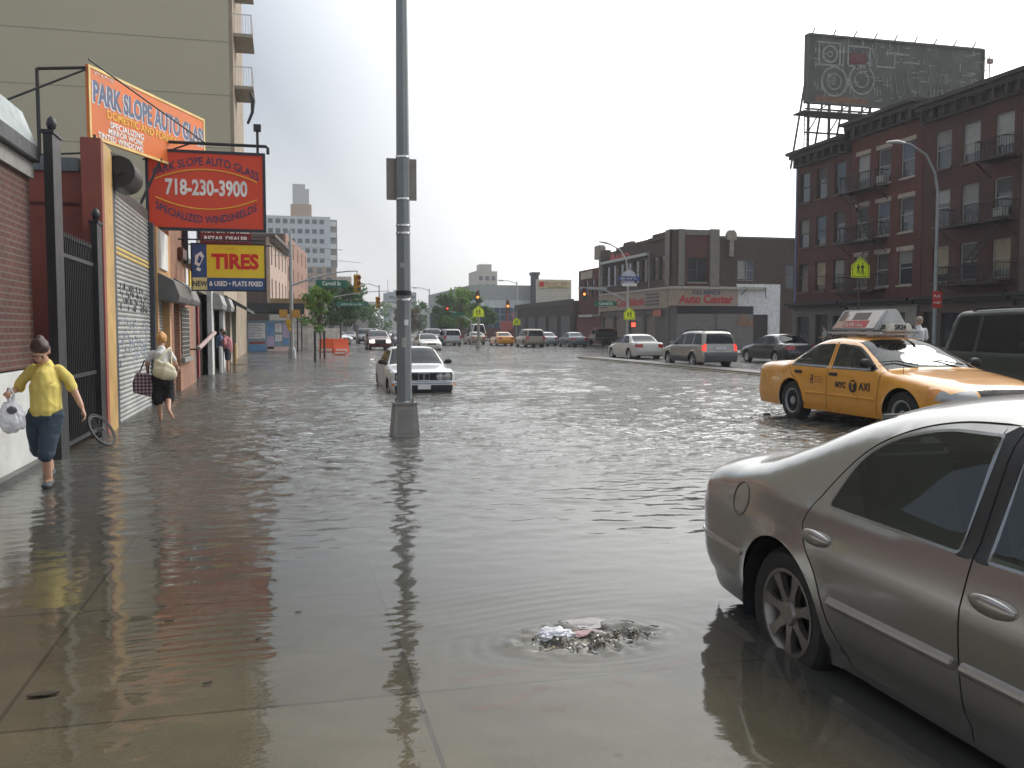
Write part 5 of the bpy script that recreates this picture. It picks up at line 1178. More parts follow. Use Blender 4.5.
window(ac_, 'y', YF, -1, 38.2, 38.95, 5.85, 7.6, blind=.9); window(ac_, 'y', YF, -1, 39.05, 39.8, 5.85, 7.6, blind=.9); window(ac_, 'y', YF, -1, 42.9, 43.8, 5.2, 7.3, fm=FRAMED)
for h in hz: window(ac_, 'x', 32.0, -1, *h, fm=FRAMED)
# avenue front roofline: stepped parapets
m = MB(); m.box(31.85,32.35,71.9,75.2,9.4,9.98); m.box(31.9,32.3,75.2,76.3,9.4,9.75)
m.prism([(76.3,9.4),(84.5,9.4),(84.5,9.62),(82.6,9.66),(82.5,9.95),(80.4,9.95),(80.3,9.72),(76.3,9.72)], 31.95, 32.3, 'yz'); m.prism([(84.5,9.4),(88.4,8.9),(88.4,8.6),(84.5,9.0)], 31.96, 32.29, 'yz'); m.box(31.8,32.4,87.2,88.4,8.4,9.7); m.build('parapet', BR_E, ac_)
m = MB(); m.box(31.6,31.9,76.0,88.2,8.25,8.5); m.build('canopy_rail', mat('pale_rail', (.42,.43,.42), .5), ac_)
m = MB(); m.cyl((31.85,75.9,5.3),(31.85,75.9,8.6),.05); m.cyl((31.85,88.3,3.3),(31.85,88.3,8.6),.06); m.build('downpipe', mat('grey_downpipe', (.3,.3,.3)), ac_)
# sign band wrapping the corner
BAND = mat('sign_band_tan', (.33,.26,.20), .6, dirt=.35); RB = mat('sign_red_faded', (.42,.03,.03), .5, dirt=.2)
m = MB(); m.box(31.7, 38.1, YF-.35, YF-.01, 3.62, 5.05); m.box(31.65,31.99,YF-.01,88.4,3.45,5.05); m.build('sign_band', BAND, ac_)
m = MB(); m.box(31.6, 40.8, YF-.45, YF-.01, 5.06, 5.28); m.box(31.55,31.99,YF-.01,88.4,5.06,5.24); m.build('band_cornice', mat('pale_band_cornice', (.40,.38,.34), .6, dirt=.3), ac_)
text('lettering', 'FULL SERVICE', .46, mat('blue_lettering', (.03,.05,.12)), ac_, (35.1,YF-.36,4.74), (PI/2,0,0), bold=.03, sx=.95)
text('lettering', 'Auto Center', .95, RB, ac_, (35.1,YF-.36,4.16), (PI/2,0,0), bold=.045, sx=1.0)
text('lettering', 'Collision', 1.0, RB, ac_, (31.64,80.0,4.15), (PI/2,0,-PI/2), bold=.045, sx=2.0)
text('lettering', 'Auto', 1.1, RB, ac_, (31.94,83.6,8.75), (PI/2,0,-PI/2), bold=.04, sx=2.4)
m = MB()
for k in range(4): m.box(31.60,31.648,73.2,76.0,3.75+.3*k,3.9+.3*k)
for k in range(3): m.box(31.60,31.648,86.0,88.0,3.75+.35*k,3.9+.35*k)
m.build('band_stripe', mat('slate_stripe', (.10,.10,.12), .6), ac_)
m = MB(); m.box(38.12, 42.3, YF-.12, YF-.01, 3.62, 5.55); m.box(39.75, 42.3, YF-.12, YF-.01, 2.9, 3.62); m.box(41.15,42.3, YF-.12, YF-.01,-.2,2.9); m.build('white_wall', mat('white_stucco', (.72,.73,.74), .7, dirt=.2), ac_)
m = MB(); m.box(39.8,41.15,YF-.05,YF+.1,-.2,2.9); m.build('door', mat('dark_doorway', (.03,.025,.025)), ac_)
m = MB(); m.box(32.5,39.74,YF-.06,YF-.01,2.95,3.6); m.build('transom', mat('black_transom', (.012,.012,.014), .4), ac_)
m = MB(); slats(m, 'y', YF-.03, -1, 32.5, 36.1, -.1, 2.95, .1, .03); slats(m, 'y', YF-.03, -1, 36.3, 39.78, -.1, 2.95, .1, .03); m.build('roller_shutter', mat('mauve_grey_shutter', (.21,.20,.195), .6, dirt=.3), ac_, smooth=50, fix=False)
m = MB(); m.box(31.9,32.49,YF-.08,YF-.01,-.2,3.6); m.box(36.1,36.3,YF-.08,YF-.01,-.2,2.95); m.build('shopfront_pier', mat('grey_pier', (.13,.12,.115), .7), ac_)
m = MB(); m.box(38.2,39.75,YF-.10,YF-.075,1.9,2.5); m.box(38.4,39.0,YF-.105,YF-.10,2.5,2.85); m.build('mural_patch', mat('orange_mural', (.24,.13,.08), .6, var=.4), ac_)
m = MB(); m.bar((38.3,YF-.5,4.6),(38.9,YF-.5,5.1),.07); m.bar((40.6,YF-.5,5.2),(40.7,YF-.5,4.3),.06); m.build('bracket', IRON, ac_)
# avenue ground floor: bays with roller doors
m = MB()
for y0, y1 in ((71.5,74.4),(76.9,77.5),(80.6,81.4),(84.6,85.2),(88.0,88.4)): m.box(31.85,32.2,y0,y1,-.2,3.44)
m.box(31.9,32.2,74.4,88.0,2.9,3.44); m.build('avenue_pier', mat('avenue_grey_wall', (.14,.13,.12), .7, dirt=.3), ac_)
for y0, y1 in ((74.4,76.9),(77.5,80.6),(81.4,84.6),(85.2,88.0)):
    m = MB(); slats(m, 'x', 32.1, -1, y0, y1, -.1, 2.9, .11, .03); m.build('roller_door', mat('tan_roller_door', (.24,.21,.17), .6, dirt=.3), ac_, smooth=50, fix=False)
m = MB(); m.lathe([(.001,0),(.42,0),(.42,.15),(.001,.15)], 16, 'x', (31.8,85.6,1.0)); m.build('mounted_tyre', BLACK, ac_, smooth=40)
board(ac_, 'lit_sign', mat('dull_orange_sign', (.45,.12,.07), .5), 'x', 31.64, -1, 72.5, 74.2, 2.75, 3.3, .1)

# next brick building and the low ones beyond
nb = empty('brick_shop_house', (32, 92, 0), 0, 'two-storey red brick shop house beyond the auto centre', 'building')
hs = [(89.3,90.3,5.0,7.0),(91.2,92.2,5.0,7.0),(93.2,94.2,5.0,7.0)]
m = wall_cells(MB(), 'x', 32, .4, 88.5, 96.3, 3.2, 8.1, hs); m.box(32.45,44,95.9,96.3,-.2,8.1); m.box(32.8,32.9,88.6,95.8,-.2,8); m.build('wall', BR_B, nb)
for h in hs: window(nb, 'x', 32.0, -1, *h, fm=FRAMED)
m = MB(); m.box(31.7,32.3,88.45,88.9,3.0,10.2); m.box(31.6,32.1,88.4,90.0,8.9,10.3); m.build('stone_turret', STONE, nb)
m = MB(); m.box(31.8,32.2,88.5,96.3,-.2,2.9); m.build('shopfront', mat('red_shop_boards', (.14,.035,.03), .6, dirt=.3), nb)
m = MB(); m.box(31.2,31.9,89.5,94,2.95,3.19); m.build('canopy', mat('pale_canopy', (.5,.5,.5), .5), nb)
m = MB(); m.box(31.9,31.99,91.5,95.3,7.1,7.9); m.build('blank_panel', mat('beige_panel', (.38,.33,.26), .6), nb)
lb = empty('low_dark_building', (34, 103, 0), 0, 'low dark single-storey building under the white roof sign', 'building')
m = MB(); m.box(32, 46, 98, 125, -.2, 4.9); m.box(31.9,32.0,98,125,4.4,5.1); m.build('wall', mat('brown_black_render', (.07,.055,.05), .8, dirt=.4), lb)
for k in range(5): m = MB(); m.box(31.88,31.95,99+5*k,102.5+5*k,.2,3.2); m.build('shutter', mat('graffiti_grey_shutter', (.12,.125,.125), .6, var=.4), lb)
rb_ = empty('roof_sign_panel', (34.6,116,5), 0, 'big white rooftop panel with a yellow and red header, above the low dark building', 'sign')
m = MB(); m.box(32.6,37.5,116,116.2,4.95,8.3); m.build('panel', mat('cream_panel', (.60,.58,.50), .6, dirt=.15), rb_)
m = MB(); m.box(32.9,37.3,115.9,115.99,7.1,8.1); m.build('header', mat('pale_yellow_header', (.55,.48,.30), .6), rb_)
m = MB(); m.box(33.0,33.6,115.85,115.89,7.35,8.0); m.build('red_square', LETTERR, rb_)
blur_text('faded_lettering', mat('faded_red', (.50,.12,.09)), rb_, (35.4,115.895,7.82), 3.2, .42, 0, 6, False, .03)
blur_text('faded_lettering', mat('faded_green', (.25,.28,.10)), rb_, (35.5,115.895,7.33), 2.9, .28, 0, 7, False, .03)
m = MB()
for z in np.arange(5.3,7.0,.35): m.box(32.7,37.4,115.97,115.995,z,z+.03)
m.build('panel_joint', mat('panel_joint', (.45,.43,.38), .7), rb_)
gb = empty('grey_glass_building', (37,152,0), 0, 'pale grey building with a blue glass lower front at the end of the street', 'building')
m = MB(); m.box(31.2,46,152,200,6.7,9.3); m.build('upper_wall', mat('pale_grey_cladding', (.34,.36,.35), .7), gb)
m = MB(); m.box(31.4,46,151.9,200,5.4,6.69); m.build('light_band', mat('light_band', (.52,.56,.57), .6), gb)
m = MB(); m.box(31.4,46,152.1,199,2.0,5.39); m.build('glass_front', mat('blue_glass_front', (.05,.09,.14), .15, .1), gb)
m = MB()
for x in np.arange(31.4,46,1.2): m.box(x-.05,x+.05,152.02,152.1,2.0,5.39)
for z in (3.1,4.2): m.box(31.4,46,152.02,152.09,z-.04,z+.04)
m.build('mullion', mat('grey_mullion', (.3,.33,.35)), gb)
m = MB(); m.box(31.4,46,152.1,199,0,1.99); m.build('brick_base', BR_B, gb)
m = MB(); m.box(38.2,42.4,151.8,151.88,3.4,4.6); m.build('sign_panel', mat('mauve_sign', (.28,.13,.18), .6), gb)
m = MB(); m.box(41.6,42.6,150.0,151.7,5.0,11.0); m.box(41.4,42.8,149.9,151.8,11.0,11.5); m.build('dark_turret', mat('dark_teal_turret', (.04,.055,.06), .7), gb)
cbb = empty('concrete_tower', (60,300,0), 0, 'pale concrete tower rising just behind the grey glass building', 'building')
m = MB(); m.box(63,70.5,300,312,0,21.5); m.box(65,69,302,308,21.5,24.0); m.build('wall', mat('pale_concrete_wall', (.42,.39,.35), .8), cbb)
for f in range(4):
    for k in range(3): m = MB(); m.box(64.2+2.2*k,65.4+2.2*k,299.85,299.98,10+2.8*f,11.4+2.8*f); m.build('window', WINGLASS, cbb)
dt = empty('grey_tower', (50,400,0), 0, 'blue-grey slab tower far away behind the lamp post', 'building')
m = MB(); m.box(44.5,57,400,420,0,18.3); m.box(48,51,404,410,18.3,19.4); m.build('wall', mat('blue_grey_wall', (.20,.25,.28), .7), dt)
for f in range(6): m = MB(); m.box(45,56.5,399.85,399.98,2.5+2.6*f,3.6+2.6*f); m.build('window', WINGLASS, dt)
m = MB(); m.cyl((45,405,18.3),(45,405,24),.15,n=6); m.build('mast', GALV, dt)
vd = empty('viaduct', (30,350,0), 0, 'pale railway viaduct arching over the far end of the avenue', 'bridge')
m = MB(); pts = [(x, 350, 7.6+4.0*(1-((x-33)/20)**2)) for x in np.linspace(15,51,14)]
for a_, b_ in zip(pts[:-1], pts[1:]): m.bar(a_, b_, 8, 1.5)
for x in (17,25,41,49): m.box(x-1,x+1,347,353,0,8.2)
m.build('deck', mat('pale_viaduct', (.45,.46,.44), .8), vd)
# filler terraces closing the vista, both sides
for k, (x0,x1,y0,z,c,lab) in enumerate(((8,17,190,7,(.36,.33,.29),'low pale building behind the big leafy trees on the left'),(-2,12,330,9,(.30,.27,.25),'buff low building far up the left side'),(52,75,260,9,(.34,.31,.28),'beige low building far up the right side'),(58,80,420,12,(.35,.36,.36),'pale grey block closing the avenue'),(20,44,520,9,(.38,.38,.37),'faint pale block below the viaduct'))):
    r = empty('distant_building', (x0,y0,0), 0, lab, 'building')
    m = MB(); m.box(x0,x1,y0,y0+20,0,z); m.box(x0+1,x0+3,y0+4,y0+8,z,z+1.5); m.build('wall', mat('distant_wall%d' % k, c, .8, var=.2), r)
    for f in range(int(z/3)):
        for j in range(int((x1-x0)/2.5)): m = MB(); m.box(x0+.8+2.5*j,x0+2+2.5*j,y0-.12,y0-.01,1.2+3*f,2.7+3*f); m.build('window', WINGLASS, r)
# ------------------------------------------------------------------ street furniture
POLE = mat('pole_grey', (.20,.215,.22), .45, .35, var=.15, scale=1.2, stretch=(1,1,.3), bump=.1, dirt=.35, dcol=(.10,.10,.10))
BASEM = mat('pole_base_grey', (.27,.255,.235), .6, .2, var=.15, dirt=.4, dcol=(.12,.11,.10))
lp = empty('lamp_post', (1.69,13.15,0), 0, 'tall grey octagonal lamp post with a cast box base standing in the water, centre', 'lamp post')
m = MB(); 
def sq(m, z0, z1, a, b, mi=0):
    vs = [(sx*a, sy*a, z0) for sx, sy in ((-1,-1),(1,-1),(1,1),(-1,1))]+[(sx*b, sy*b, z1) for sx, sy in ((-1,-1),(1,-1),(1,1),(-1,1))]
    m.add(vs, [(0,1,2,3)[::-1],(4,5,6,7),(0,1,5,4),(1,2,6,5),(2,3,7,6),(3,0,4,7)], mi)
sq(m, -.3, -.05, .25, .25); sq(m, -.05, .46, .205, .165); sq(m, .46, .50, .18, .18); m.build('base', BASEM, lp, bevel=.012, local=True)
m = MB()
vs = []
for sx, z, y_ in ((-.12,.04,-.203),(.12,.04,-.203),(.10,.40,-.175),(-.10,.40,-.175)): vs.append((sx, y_, z))
m.add(vs+[(v[0],v[1]+.02,v[2]) for v in vs], [(0,1,2,3),(0,4,5,1),(1,5,6,2),(2,6,7,3),(3,7,4,0)]); m.build('access_door', mat('base_door_grey', (.22,.21,.20), .6, .2, dirt=.3), lp, local=True, bevel=.004)
m = MB(); m.tube([(0,0,.48),(0,0,.52)], [.16,.13], 8); m.tube([(0,0,.5),(0,0,9.4)], [.112,.065], 8); m.tube([(0,0,9.2),(.3,0,9.8),(1.2,0,10.2),(2.2,0,10.25)], [.06,.05,.045,.04], 8)
for sx, sy in ((-1,-1),(1,-1),(1,1),(-1,1)): m.cyl((sx*.11,sy*.11,.50),(sx*.11,sy*.11,.56),.02,n=6)
m.build('shaft', POLE, lp, smooth=35, local=True)
m = MB(); m.tube([(2.1,0,10.24),(2.4,0,10.25),(2.75,0,10.2)], [(.05,.05),(.16,.08),(.08,.05)], 10); m.build('lamp_head', POLE, lp, smooth=50, local=True)
for z in (1.99,2.95,3.06,3.44,4.04): 
    r_ = .112-.0053*(z-.5)+.004; m = MB().lathe([(r_,z-.016),(r_+.004,z-.012),(r_+.004,z+.012),(r_,z+.016)], 16)
    m.build('steel_band', mat('bright_band', (.62,.63,.62), .25, .9), lp, smooth=40, local=True)
m = MB(); m.tube([(0,0,2.05),(0,0,2.12)], [.113,.113], 12); m.build('tape_wrap', BLACK, lp, smooth=40, local=True)
for (z0, z1, a, mm_) in ((1.30,1.44,-1.7,'old_sticker'),(1.62,1.70,-1.35,'pale_sticker'),(2.45,2.52,-1.9,'old_sticker')):
    rr_ = .112-.0053*(z0-.5)+.002; m = MB(); vs = [(rr_*math.cos(t), rr_*math.sin(t), z) for z in (z0,z1) for t in np.linspace(a-.3,a+.3,5)]; m.add(vs, [(i,i+1,i+6,i+5) for i in range(4)]); m.build('sticker', mat(mm_, (.42,.40,.36) if mm_[0]=='o' else (.6,.6,.58), .7, var=.3, dirt=.6), lp, local=True, fix=False)
m = MB(); m.box(-.225,.215,.105,.12,3.44,4.04); m.build('sign_back', mat('bare_sign_back', (.25,.225,.20), .5, .5, dirt=.3), lp, local=True, bevel=.004)
# signal and lamp poles
SIGY = mat('signal_yellow', (.50,.27,.02), .5, dirt=.2); SGREEN = mat('street_sign_green', (.01,.14,.085), .45)
def signal_head(root, p, facing, lit=None, col=SIGY, s=1.):
    """three-lens head; facing = unit vector of the lens side"""
    f = Vector(facing); sd = Vector((-f.y,f.x,0)); p = Vector(p)
    m = MB(); m.obox(p, sd*.16*s, f*.12*s, (0,0,.5*s)); h = m.build('signal_head', col, root, bevel=.02)
    for k, (nm, c, on) in enumerate((('red_lens',(.3,.02,.015),(1,.08,.04)),('amber_lens',(.3,.15,.02),(1,.30,.06)),('green_lens',(.02,.15,.08),(.1,.9,.5)))):
        q = p+Vector((0,0,(.32-.32*k)*s))+f*.125*s
        l = MB(); l.cyl(q, q+f*.03*s, .11*s, n=12); l.build(nm, mat('lit_'+nm, on, .3, emis=2.2) if lit == k else mat(nm, c, .3), h, local=True)
        v = MB(); v.tube([q, q+f*.18*s], [.13*s,.13*s], 12, cap=False); v.build('visor', col, h, local=True, fix=False)
def arm(root, a, b, rise, r=.05, m_=GALV, name='mast_arm'):
    a, b = Vector(a), Vector(b); pts = [a.lerp(b, t)+Vector((0,0,rise*math.sin(t*PI/2)-(b.z-a.z)*0)) for t in np.linspace(0,1,8)]
    m = MB(); m.tube(pts, [r*(1-.5*t) for t in np.linspace(0,1,8)], 8); m.build(name, m_, root, smooth=40)
def pole(root, x, y, z1, r=.1, m_=GALV, base=True):
    m = MB(); m.tube([(x,y,-.3),(x,y,z1)], [r,r*.65], 10)
    if base: m.tube([(x,y,-.3),(x,y,.45),(x,y,.6)], [r*2.1,r*1.7,r*1.1], 8)
    m.build('shaft', m_, root, smooth=40)
def street_name(root, x0, x1, y, z, s):
    m = MB(); m.box(x0,x1,y-.02,y+.02,z-.2,z+.2); m.build('street_sign', SGREEN, root)
    if not s: blur_text('sign_print', LETTERW, root, ((x0+x1)/2,y-.022,z), (x1-x0)*.7, .16, 0, 11, False, .01)
    else: text('lettering', s, .30, LETTERW, root, ((x0+x1)/2,y-.03,z), (PI/2,0,0), bold=.02, sx=(x1-x0)/2.0)
ps = empty('signal_pole', (.38,51.3,0), 0, 'left corner signal pole with curved mast arm, green Carroll St sign and yellow signal head', 'traffic light')
pole(ps, .38, 51.3, 7.0, .12); arm(ps, (.38,51.3,4.0), (4.0,51.3,4.0), .85, .06)
m = MB(); m.tube([(.38,51.3,6.2),(3.2,51.3,6.0)], .02, 6); m.tube([(-1.2,51.3,5.6),(.38,51.3,5.65),(4.2,51.3,5.3)], .012, 5); m.build('stay_wire', GALV, ps)
m = MB(); m.tube([(4.0,51.3,4.85),(3.98,51.3,4.6)], .03, 6); m.build('hanger', GALV, ps)
signal_head(ps, (3.98,51.3,4.15), (.3,-.95,0), None); street_name(ps, 1.72, 3.42, 51.3, 4.13, 'Carroll St')
for (x, z) in ((-.05,2.45),(.62,2.45)):
    m = MB(); m.box(x-.22,x+.22,51.1,51.4,z-.22,z+.22); m.build('pedestrian_signal', mat('amber_box', (.62,.33,.05), .5), ps, bevel=.02)
m = MB(); m.box(.08,.36,51.0,51.2,1.75,2.15); m.tube([(.2,51.1,1.75),(.3,51.1,1.5)], .08, 8); m.build('control_box', mat('yellow_box', (.70,.40,.03), .5), ps, bevel=.02)
p2 = empty('signal_pole', (2.6,78,0), 0, 'farther mast arm with a small green street sign over the left trees', 'traffic light')
pole(p2, 2.6, 78, 6.0, .11); arm(p2, (2.6,78,4.0), (8.8,78,4.0), .9, .05); street_name(p2, 4.3, 7.0, 78, 3.75, ''); signal_head(p2, (7.8,78,3.9), (.2,-.98,0))
# median signal pole with school sign
def school_sign(root, x, y, z, w, facing=(0,-1), figs=True):
    h = w; m = MB(); pl = [(x-w/2,z-h/2),(x+w/2,z-h/2),(x+w/2,z+h*.08),(x,z+h/2),(x-w/2,z+h*.08)]
    m.prism(pl, y-.02, y, 'xz'); s_ = m.build('school_sign', mat('fluorescent_yellow_green', (.80,.95,.02), .4), root)
    m = MB(); q = .90; pl2 = [(x+(a-x)*q, z+(b-z)*q) for a, b in pl]; pl3 = [(x+(a-x)*(q-.05), z+(b-z)*(q-.05)) for a, b in pl]
    n = 5
    for k in range(n):
        a, b, c, d = pl2[k], pl2[(k+1)%n], pl3[(k+1)%n], pl3[k]; m.add([(a[0],y-.025,a[1]),(b[0],y-.025,b[1]),(c[0],y-.025,c[1]),(d[0],y-.025,d[1]),(a[0],y-.019,a[1]),(b[0],y-.019,b[1]),(c[0],y-.019,c[1]),(d[0],y-.019,d[1])], [(0,1,2,3),(0,4,5,1),(2,6,7,3)])
    m.build('sign_border', LETTERB, s_, local=True)
    f = MB()
    for dx, sc_ in ((-.13*w/1., .85),(.10*w, 1.)):
        u = w*sc_*.01; cx = x+dx; cz = z-.10*w
        f.lathe([(.001,0),(4.2*u,0),(4.2*u,.006),(.001,.006)], 12, 'y', (cx, y-.03, cz+27*u))
        f.prism([(cx-5*u,cz+20*u),(cx+5*u,cz+20*u),(cx+4*u,cz),(cx-4*u,cz)], y-.03, y-.024, 'xz')
        f.prism([(cx-4*u,cz+.5*u),(cx+0*u,cz+.5*u),(cx-6*u,cz-24*u),(cx-10*u,cz-22*u)], y-.03, y-.024, 'xz'); f.prism([(cx,cz+.5*u),(cx+4*u,cz+.5*u),(cx+8*u,cz-22*u),(cx+4*u,cz-24*u)], y-.03, y-.024, 'xz')
        f.prism([(cx-5*u,cz+19*u),(cx-3*u,cz+16*u),(cx-9*u,cz+5*u),(cx-11*u,cz+7*u)], y-.03, y-.024, 'xz'); f.prism([(cx+5*u,cz+19*u),(cx+3*u,cz+16*u),(cx+8*u,cz+6*u),(cx+11*u,cz+8*u)], y-.03, y-.024, 'xz')
    f.build('walking_figures', LETTERB, s_, local=True)
pm = empty('median_signal_pole', (16.1,75.5,0), 0, 'median signal pole carrying a yellow-green school crossing sign and a signal head', 'traffic light')
pole(pm, 16.1, 75.5, 5.0, .13, BASEM); school_sign(pm, 16.05, 75.3, 3.15, .98); signal_head(pm, (16.0,75.4,4.35), (-.1,-1,0), 1, mat('dark_signal', (.05,.045,.035), .6))
arm(pm, (15.5,75.6,2.3), (13.6,75.6,2.6), .55, .05); signal_head(pm, (13.4,75.6,3.15), (0,-1,0), 0, mat('dark_signal', (.05,.045,.035)), .7); m = MB(); m.box(13.8,14.9,75.55,75.6,2.78,3.02); m.build('street_sign', SGREEN, pm)
m = MB(); m.cyl((15.5,75.6,-.2),(15.5,75.6,2.4),.05,n=8); m.build('side_post', GALV, pm)
pr = empty('orange_signal_pole', (25.9,105,0), 0, 'reddish pole with a glowing orange signal before the grey glass building', 'traffic light')
pole(pr, 25.9, 105, 5.2, .16, mat('rust_red_pole', (.30,.07,.05), .6)); signal_head(pr, (25.9,104.8,4.4), (-.1,-1,0), 1, mat('rust_signal', (.22,.07,.04), .6), 1.3)
m = MB(); m.box(25.0,26.5,104.7,104.75,1.5,2.6); m.build('notice_panel', mat('red_white_panel', (.45,.12,.12), .6), pr)
sc2 = empty('school_sign_post', (28.3,110,0), 0, 'small distant school crossing sign on a thin post', 'sign'); pole(sc2, 28.3, 110, 3.2, .06, GALV, False); school_sign(sc2, 28.3, 109.8, 2.65, 1.0)
# right corner pole by the auto centre
pc = empty('corner_lamp_pole', (28.3,72,0), 0, 'pale lamp pole at the auto centre corner with mast arm and round sign', 'traffic light')
pole(pc, 28.3, 72, 6.4, .13, mat('pale_galvanised', (.42,.43,.43), .5, .3)); arm(pc, (28.3,72,3.9), (24.8,72,3.9), 1.25, .06)
m = MB(); m.tube([(28.3,72,6.3),(28.15,72,7.4),(27.6,72,8.3),(26.6,72,8.8)], [.08,.07,.06,.05], 8); m.build('lamp_arm', mat('pale_galvanised'  , (.42,.43,.43)), pc, smooth=40)
m = MB(); m.tube([(26.8,72,8.75),(26.2,72,8.9),(25.7,72,8.95)], [(.06,.06),(.2,.1),(.1,.05)], 10); m.build('lamp_head', mat('white_lamp_head', (.6,.6,.58), .4), pc, smooth=50)
signal_head(pc, (24.4,72,4.55), (-.15,-1,0), 1, mat('dark_signal', (.05,.045,.035))); street_name(pc, 25.3, 27.3, 71.95, 3.78, 'Carroll St')
m = MB(); m.tube([(24.2,72,4.9),(28.3,72,5.5)], .02, 6); m.box(23.9,26.4,71.98,72.02,4.95,5.15); m.build('cable', GALV, pc)
m = MB(); m.lathe([(.001,0),(.62,0),(.62,.05),(.001,.05)], 20, 'y', (28.35,71.8,6.0)); m.build('round_sign', mat('pale_lilac_sign', (.50,.50,.56), .5), pc)
m = MB(); m.box(27.3,29.3,71.7,71.78,5.72,6.08); m.build('blue_sign', mat('parking_blue', (.03,.05,.22), .5), pc)
blur_text('sign_print', LETTERW, pc, (28.3,71.696,5.9), 1.5, .17, 0, 8, False, .02)
m = MB(); m.box(27.7,29.0,71.7,71.76,5.25,5.5); m.build('small_plate', WHITE, pc)
school_sign(pc, 28.35, 71.7, 2.95, 1.02)
m = MB(); m.box(28.4,28.9,71.6,71.85,1.75,2.25); m.build('pedestrian_signal', mat('dark_signal', (.05,.045,.035)), pc); m = MB(); m.box(28.5,28.85,71.57,71.598,1.83,2.18); m.build('red_hand_light', mat('lit_red_lens', (1,.08,.04), .3, emis=2.2), pc)
# street lamp and school sign before the tenements
sl_ = empty('street_lamp', (28.6,35.0,0), 0, 'curved-arm street lamp in front of the red tenements, upper right', 'street lamp')
pole(sl_, 28.6, 35.0, 7.8, .10, mat('lamp_pole_grey', (.25,.27,.27), .5, .3)); m = MB(); m.tube([(28.6,35.0,7.7),(28.45,35.05,8.6),(28.0,35.1,9.4),(27.2,35.2,9.85),(26.75,35.25,9.9)], [.065,.055,.05,.045,.04], 8); m.build('lamp_arm', mat('lamp_pole_grey', (.25,.27,.27)), sl_, smooth=40)
m = MB(); m.tube([(26.95,35.2,9.88),(26.55,35.25,9.93),(26.1,35.3,9.9)], [(.05,.05),(.15,.08),(.07,.04)], 12); m.build('lamp_head', mat('white_lamp_head', (.6,.6,.58)), sl_, smooth=50)
m = MB(); m.box(28.35,28.85,34.85,34.88,2.55,3.3); rp = m.build('red_parking_sign', mat('red_sign_face', (.50,.04,.035), .5), sl_)
blur_text('sign_print', LETTERW, sl_, (28.6,34.846,3.08), .36, .12, 0, 9, False, .02); blur_text('sign_print', LETTERW, sl_, (28.6,34.846,2.78), .38, .10, 0, 10, False, .02)
ss = empty('school_sign_post', (28.3,40.2,0), 0, 'large yellow-green school crossing sign showing two walking figures, in front of the tenements', 'sign')
m = MB(); m.cyl((28.3,40.2,-.2),(28.3,40.2,5.0),.045,n=8); m.build('post', mat('dark_post', (.05,.05,.05), .6), ss); school_sign(ss, 28.3, 40.1, 4.72, 1.05)
# thin utility poles far off
for (x, y, h, lab) in ((32.0,124,8.4,'thin lamp post with a short arm before the grey glass building'),(22.0,140,8.0,'thin pale pole by the round trees at the far end'),(12.2,120,7.5,'thin pale pole left of the round trees')):
    u = empty('utility_pole', (x,y,0), 0, lab, 'pole'); pole(u, x, y, h, .12, GALV, False); m = MB(); m.tube([(x,y,h-.3),(x-1.2,y,h+.1),(x-2.2,y,h+.1)], .05, 6); m.tube([(x-2,y,h+.1),(x-2.7,y,h+.12)], [.12,.08], 6); m.build('lamp_arm', GALV, u, smooth=40)
# orange plastic barriers
OB = mat('orange_plastic', (.80,.11,.025), .45, var=.1, dirt=.15, dcol=(.5,.12,.05))
def barrier():
    r = empty('water_barrier', (0,0,0), 0, 'x', 'barrier', 'orange plastic barriers by the flooded corner')
    m = MB(); m.prism([(-.28,0),(.28,0),(.24,.35),(.13,.5),(.11,.98),(-.11,.98),(-.13,.5),(-.24,.35)], -.55, .55, 'yz'); m.build('body', OB, r, bevel=.03, smooth=40, local=True)
    m = MB(); m.box(-.4,.4,-.30,-.25,.1,.28); m.build('white_stripe', WHITE, r, local=True); m = MB(); m.lathe([(.001,1.05),(.09,1.04),(.09,.97)], 12); m.build('fill_cap', OB, r, local=True); return r
bq = barrier(); index_kids()
SPB = [((3.75,63.5,-.05),.2,'orange plastic barrier, right one of the near pair by the young trees'),((2.95,65.5,-.05),-.3,'orange plastic barrier, left one of the near pair'),((4.0,72.5,-.1),.1,'orange plastic barrier farther back, behind the pair'),((3.1,75,-.1),.4,'leaning orange barrier at the back against the fence')]
bq.location = SPB[0][0]; bq.rotation_euler = (0,0,SPB[0][1]); bq['label'] = SPB[0][2]
for p_, a_, l_ in SPB[1:]: dup(bq, p_, a_, l_)
bw = empty('striped_barricade', (3.3,56.5,0), 0, 'low half-sunk orange and white barricade board in front of the barriers', 'barrier')
m = MB(); m.box(2.95,3.65,56.5,56.56,-.05,.28); m.build('board', OB, bw); m = MB(); m.box(3.0,3.6,56.46,56.495,.09,.18); m.build('white_stripe', WHITE, bw)
# parking rule post near pole etc: tree guards
for k, (x, y, lab) in enumerate(((1.45,45.5,'dark slim post under the young street tree, left one'),(2.1,50.2,'dark slim post under the young street tree, right one'))):
    r = empty('slim_post', (x,y,0), 0, lab, 'post'); MB().lathe([(.001,1.55),(.05,1.52),(.06,1.45),(.055,-.3)], 10).build('shaft', IRON, r, smooth=40, local=True)

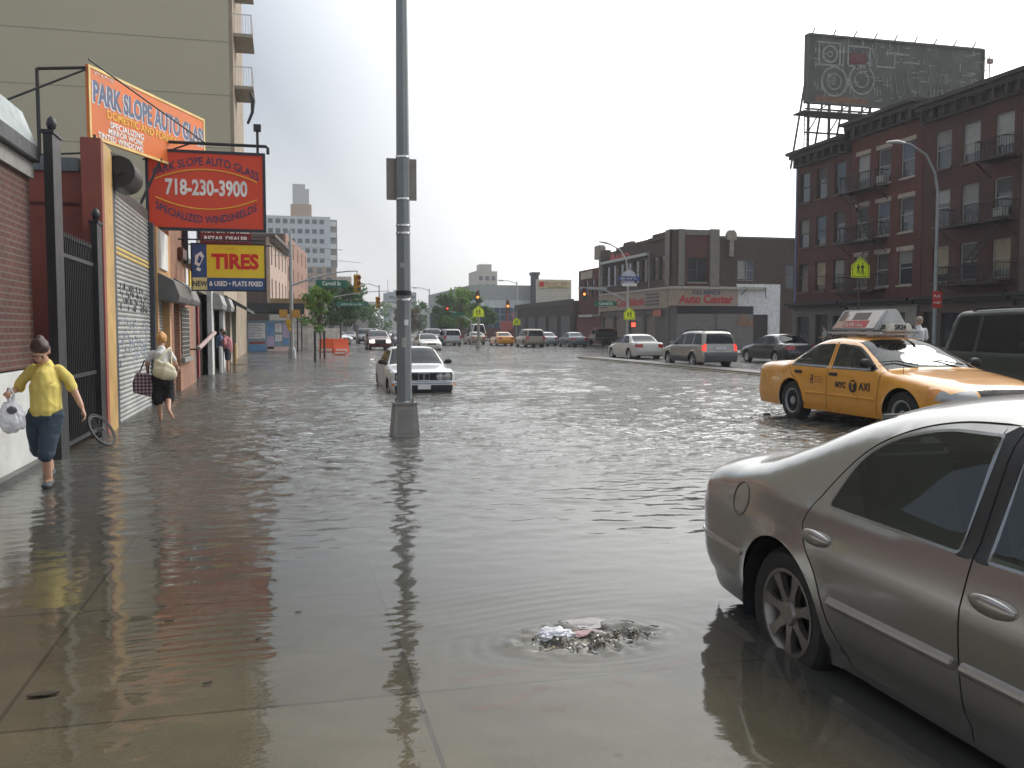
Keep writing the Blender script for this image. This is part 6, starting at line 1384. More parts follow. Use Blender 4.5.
# ------------------------------------------------------------------ trees
BARK = mat('bark', (.09,.07,.055), .9, var=.3, scale=6, bump=.6)
def leafmat(name, c):
    m, nt, b, N, L = _nodes(name); MATS[name] = m
    oi = N('ShaderNodeNewGeometry'); hs = N('ShaderNodeHueSaturation'); hs.inputs['Color'].default_value = (*c, 1)
    mr = N('ShaderNodeMapRange'); mr.inputs[3].default_value = .55; mr.inputs[4].default_value = 1.5; L(oi.outputs['Random Per Island'], mr.inputs[0]); L(mr.outputs[0], hs.inputs['Value'])
    m2 = N('ShaderNodeMapRange'); m2.inputs[3].default_value = .48; m2.inputs[4].default_value = .53; L(oi.outputs['Random Per Island'], m2.inputs[0]); L(m2.outputs[0], hs.inputs['Hue'])
    L(hs.outputs[0], b.inputs['Base Color']); b.inputs['Roughness'].default_value = .55
    tr = N('ShaderNodeBsdfTranslucent'); L(hs.outputs[0], tr.inputs[0]); ms = N('ShaderNodeMixShader'); ms.inputs[0].default_value = .35
    o = nt.nodes['Material Output']; L(b.outputs[0], ms.inputs[1]); L(tr.outputs[0], ms.inputs[2]); L(ms.outputs[0], o.inputs[0]); return m
LEAF1 = leafmat('young_leaf', (.13,.22,.03)); LEAF2 = leafmat('dark_leaf', (.045,.10,.022)); LEAF3 = leafmat('mid_leaf', (.07,.15,.03))
def tree(name, label, x, y, h, cr, lm, n=1500, leaf=.12, trunk=.08, zc=None, seed=1, group=None, nb=14):
    g = np.random.default_rng(seed); r = empty(name, (x,y,0), 0, label, 'tree', group); zc = zc or h-cr*.9
    m = MB(); m.tube([(0,0,-.3),(.05,.02,zc*.5),(0,.03,zc),(.06,0,h-cr*.3)], [trunk,trunk*.8,trunk*.6,trunk*.2], 8)
    blobs = []
    for k in range(nb):
        a = g.uniform(0,2*PI); q = g.uniform(.15,.85); el = g.uniform(-.75,.95); b = np.array([math.cos(a)*cr*q*math.sqrt(max(0,1-el*el*.6)), math.sin(a)*cr*q*math.sqrt(max(0,1-el*el*.6)), zc+(h-zc)*.35+el*(h-zc)*.62])
        blobs.append((b, cr*g.uniform(.22,.42))); m.tube([(0,0,zc*.75+.2*g.random()), tuple(b*np.array([.5,.5,1])+np.array([0,0,-.15])), tuple(b)], [trunk*.4,trunk*.25,trunk*.08], 5)
    m.build('trunk', BARK, r, smooth=50, local=True)
    V = np.empty((n,4,3)); 
    for i in range(n):
        b, rad = blobs[g.integers(nb)]; d = g.normal(size=3); d /= np.linalg.norm(d); p = b+d*rad*g.uniform(.3,1.15)**.6*np.array([1,1,.8])
        u = g.normal(size=3); u /= np.linalg.norm(u); w = np.cross(u, g.normal(size=3)); w /= np.linalg.norm(w); s_ = leaf*g.uniform(.6,1.3)
        V[i] = [p-u*s_, p+w*s_*.5, p+u*s_, p-w*s_*.5]
    me = bpy.data.meshes.new('crown'); me.from_pydata([tuple(v) for v in V.reshape(-1,3)], [], [(4*i,4*i+1,4*i+2,4*i+3) for i in range(n)]); me.materials.append(lm); link_mesh('crown', me, r, False); return r
tree('young_street_tree', 'young light green street tree by the orange barriers', 1.85, 50, 4.05, .95, LEAF1, 1300, .10, .05, 1.75, 2, nb=16)
tree('street_tree', 'dark green street tree beyond the young one', 5.2, 88, 5.6, 3.0, LEAF2, 2600, .22, .12, 2.4, 4)
tree('street_tree', 'hazy tall tree row end on the left, under the farther mast arm', 11.2, 150, 9.0, 3.6, LEAF3, 2200, .35, .16, 3.2, 5)
tree('street_tree', 'far low green tree left of the viaduct', 22.0, 240, 8.5, 6.0, LEAF3, 2000, .5, .2, 3.0, 6)
TR = [(22.6,128,6.6,2.5),(25.2,131,7.6,3.0),(27.0,134,7.2,2.6),(28.4,128,4.8,1.6)]
TL = ['leftmost of the clump of round leafy trees at the end of the right side','tallest round leafy tree in the clump at the end of the right side','round leafy tree right of the tallest in the clump','shortest round tree in the clump, against the blue glass']
for k, (x, y, h, cr) in enumerate(TR): tree('round_tree', TL[k], x, y, h, cr, LEAF1 if k == 1 else LEAF3, 2600, .24, .16, 2.6, 20+k, 'round trees at the end of the right side', 18)
tree('round_tree', 'far reddish green tree before the tower on the right of the lamp post', 22.5, 170, 6.5, 2.8, leafmat('russet_leaf', (.12,.09,.04)), 1500, .3, .15, 2.4, 31)
tree('round_tree', 'far green tree beside the reddish one', 30.5, 210, 8.5, 3.8, LEAF3, 1600, .35, .15, 2.6, 32)
# ------------------------------------------------------------------ ground, road, water
def sstep(a, b, x): t = np.clip((x-a)/(b-a), 0, 1); return t*t*(3-2*t)
def sheet(name, xs, ys, zf, m, kind='structure', smooth=True):
    X, Y = np.meshgrid(xs, ys); Z = zf(X, Y); nx, ny = len(xs), len(ys)
    co = np.stack([X, Y, Z], -1).reshape(-1,3)
    me = bpy.data.meshes.new(name); i = np.arange(ny-1)[:,None]*nx+np.arange(nx-1)[None]; q = np.stack([i, i+1, i+nx+1, i+nx], -1).reshape(-1,4)
    me.vertices.add(len(co)); me.vertices.foreach_set('co', co.astype(np.float32).ravel()); me.loops.add(q.size); me.loops.foreach_set('vertex_index', q.astype(np.int32).ravel())
    me.polygons.add(len(q)); me.polygons.foreach_set('loop_start', np.arange(0, q.size, 4, dtype=np.int32)); me.polygons.foreach_set('loop_total', np.full(len(q), 4, dtype=np.int32)); me.update(calc_edges=True); me.validate()
    me.materials.append(m); me.polygons.foreach_set('use_smooth', [smooth]*len(q))
    o = bpy.data.objects.new(name, me); COL.objects.link(o); o['kind'] = kind; return o
# wet concrete pavement with tooled joints
def pave_mat():
    m, nt, b, N, L = _nodes('wet_concrete_flags')
    tc = N('ShaderNodeTexCoord'); mp = N('ShaderNodeMapping'); L(tc.outputs['Object'], mp.inputs[0]); mp.inputs['Location'].default_value = (1.13, -3.78+1.57*4, 0)
    bt = N('ShaderNodeTexBrick'); bt.offset = 0; bt.inputs['Scale'].default_value = 1; bt.inputs['Brick Width'].default_value = 1.66; bt.inputs['Row Height'].default_value = 1.57; bt.inputs['Mortar Size'].default_value = .011; bt.inputs['Mortar Smooth'].default_value = .35
    bt.inputs['Color1'].default_value = (.245,.222,.17,1); bt.inputs['Color2'].default_value = (.205,.185,.143,1); bt.inputs['Mortar'].default_value = (.12,.108,.085,1); L(mp.outputs[0], bt.inputs['Vector'])
    n1 = N('ShaderNodeTexNoise'); n1.inputs['Scale'].default_value = .9; n1.inputs['Detail'].default_value = 8; n1.inputs['Roughness'].default_value = .65; L(tc.outputs['Object'], n1.inputs['Vector'])
    r1 = N('ShaderNodeMapRange'); r1.inputs[1].default_value = .3; r1.inputs[2].default_value = .7; r1.inputs[3].default_value = .72; r1.inputs[4].default_value = 1.22; L(n1.outputs[0], r1.inputs[0])
    s1 = N('ShaderNodeVectorMath'); s1.operation = 'SCALE'; L(bt.outputs['Color'], s1.inputs[0]); L(r1.outputs[0], s1.inputs['Scale'])
    n2 = N('ShaderNodeTexNoise'); n2.inputs['Scale'].default_value = 160; n2.inputs['Detail'].default_value = 2; L(tc.outputs['Object'], n2.inputs['Vector'])
    r2 = N('ShaderNodeMapRange'); r2.inputs[1].default_value = .35; r2.inputs[2].default_value = .65; r2.inputs[3].default_value = .86; r2.inputs[4].default_value = 1.14; L(n2.outputs[0], r2.inputs[0])
    s2 = N('ShaderNodeVectorMath'); s2.operation = 'SCALE'; L(s1.outputs[0], s2.inputs[0]); L(r2.outputs[0], s2.inputs['Scale'])
    vo = N('ShaderNodeTexVoronoi'); vo.inputs['Scale'].default_value = 2.6; vo.inputs['Randomness'].default_value = 1; L(tc.outputs['Object'], vo.inputs['Vector'])   # old gum spots
    r3 = N('ShaderNodeMapRange'); r3.inputs[1].default_value = .045; r3.inputs[2].default_value = .06; r3.inputs[3].default_value = .55; r3.inputs[4].default_value = 0; L(vo.outputs['Distance'], r3.inputs[0])
    mm = N('ShaderNodeMix'); mm.data_type = 'RGBA'; L(r3.outputs[0], mm.inputs[0]); L(s2.outputs[0], mm.inputs[6]); mm.inputs[7].default_value = (.06,.055,.045,1)
    L(mm.outputs[2], b.inputs['Base Color']); b.inputs['Roughness'].default_value = .7
    bp = N('ShaderNodeBump'); bp.inputs['Strength'].default_value = .5; bp.inputs['Distance'].default_value = .012; bp.invert = True; L(bt.outputs['Fac'], bp.inputs['Height'])
    b2 = N('ShaderNodeBump'); b2.inputs['Strength'].default_value = .25; b2.inputs['Distance'].default_value = .004; L(n2.outputs[0], b2.inputs['Height']); L(bp.outputs[0], b2.inputs['Normal']); L(b2.outputs[0], b.inputs['Normal'])
    return m
PAVE = pave_mat()
ASPH = mat('wet_asphalt', (.05,.05,.048), .5, var=.25, scale=2, bump=.4, bscale=120, dirt=.3, dcol=(.09,.085,.07))
def zside(X, Y):   # pavement height: just under the water, deeper to the kerb and up the street
    return -.006-.010*sstep(-2.5,2.2,X)-.022*sstep(4.6,7.5,Y)-.05*sstep(7.5,14,Y)-.04*sstep(-1,2.2,X)*sstep(4,8,Y)
sheet('pavement', np.linspace(-14, 2.2, 41), np.array([-2,0,1,2,3,3.6,4.2,4.8,5.4,6,6.6,7.2,8,9,10,12,14,18,25,35,46]), zside, PAVE)
sheet('far_pavement', np.linspace(-14, 2.2, 5), np.array([60,75,100,200,400]), lambda X, Y: -.02+0*X+.10*sstep(60,110,Y), PAVE)
m = MB()
for y0, y1 in ((-2,46),(60,300)): m.box(2.201, 2.36, y0, y1, -.4, -.075)
m.build('kerb', CONC)['kind'] = 'structure'
def zroad(X, Y): return -.30+.26*np.sin(np.clip((X-2.2)/13.5,0,1)*PI)**.7*(X < 16)+.25*np.sin(np.clip((X-16.9)/11.6,0,1)*PI)**.7*(X >= 16)+.30*sstep(85,150,Y)
xs = np.concatenate([np.linspace(-150,2.0,8), np.linspace(2.3,29,55), np.linspace(33,400,8)]); ys = np.concatenate([np.linspace(-5,150,60), np.array([170,200,300,500,900,1500])])
rd = sheet('road', xs, ys, lambda X, Y: np.where((X > 1.9), zroad(X, Y), -.30+.30*sstep(85,150,Y)), ASPH)
m = MB(); m.box(15.8, 16.9, 2, 47.6, -.4, .08); m.lathe([(.55,-.4),(.55,.08),(.001,.08)], 20, 'z', (16.35,47.6,0)); md = m.build('median_kerb', mat('wet_median_concrete', (.10,.095,.085), .35, var=.2, scale=1.2, dirt=.4), smooth=30, bevel=.02); md['kind'] = 'structure'
m = MB(); m.box(15.66, 15.797, 2, 47.0, .012, .03); y_ = m.build('kerb_line', mat('yellow_road_paint', (.28,.23,.12), .5, dirt=.4)); y_['kind'] = 'structure'
m = MB(); m.box(28.0, 32.0, -5, 62, -.4, .10); m.box(28.0,50,62,62.01,-.4,.10); m.box(28.0,32.0,70,400,-.4,.14); fs = m.build('far_side_pavement', mat('far_side_concrete', (.17,.16,.145), .5, dirt=.3)); fs['kind'] = 'structure'
# spray-painted survey marks on the flags, seen through the water
MK = mat('red_survey_paint', (.27,.155,.115), .7, var=.25, scale=9, dirt=1., dcol=(.235,.215,.17))
mk = empty('survey_paint_mark', (1.0,3.6,0), 0, 'faded red spray-painted arrow lines on the flagstones under the water, bottom centre', 'marking')
m = MB()
for pts in ([(.70,3.86),(.95,3.93),(1.2,3.97)], [(.72,3.56),(.88,3.57),(1.02,3.66),(1.10,3.72)], [(1.42,3.74),(1.46,3.62)], [(1.62,3.80),(1.85,3.86),(1.9,3.72)], [(1.0,3.50),(1.1,3.46)]):
    for a, b in zip(pts[:-1], pts[1:]):
        d = Vector((b[0]-a[0], b[1]-a[1], 0)).normalized(); n_ = Vector((-d.y, d.x, 0))*.026
        za = float(zside(np.array(a[0]), np.array(a[1])))+.0012; q = [Vector((*a,za))-n_, Vector((*b,za))-n_, Vector((*b,za))+n_, Vector((*a,za))+n_]; m.add(q, [(0,1,2,3)])
m.build('paint_stroke', MK, mk)

# the flood water: real relief, finer relief in the shader
def water_mat():
    m = bpy.data.materials.new('flood_water'); m.use_nodes = True; nt = m.node_tree; nt.nodes.clear(); N = nt.nodes.new; L = nt.links.new
    tc = N('ShaderNodeTexCoord'); sp = N('ShaderNodeSeparateXYZ'); L(tc.outputs['Object'], sp.inputs[0])
    # ripple strength: still in the corner of the pavement, ruffled up the street
    def rng_(o, a, b, c, d, sm=True):
        r = N('ShaderNodeMapRange'); r.inputs[1].default_value = a; r.inputs[2].default_value = b; r.inputs[3].default_value = c; r.inputs[4].default_value = d
        if sm: r.interpolation_type = 'SMOOTHSTEP'
        L(o, r.inputs[0]); return r.outputs[0]
    def noise(scale, stretch, detail=4, rough=.55, dist=0):
        mp = N('ShaderNodeMapping'); L(tc.outputs['Object'], mp.inputs[0]); mp.inputs['Scale'].default_value = stretch
        n = N('ShaderNodeTexNoise'); n.inputs['Scale'].default_value = scale; n.inputs['Detail'].default_value = detail; n.inputs['Roughness'].default_value = rough; n.inputs['Distortion'].default_value = dist; L(mp.outputs[0], n.inputs['Vector']); return n.outputs[0]
    near = rng_(sp.outputs[1], 5.5, 17, .04, 1); patch = rng_(noise(.22, (1,1,1), 3), .35, .65, .35, 1.25)
    am = N('ShaderNodeMath'); am.operation = 'MULTIPLY'; L(near, am.inputs[0]); L(patch, am.inputs[1])
    bp = None
    for sc, st, dist_, k in ((16, (.8,1.7,1), .016, 1.), (6.5, (.7,1.6,1), .040, 1.), (2.4, (.6,1.5,1), .10, .9)):
        q = N('ShaderNodeBump'); q.inputs['Distance'].default_value = dist_; mu = N('ShaderNodeMath'); mu.operation = 'MULTIPLY'; mu.inputs[1].default_value = k; L(am.outputs[0], mu.inputs[0]); L(mu.outputs[0], q.inputs['Strength']); L(noise(sc, st, 3, .5, .6), q.inputs['Height'])
        if bp: L(bp.outputs[0], q.inputs['Normal'])
        bp = q
    gl = N('ShaderNodeBsdfGlossy'); gl.inputs['Roughness'].default_value = .02; L(bp.outputs[0], gl.inputs['Normal']); gl.inputs['Color'].default_value = (.96,.96,.95,1)
    tr = N('ShaderNodeBsdfTransparent'); tr.inputs[0].default_value = (.86,.83,.74,1)
    df = N('ShaderNodeBsdfDiffuse'); df.inputs[0].default_value = (.080,.079,.070,1)
    # silt: clearer over the shallow flags, opaque in the carriageway
    ad = N('ShaderNodeMath'); ad.operation = 'MULTIPLY_ADD'; L(sp.outputs[0], ad.inputs[0]); ad.inputs[1].default_value = 1.0; L(sp.outputs[1], ad.inputs[2])
    mu = rng_(ad.outputs[0], 3.2, 8.0, .05, .94)
    gut = rng_(sp.outputs[0], 1.95, 2.3, 0, .95); mx_ = N('ShaderNodeMath'); mx_.operation = 'MAXIMUM'; L(mu, mx_.inputs[0]); L(gut, mx_.inputs[1]); mu = mx_.outputs[0]
    a = N('ShaderNodeMixShader'); L(mu, a.inputs[0]); L(tr.outputs[0], a.inputs[1]); L(df.outputs[0], a.inputs[2])
    fr = N('ShaderNodeFresnel'); fr.inputs[0].default_value = 1.34; L(bp.outputs[0], fr.inputs['Normal'])
    c = N('ShaderNodeMixShader'); L(fr.outputs[0], c.inputs[0]); L(a.outputs[0], c.inputs[1]); L(gl.outputs[0], c.inputs[2]); o = N('ShaderNodeOutputMaterial'); L(c.outputs[0], o.inputs[0]); return m
wg = np.random.default_rng(11)
COMP = []
for lam, n_, sl_ in ((2.4,4,.006),(1.3,6,.010),(.75,9,.022),(.42,12,.046),(.25,14,.064),(.16,12,.058)):
    for k in range(n_):
        th = wg.normal(PI*.46, .60); l_ = lam*wg.uniform(.8,1.25); COMP.append((2*PI/l_*math.cos(th), 2*PI/l_*math.sin(th), l_, sl_*l_/(2*PI)*1.0, wg.uniform(0, 2*PI)))
def vnoise(X, Y, s, seed):
    g = np.random.default_rng(seed).random((256,256)); u = X*s+100; v = Y*s+100; i = np.floor(u).astype(int); j = np.floor(v).astype(int); f = u-i; h = v-j; f = f*f*(3-2*f); h = h*h*(3-2*h)
    A = g[i%256,j%256]; B = g[(i+1)%256,j%256]; C_ = g[i%256,(j+1)%256]; D = g[(i+1)%256,(j+1)%256]; return (A*(1-f)+B*f)*(1-h)+(C_*(1-f)+D*f)*h
BASIN = (1.46,4.22)
def zwater(X, Y):
    step = .0048*np.maximum(Y, 3.); wob = 1.1*vnoise(X,Y,.5,7)*2*PI*.35
    amp = (.05+.95*sstep(5.4,13,Y+.35*(X+0)))*(.55+.95*vnoise(X,Y*.7,.35,3)**1.5)
    Z = np.zeros_like(X)
    for kx, ky, l_, a, ph in COMP:
        w = np.clip((l_/step-2.4)/2.5, 0, 1); Z += a*w*np.sin(kx*X+ky*Y+ph+wob)
    Z *= amp
    # rings and slop round the blocked gully
    dx = (X-BASIN[0])/1.0; dy = (Y-BASIN[1])/.62; r = np.hypot(dx, dy)
    Z += -.012*np.exp(-(r/.26)**2)+.008*np.exp(-((r-.36)/.09)**2)*(.6+.8*vnoise(X,Y,9,5))
    churn = np.exp(-(r/.36)**4); Z += churn*(.05*(vnoise(X,Y,18,8)-.5)+.034*(vnoise(X,Y*1.4,34,9)-.5))
    Z += .0013*(vnoise(X,Y,2.6,21)**1.5)*np.sin(2*PI*(r+.10*vnoise(X,Y,3.5,22))/.10)*np.exp(-((r-.5)/.28)**2)*(X < 3)
    # long thin flow lines drawn towards the gully from the left
    fl = np.exp(-((Y-4.75-.10*(X-.2))/.42)**2)*sstep(-1.4,-.2,X)*sstep(2.3,1.2,X)
    Z += fl*.0016*np.sin(2*PI*(Y-.12*X+.05*np.sin(3*X))/.105)
    # wakes round the lamp base, the feet and the car
    for (cx, cy, r0, a) in ((1.69,13.15,.35,.006),(-2.0,16.2,.35,.008),(3.2,22.2,1.0,.006),(3.2,2.4,1.4,.0)):
        q = np.hypot(X-cx, Y-cy); Z += a*np.sin(2*PI*q/.26)*np.exp(-((q-r0)/.6)**2)
    return Z*1.0
ys = [1.4]
while ys[-1] < 60: ys.append(ys[-1]+max(.015, .0047*ys[-1]))
ys = np.array(ys+list(np.geomspace(61, 150, 60)))
xs = np.concatenate([np.array([-14,-9,-5,-3.4]), np.arange(-3.0, 5.2, .021), np.arange(5.2, 12, .045), np.arange(12, 34, .12), np.array([36,45,60,100,160])])
wt = sheet('flood_water', xs, ys, zwater, water_mat())
# clutter at the gully: bunched carrier bag, pink rag, drowned rubbish
def crumple(name, label, cat, c, r, m_, seed, sq=(1,1,.5), rgh=1.):
    g = np.random.default_rng(seed); bm = bmesh.new(); bmesh.ops.create_icosphere(bm, subdivisions=5, radius=1)
    for v in bm.verts:
        n = Vector(v.co); q_ = n*1.6+Vector((seed*3.1,seed,0)); f = .86+rgh*(.55*abs(mnoise.noise(q_))+.30*abs(mnoise.noise(q_*2.3))+.14*abs(mnoise.noise(q_*5.)))
        v.co = Vector((n.x*sq[0], n.y*sq[1], n.z*sq[2]))*f*r
    me = bpy.data.meshes.new(name); bm.to_mesh(me); bm.free(); me.materials.append(m_); me.polygons.foreach_set('use_smooth', [True]*len(me.polygons)); o = bpy.data.objects.new(name, me); COL.objects.link(o); o.location = c; return tag(o, label, cat)
BAGW = mat('white_polythene', (.70,.70,.74), .35, var=.12, scale=8)
crumple('plastic_bag', 'crumpled white carrier bag caught on the swirling gully', 'bag', (1.30,4.28,.006), .072, BAGW, 3, (1.15,.8,.5))
crumple('wet_rag', 'dull pink rag trailing behind the white bag on the gully', 'rag', (1.47,4.31,-.006), .062, mat('pink_rag', (.42,.25,.25), .5, var=.3), 5, (1.6,.6,.16))
crumple('sodden_paper', 'sodden pale paper half under water right of the pink rag', 'paper', (1.50,4.44,-.012), .13, mat('sodden_paper', (.36,.34,.33), .5, var=.3), 8, (1.5,.7,.16))
gd = np.random.default_rng(4); m = MB()
for k in range(300):
    a = gd.uniform(0,2*PI); q = gd.uniform(0,1)**.6; x = BASIN[0]+.02+.33*q*math.cos(a); y = BASIN[1]-.01+.13*q*math.sin(a); s_ = gd.uniform(.003,.009); an = gd.uniform(0,PI); z = float(zwater(np.array([x]),np.array([y]))[0])+gd.uniform(-.002,.004)
    m.obox((x,y,z), (s_*math.cos(an),s_*math.sin(an),0), (-s_*.5*math.sin(an),s_*.5*math.cos(an),.002), (0,0,.0015), int(gd.integers(3)))
o = m.build('floating_litter', [mat('straw_bits', (.16,.12,.05), .5), mat('dark_bits', (.025,.022,.018), .5), mat('foam_bits', (.55,.54,.50), .5)], fix=False); tag(o, kind='stuff')
# a few dark leaves stuck on the wet flags
LP = [(-1.02,4.12,.05,.1,'dark twig-like leaf lying near the diagonal joint, bottom left'),(-.35,4.08,.018,.5,'tiny dark leaf near the lower cross joint'),(-.62,5.02,.02,0,'small dark leaf left of the red reflection'),(-.15,4.62,.018,1.,'small dark leaf in the middle of the left flag'),(.05,5.0,.014,.3,'smallest dark leaf right of the middle'),(-.95,5.1,.018,.2,'small dark leaf beside the diagonal joint')]
for x, y, s_, a, lab in LP:
    z = .003; m = MB(); n_ = 9
    top = [(x+s_*1.3*math.cos(a)*math.cos(t)-s_*.42*math.sin(a)*math.sin(t), y+s_*1.3*math.sin(a)*math.cos(t)+s_*.42*math.cos(a)*math.sin(t)) for t in np.linspace(0,2*PI,n_+1)[:-1]]
    m.prism(top, z, z+.004, 'xy'); tag(m.build('wet_leaf', mat('dead_leaf', (.03,.022,.015), .5)), lab, 'leaf', 'dead leaves stuck to the wet flags')
# haze filling the street
hb = MB().box(-60, 140, -6, 640, -1.6, 56).build('haze', [bpy.data.materials.new('haze_air')]); hb['kind'] = 'stuff'
hm = hb.data.materials[0]; hm.use_nodes = True; hn = hm.node_tree; hn.nodes.clear(); v_ = hn.nodes.new('ShaderNodeVolumePrincipled'); v_.inputs['Color'].default_value = (.93,.95,1,1); v_.inputs['Density'].default_value = HAZE; v_.inputs['Anisotropy'].default_value = .3
oo = hn.nodes.new('ShaderNodeOutputMaterial'); hn.links.new(v_.outputs[0], oo.inputs['Volume'])
# ------------------------------------------------------------------ people
def remesh(name, mbs, vox, m_, parent, smooth_it=6, folds=0., fz=7.):
    me = bpy.data.meshes.new(name); me.from_pydata(mbs.v, [], mbs.f); o = bpy.data.objects.new(name, me); COL.objects.link(o)
    bm = bmesh.new(); bm.from_mesh(me); bmesh.ops.recalc_face_normals(bm, faces=bm.faces); bm.to_mesh(me); bm.free()
    r = o.modifiers.new('r', 'REMESH'); r.mode = 'VOXEL'; r.voxel_size = vox; s = o.modifiers.new('s', 'SMOOTH'); s.factor = .5; s.iterations = smooth_it
    bpy.context.view_layer.update(); me2 = bpy.data.meshes.new_from_object(o.evaluated_get(bpy.context.evaluated_depsgraph_get())); bpy.data.objects.remove(o)
    if folds:
        nv_ = len(me2.vertices); co = np.empty(nv_*3); me2.vertices.foreach_get('co', co); co = co.reshape(-1,3); nn = np.array([v.normal[:] for v in me2.vertices])
        d_ = np.array([(1-abs(mnoise.noise(Vector((c[0]*9+c[2]*4, c[1]*9, c[2]*fz)))*2.6))+.5*mnoise.noise(Vector(c)*24) for c in co]); me2.vertices.foreach_set('co', (co+nn*(d_*folds)[:,None]).ravel())
    me2.materials.clear(); me2.materials.append(m_); me2.polygons.foreach_set('use_smooth', [True]*len(me2.polygons)); me2.name = name
    return link_mesh(name, me2, parent, False)
def cap(mb, pts, rad, n=14):
    """rounded tube through pts; radii numbers or (a,b)"""
    P = [Vector(p) for p in pts]; rr = [r if isinstance(r, tuple) else (r, r) for r in rad]
    d0 = (P[0]-P[1]).normalized(); d1 = (P[-1]-P[-2]).normalized(); r0 = min(rr[0]); r1 = min(rr[-1])
    PP = [P[0]+d0*r0*.98, P[0]+d0*r0*.7]+P+[P[-1]+d1*r1*.7, P[-1]+d1*r1*.98]; RR = [tuple(q*.2 for q in rr[0]), tuple(q*.72 for q in rr[0])]+rr+[tuple(q*.72 for q in rr[-1]), tuple(q*.2 for q in rr[-1])]
    mb.tube(PP, RR, n)
def ell(mb, c, r, n=12):
    prof = [(math.sin(t)*1., -math.cos(t)) for t in np.linspace(.08, PI-.08, 9)]; t_ = MB(); t_.lathe(prof, n)
    vs = [(v[0]*r[0]+c[0], v[1]*r[1]+c[1], v[2]*r[2]+c[2]) for v in t_.v]; k = len(prof); t_.f += [tuple(range(n))[::-1], tuple((k-1)*n+j for j in range(n))]; mb.add(vs, t_.f)
SKIN = mat('skin', (.46,.26,.18), .5, var=.08, scale=8)
def hand(mb, wrist, palm_dir, side_dir, curl=.5, s=1.):
    """palm, four bent fingers and a thumb off the side"""
    w = Vector(wrist); d = Vector(palm_dir).normalized(); sd = Vector(side_dir).normalized(); nn = d.cross(sd).normalized()
    cap(mb, [w, w+d*.045*s, w+d*.085*s], [(.022*s,.018*s),(.036*s,.016*s),(.036*s,.014*s)], 10)
    for k, (o, L_) in enumerate(((-.028,.066),(-.009,.076),(.010,.071),(.028,.056))):
        a = w+d*.088*s+sd*o*s; p1 = a+(d*math.cos(curl*.6)+nn*math.sin(curl*.6))*L_*.48*s; p2 = p1+(d*math.cos(curl*1.7)+nn*math.sin(curl*1.7))*L_*.3*s; p3 = p2+(d*math.cos(curl*2.6)+nn*math.sin(curl*2.6))*L_*.24*s
        cap(mb, [a, p1, p2, p3], [.0095*s,.009*s,.008*s,.007*s], 7)
    t0 = w+d*.025*s-sd*.03*s; t1 = t0+(d*.6-sd*.7+nn*.3).normalized()*.036*s; t2 = t1+(d*.9-sd*.15+nn*.45).normalized()*.03*s; cap(mb, [t0, t1, t2], [.013*s,.0105*s,.009*s], 7)
def head(mb, c, fwd, s=1., down=0.):
    """skull, jaw, nose, brow, ears; eyes are added as separate small parts"""
    f = Vector((fwd[0], fwd[1], 0)).normalized(); u = Vector((0,0,1)); r = f.cross(u); fd = (f*math.cos(down)-u*math.sin(down)); ud = (u*math.cos(down)+f*math.sin(down)); c = Vector(c)
    T = lambda a, b, h: tuple(c+r*a*s+fd*b*s+ud*h*s)
    def el(c_, rd):
        t_ = MB(); ell(t_, (0,0,0), rd, 14); mb.add([T(v[0]+c_[0], v[1]+c_[1], v[2]+c_[2]) for v in t_.v], t_.f)
    el((0,-.005,.03), (.075,.095,.095)); el((0,.025,-.035), (.058,.068,.075)); el((0,.055,-.075), (.03,.03,.025)); cap(mb, [T(0,.085,.02), T(0,.108,-.022)], [.010*s,.016*s], 8)
    el((0,.088,.035), (.045,.014,.012)); el((0,.082,-.052), (.024,.016,.011)); el((.036,.07,-.01), (.022,.02,.022)); el((-.036,.07,-.01), (.022,.02,.022))
    for q in (1,-1): el((q*.077,-.01,-.005), (.010,.022,.032))
    return T
def face_bits(T, parent, s=1.):
    for q in (1,-1):
        m = MB(); ell(m, T(q*.031,.083,.012), (.012*s,.008*s,.007*s), 8); m.build('eye', mat('eye_dark', (.05,.035,.03), .2), parent, smooth=60, local=True)
    m = MB(); ell(m, T(0,.094,-.052), (.022*s,.006*s,.006*s), 8); m.build('mouth', mat('lip', (.30,.11,.09), .5), parent, smooth=60, local=True)

# woman in the yellow shirt walking towards the camera, looking down
W1 = empty('person', (-2.29,9.70,0), 0, 'woman in yellow T-shirt and knee-length jeans, looking down, carrier bag in hand', 'person')
m = MB(); F = (0.05,-1)
T = head(m, (-.02,-.07,1.335), F, 1.0, .65)
cap(m, [(-.0,.015,1.17),(-.01,-.02,1.27)], [.055,.05]); cap(m, [(0,.02,1.12),(0,.02,.98),(0,.01,.85),(0,0,.74)], [(.145,.085),(.15,.10),(.15,.11),(.15,.11)])
# arms: bent one with the bag (viewer's left), the other hanging out from the body
cap(m, [(-.15,.02,1.14),(-.265,.06,.97),(-.285,-.14,.955)], [.038,.038,.027]); cap(m, [(.15,.02,1.14),(.242,.05,.96),(.325,-.03,.80)], [.038,.038,.027])
hand(m, (-.287,-.15,.955), (-.05,-1,-.25), (0,.2,-1), 1.1); hand(m, (.33,-.035,.79), (.35,-.15,-1), (.3,-1,.1), .55)
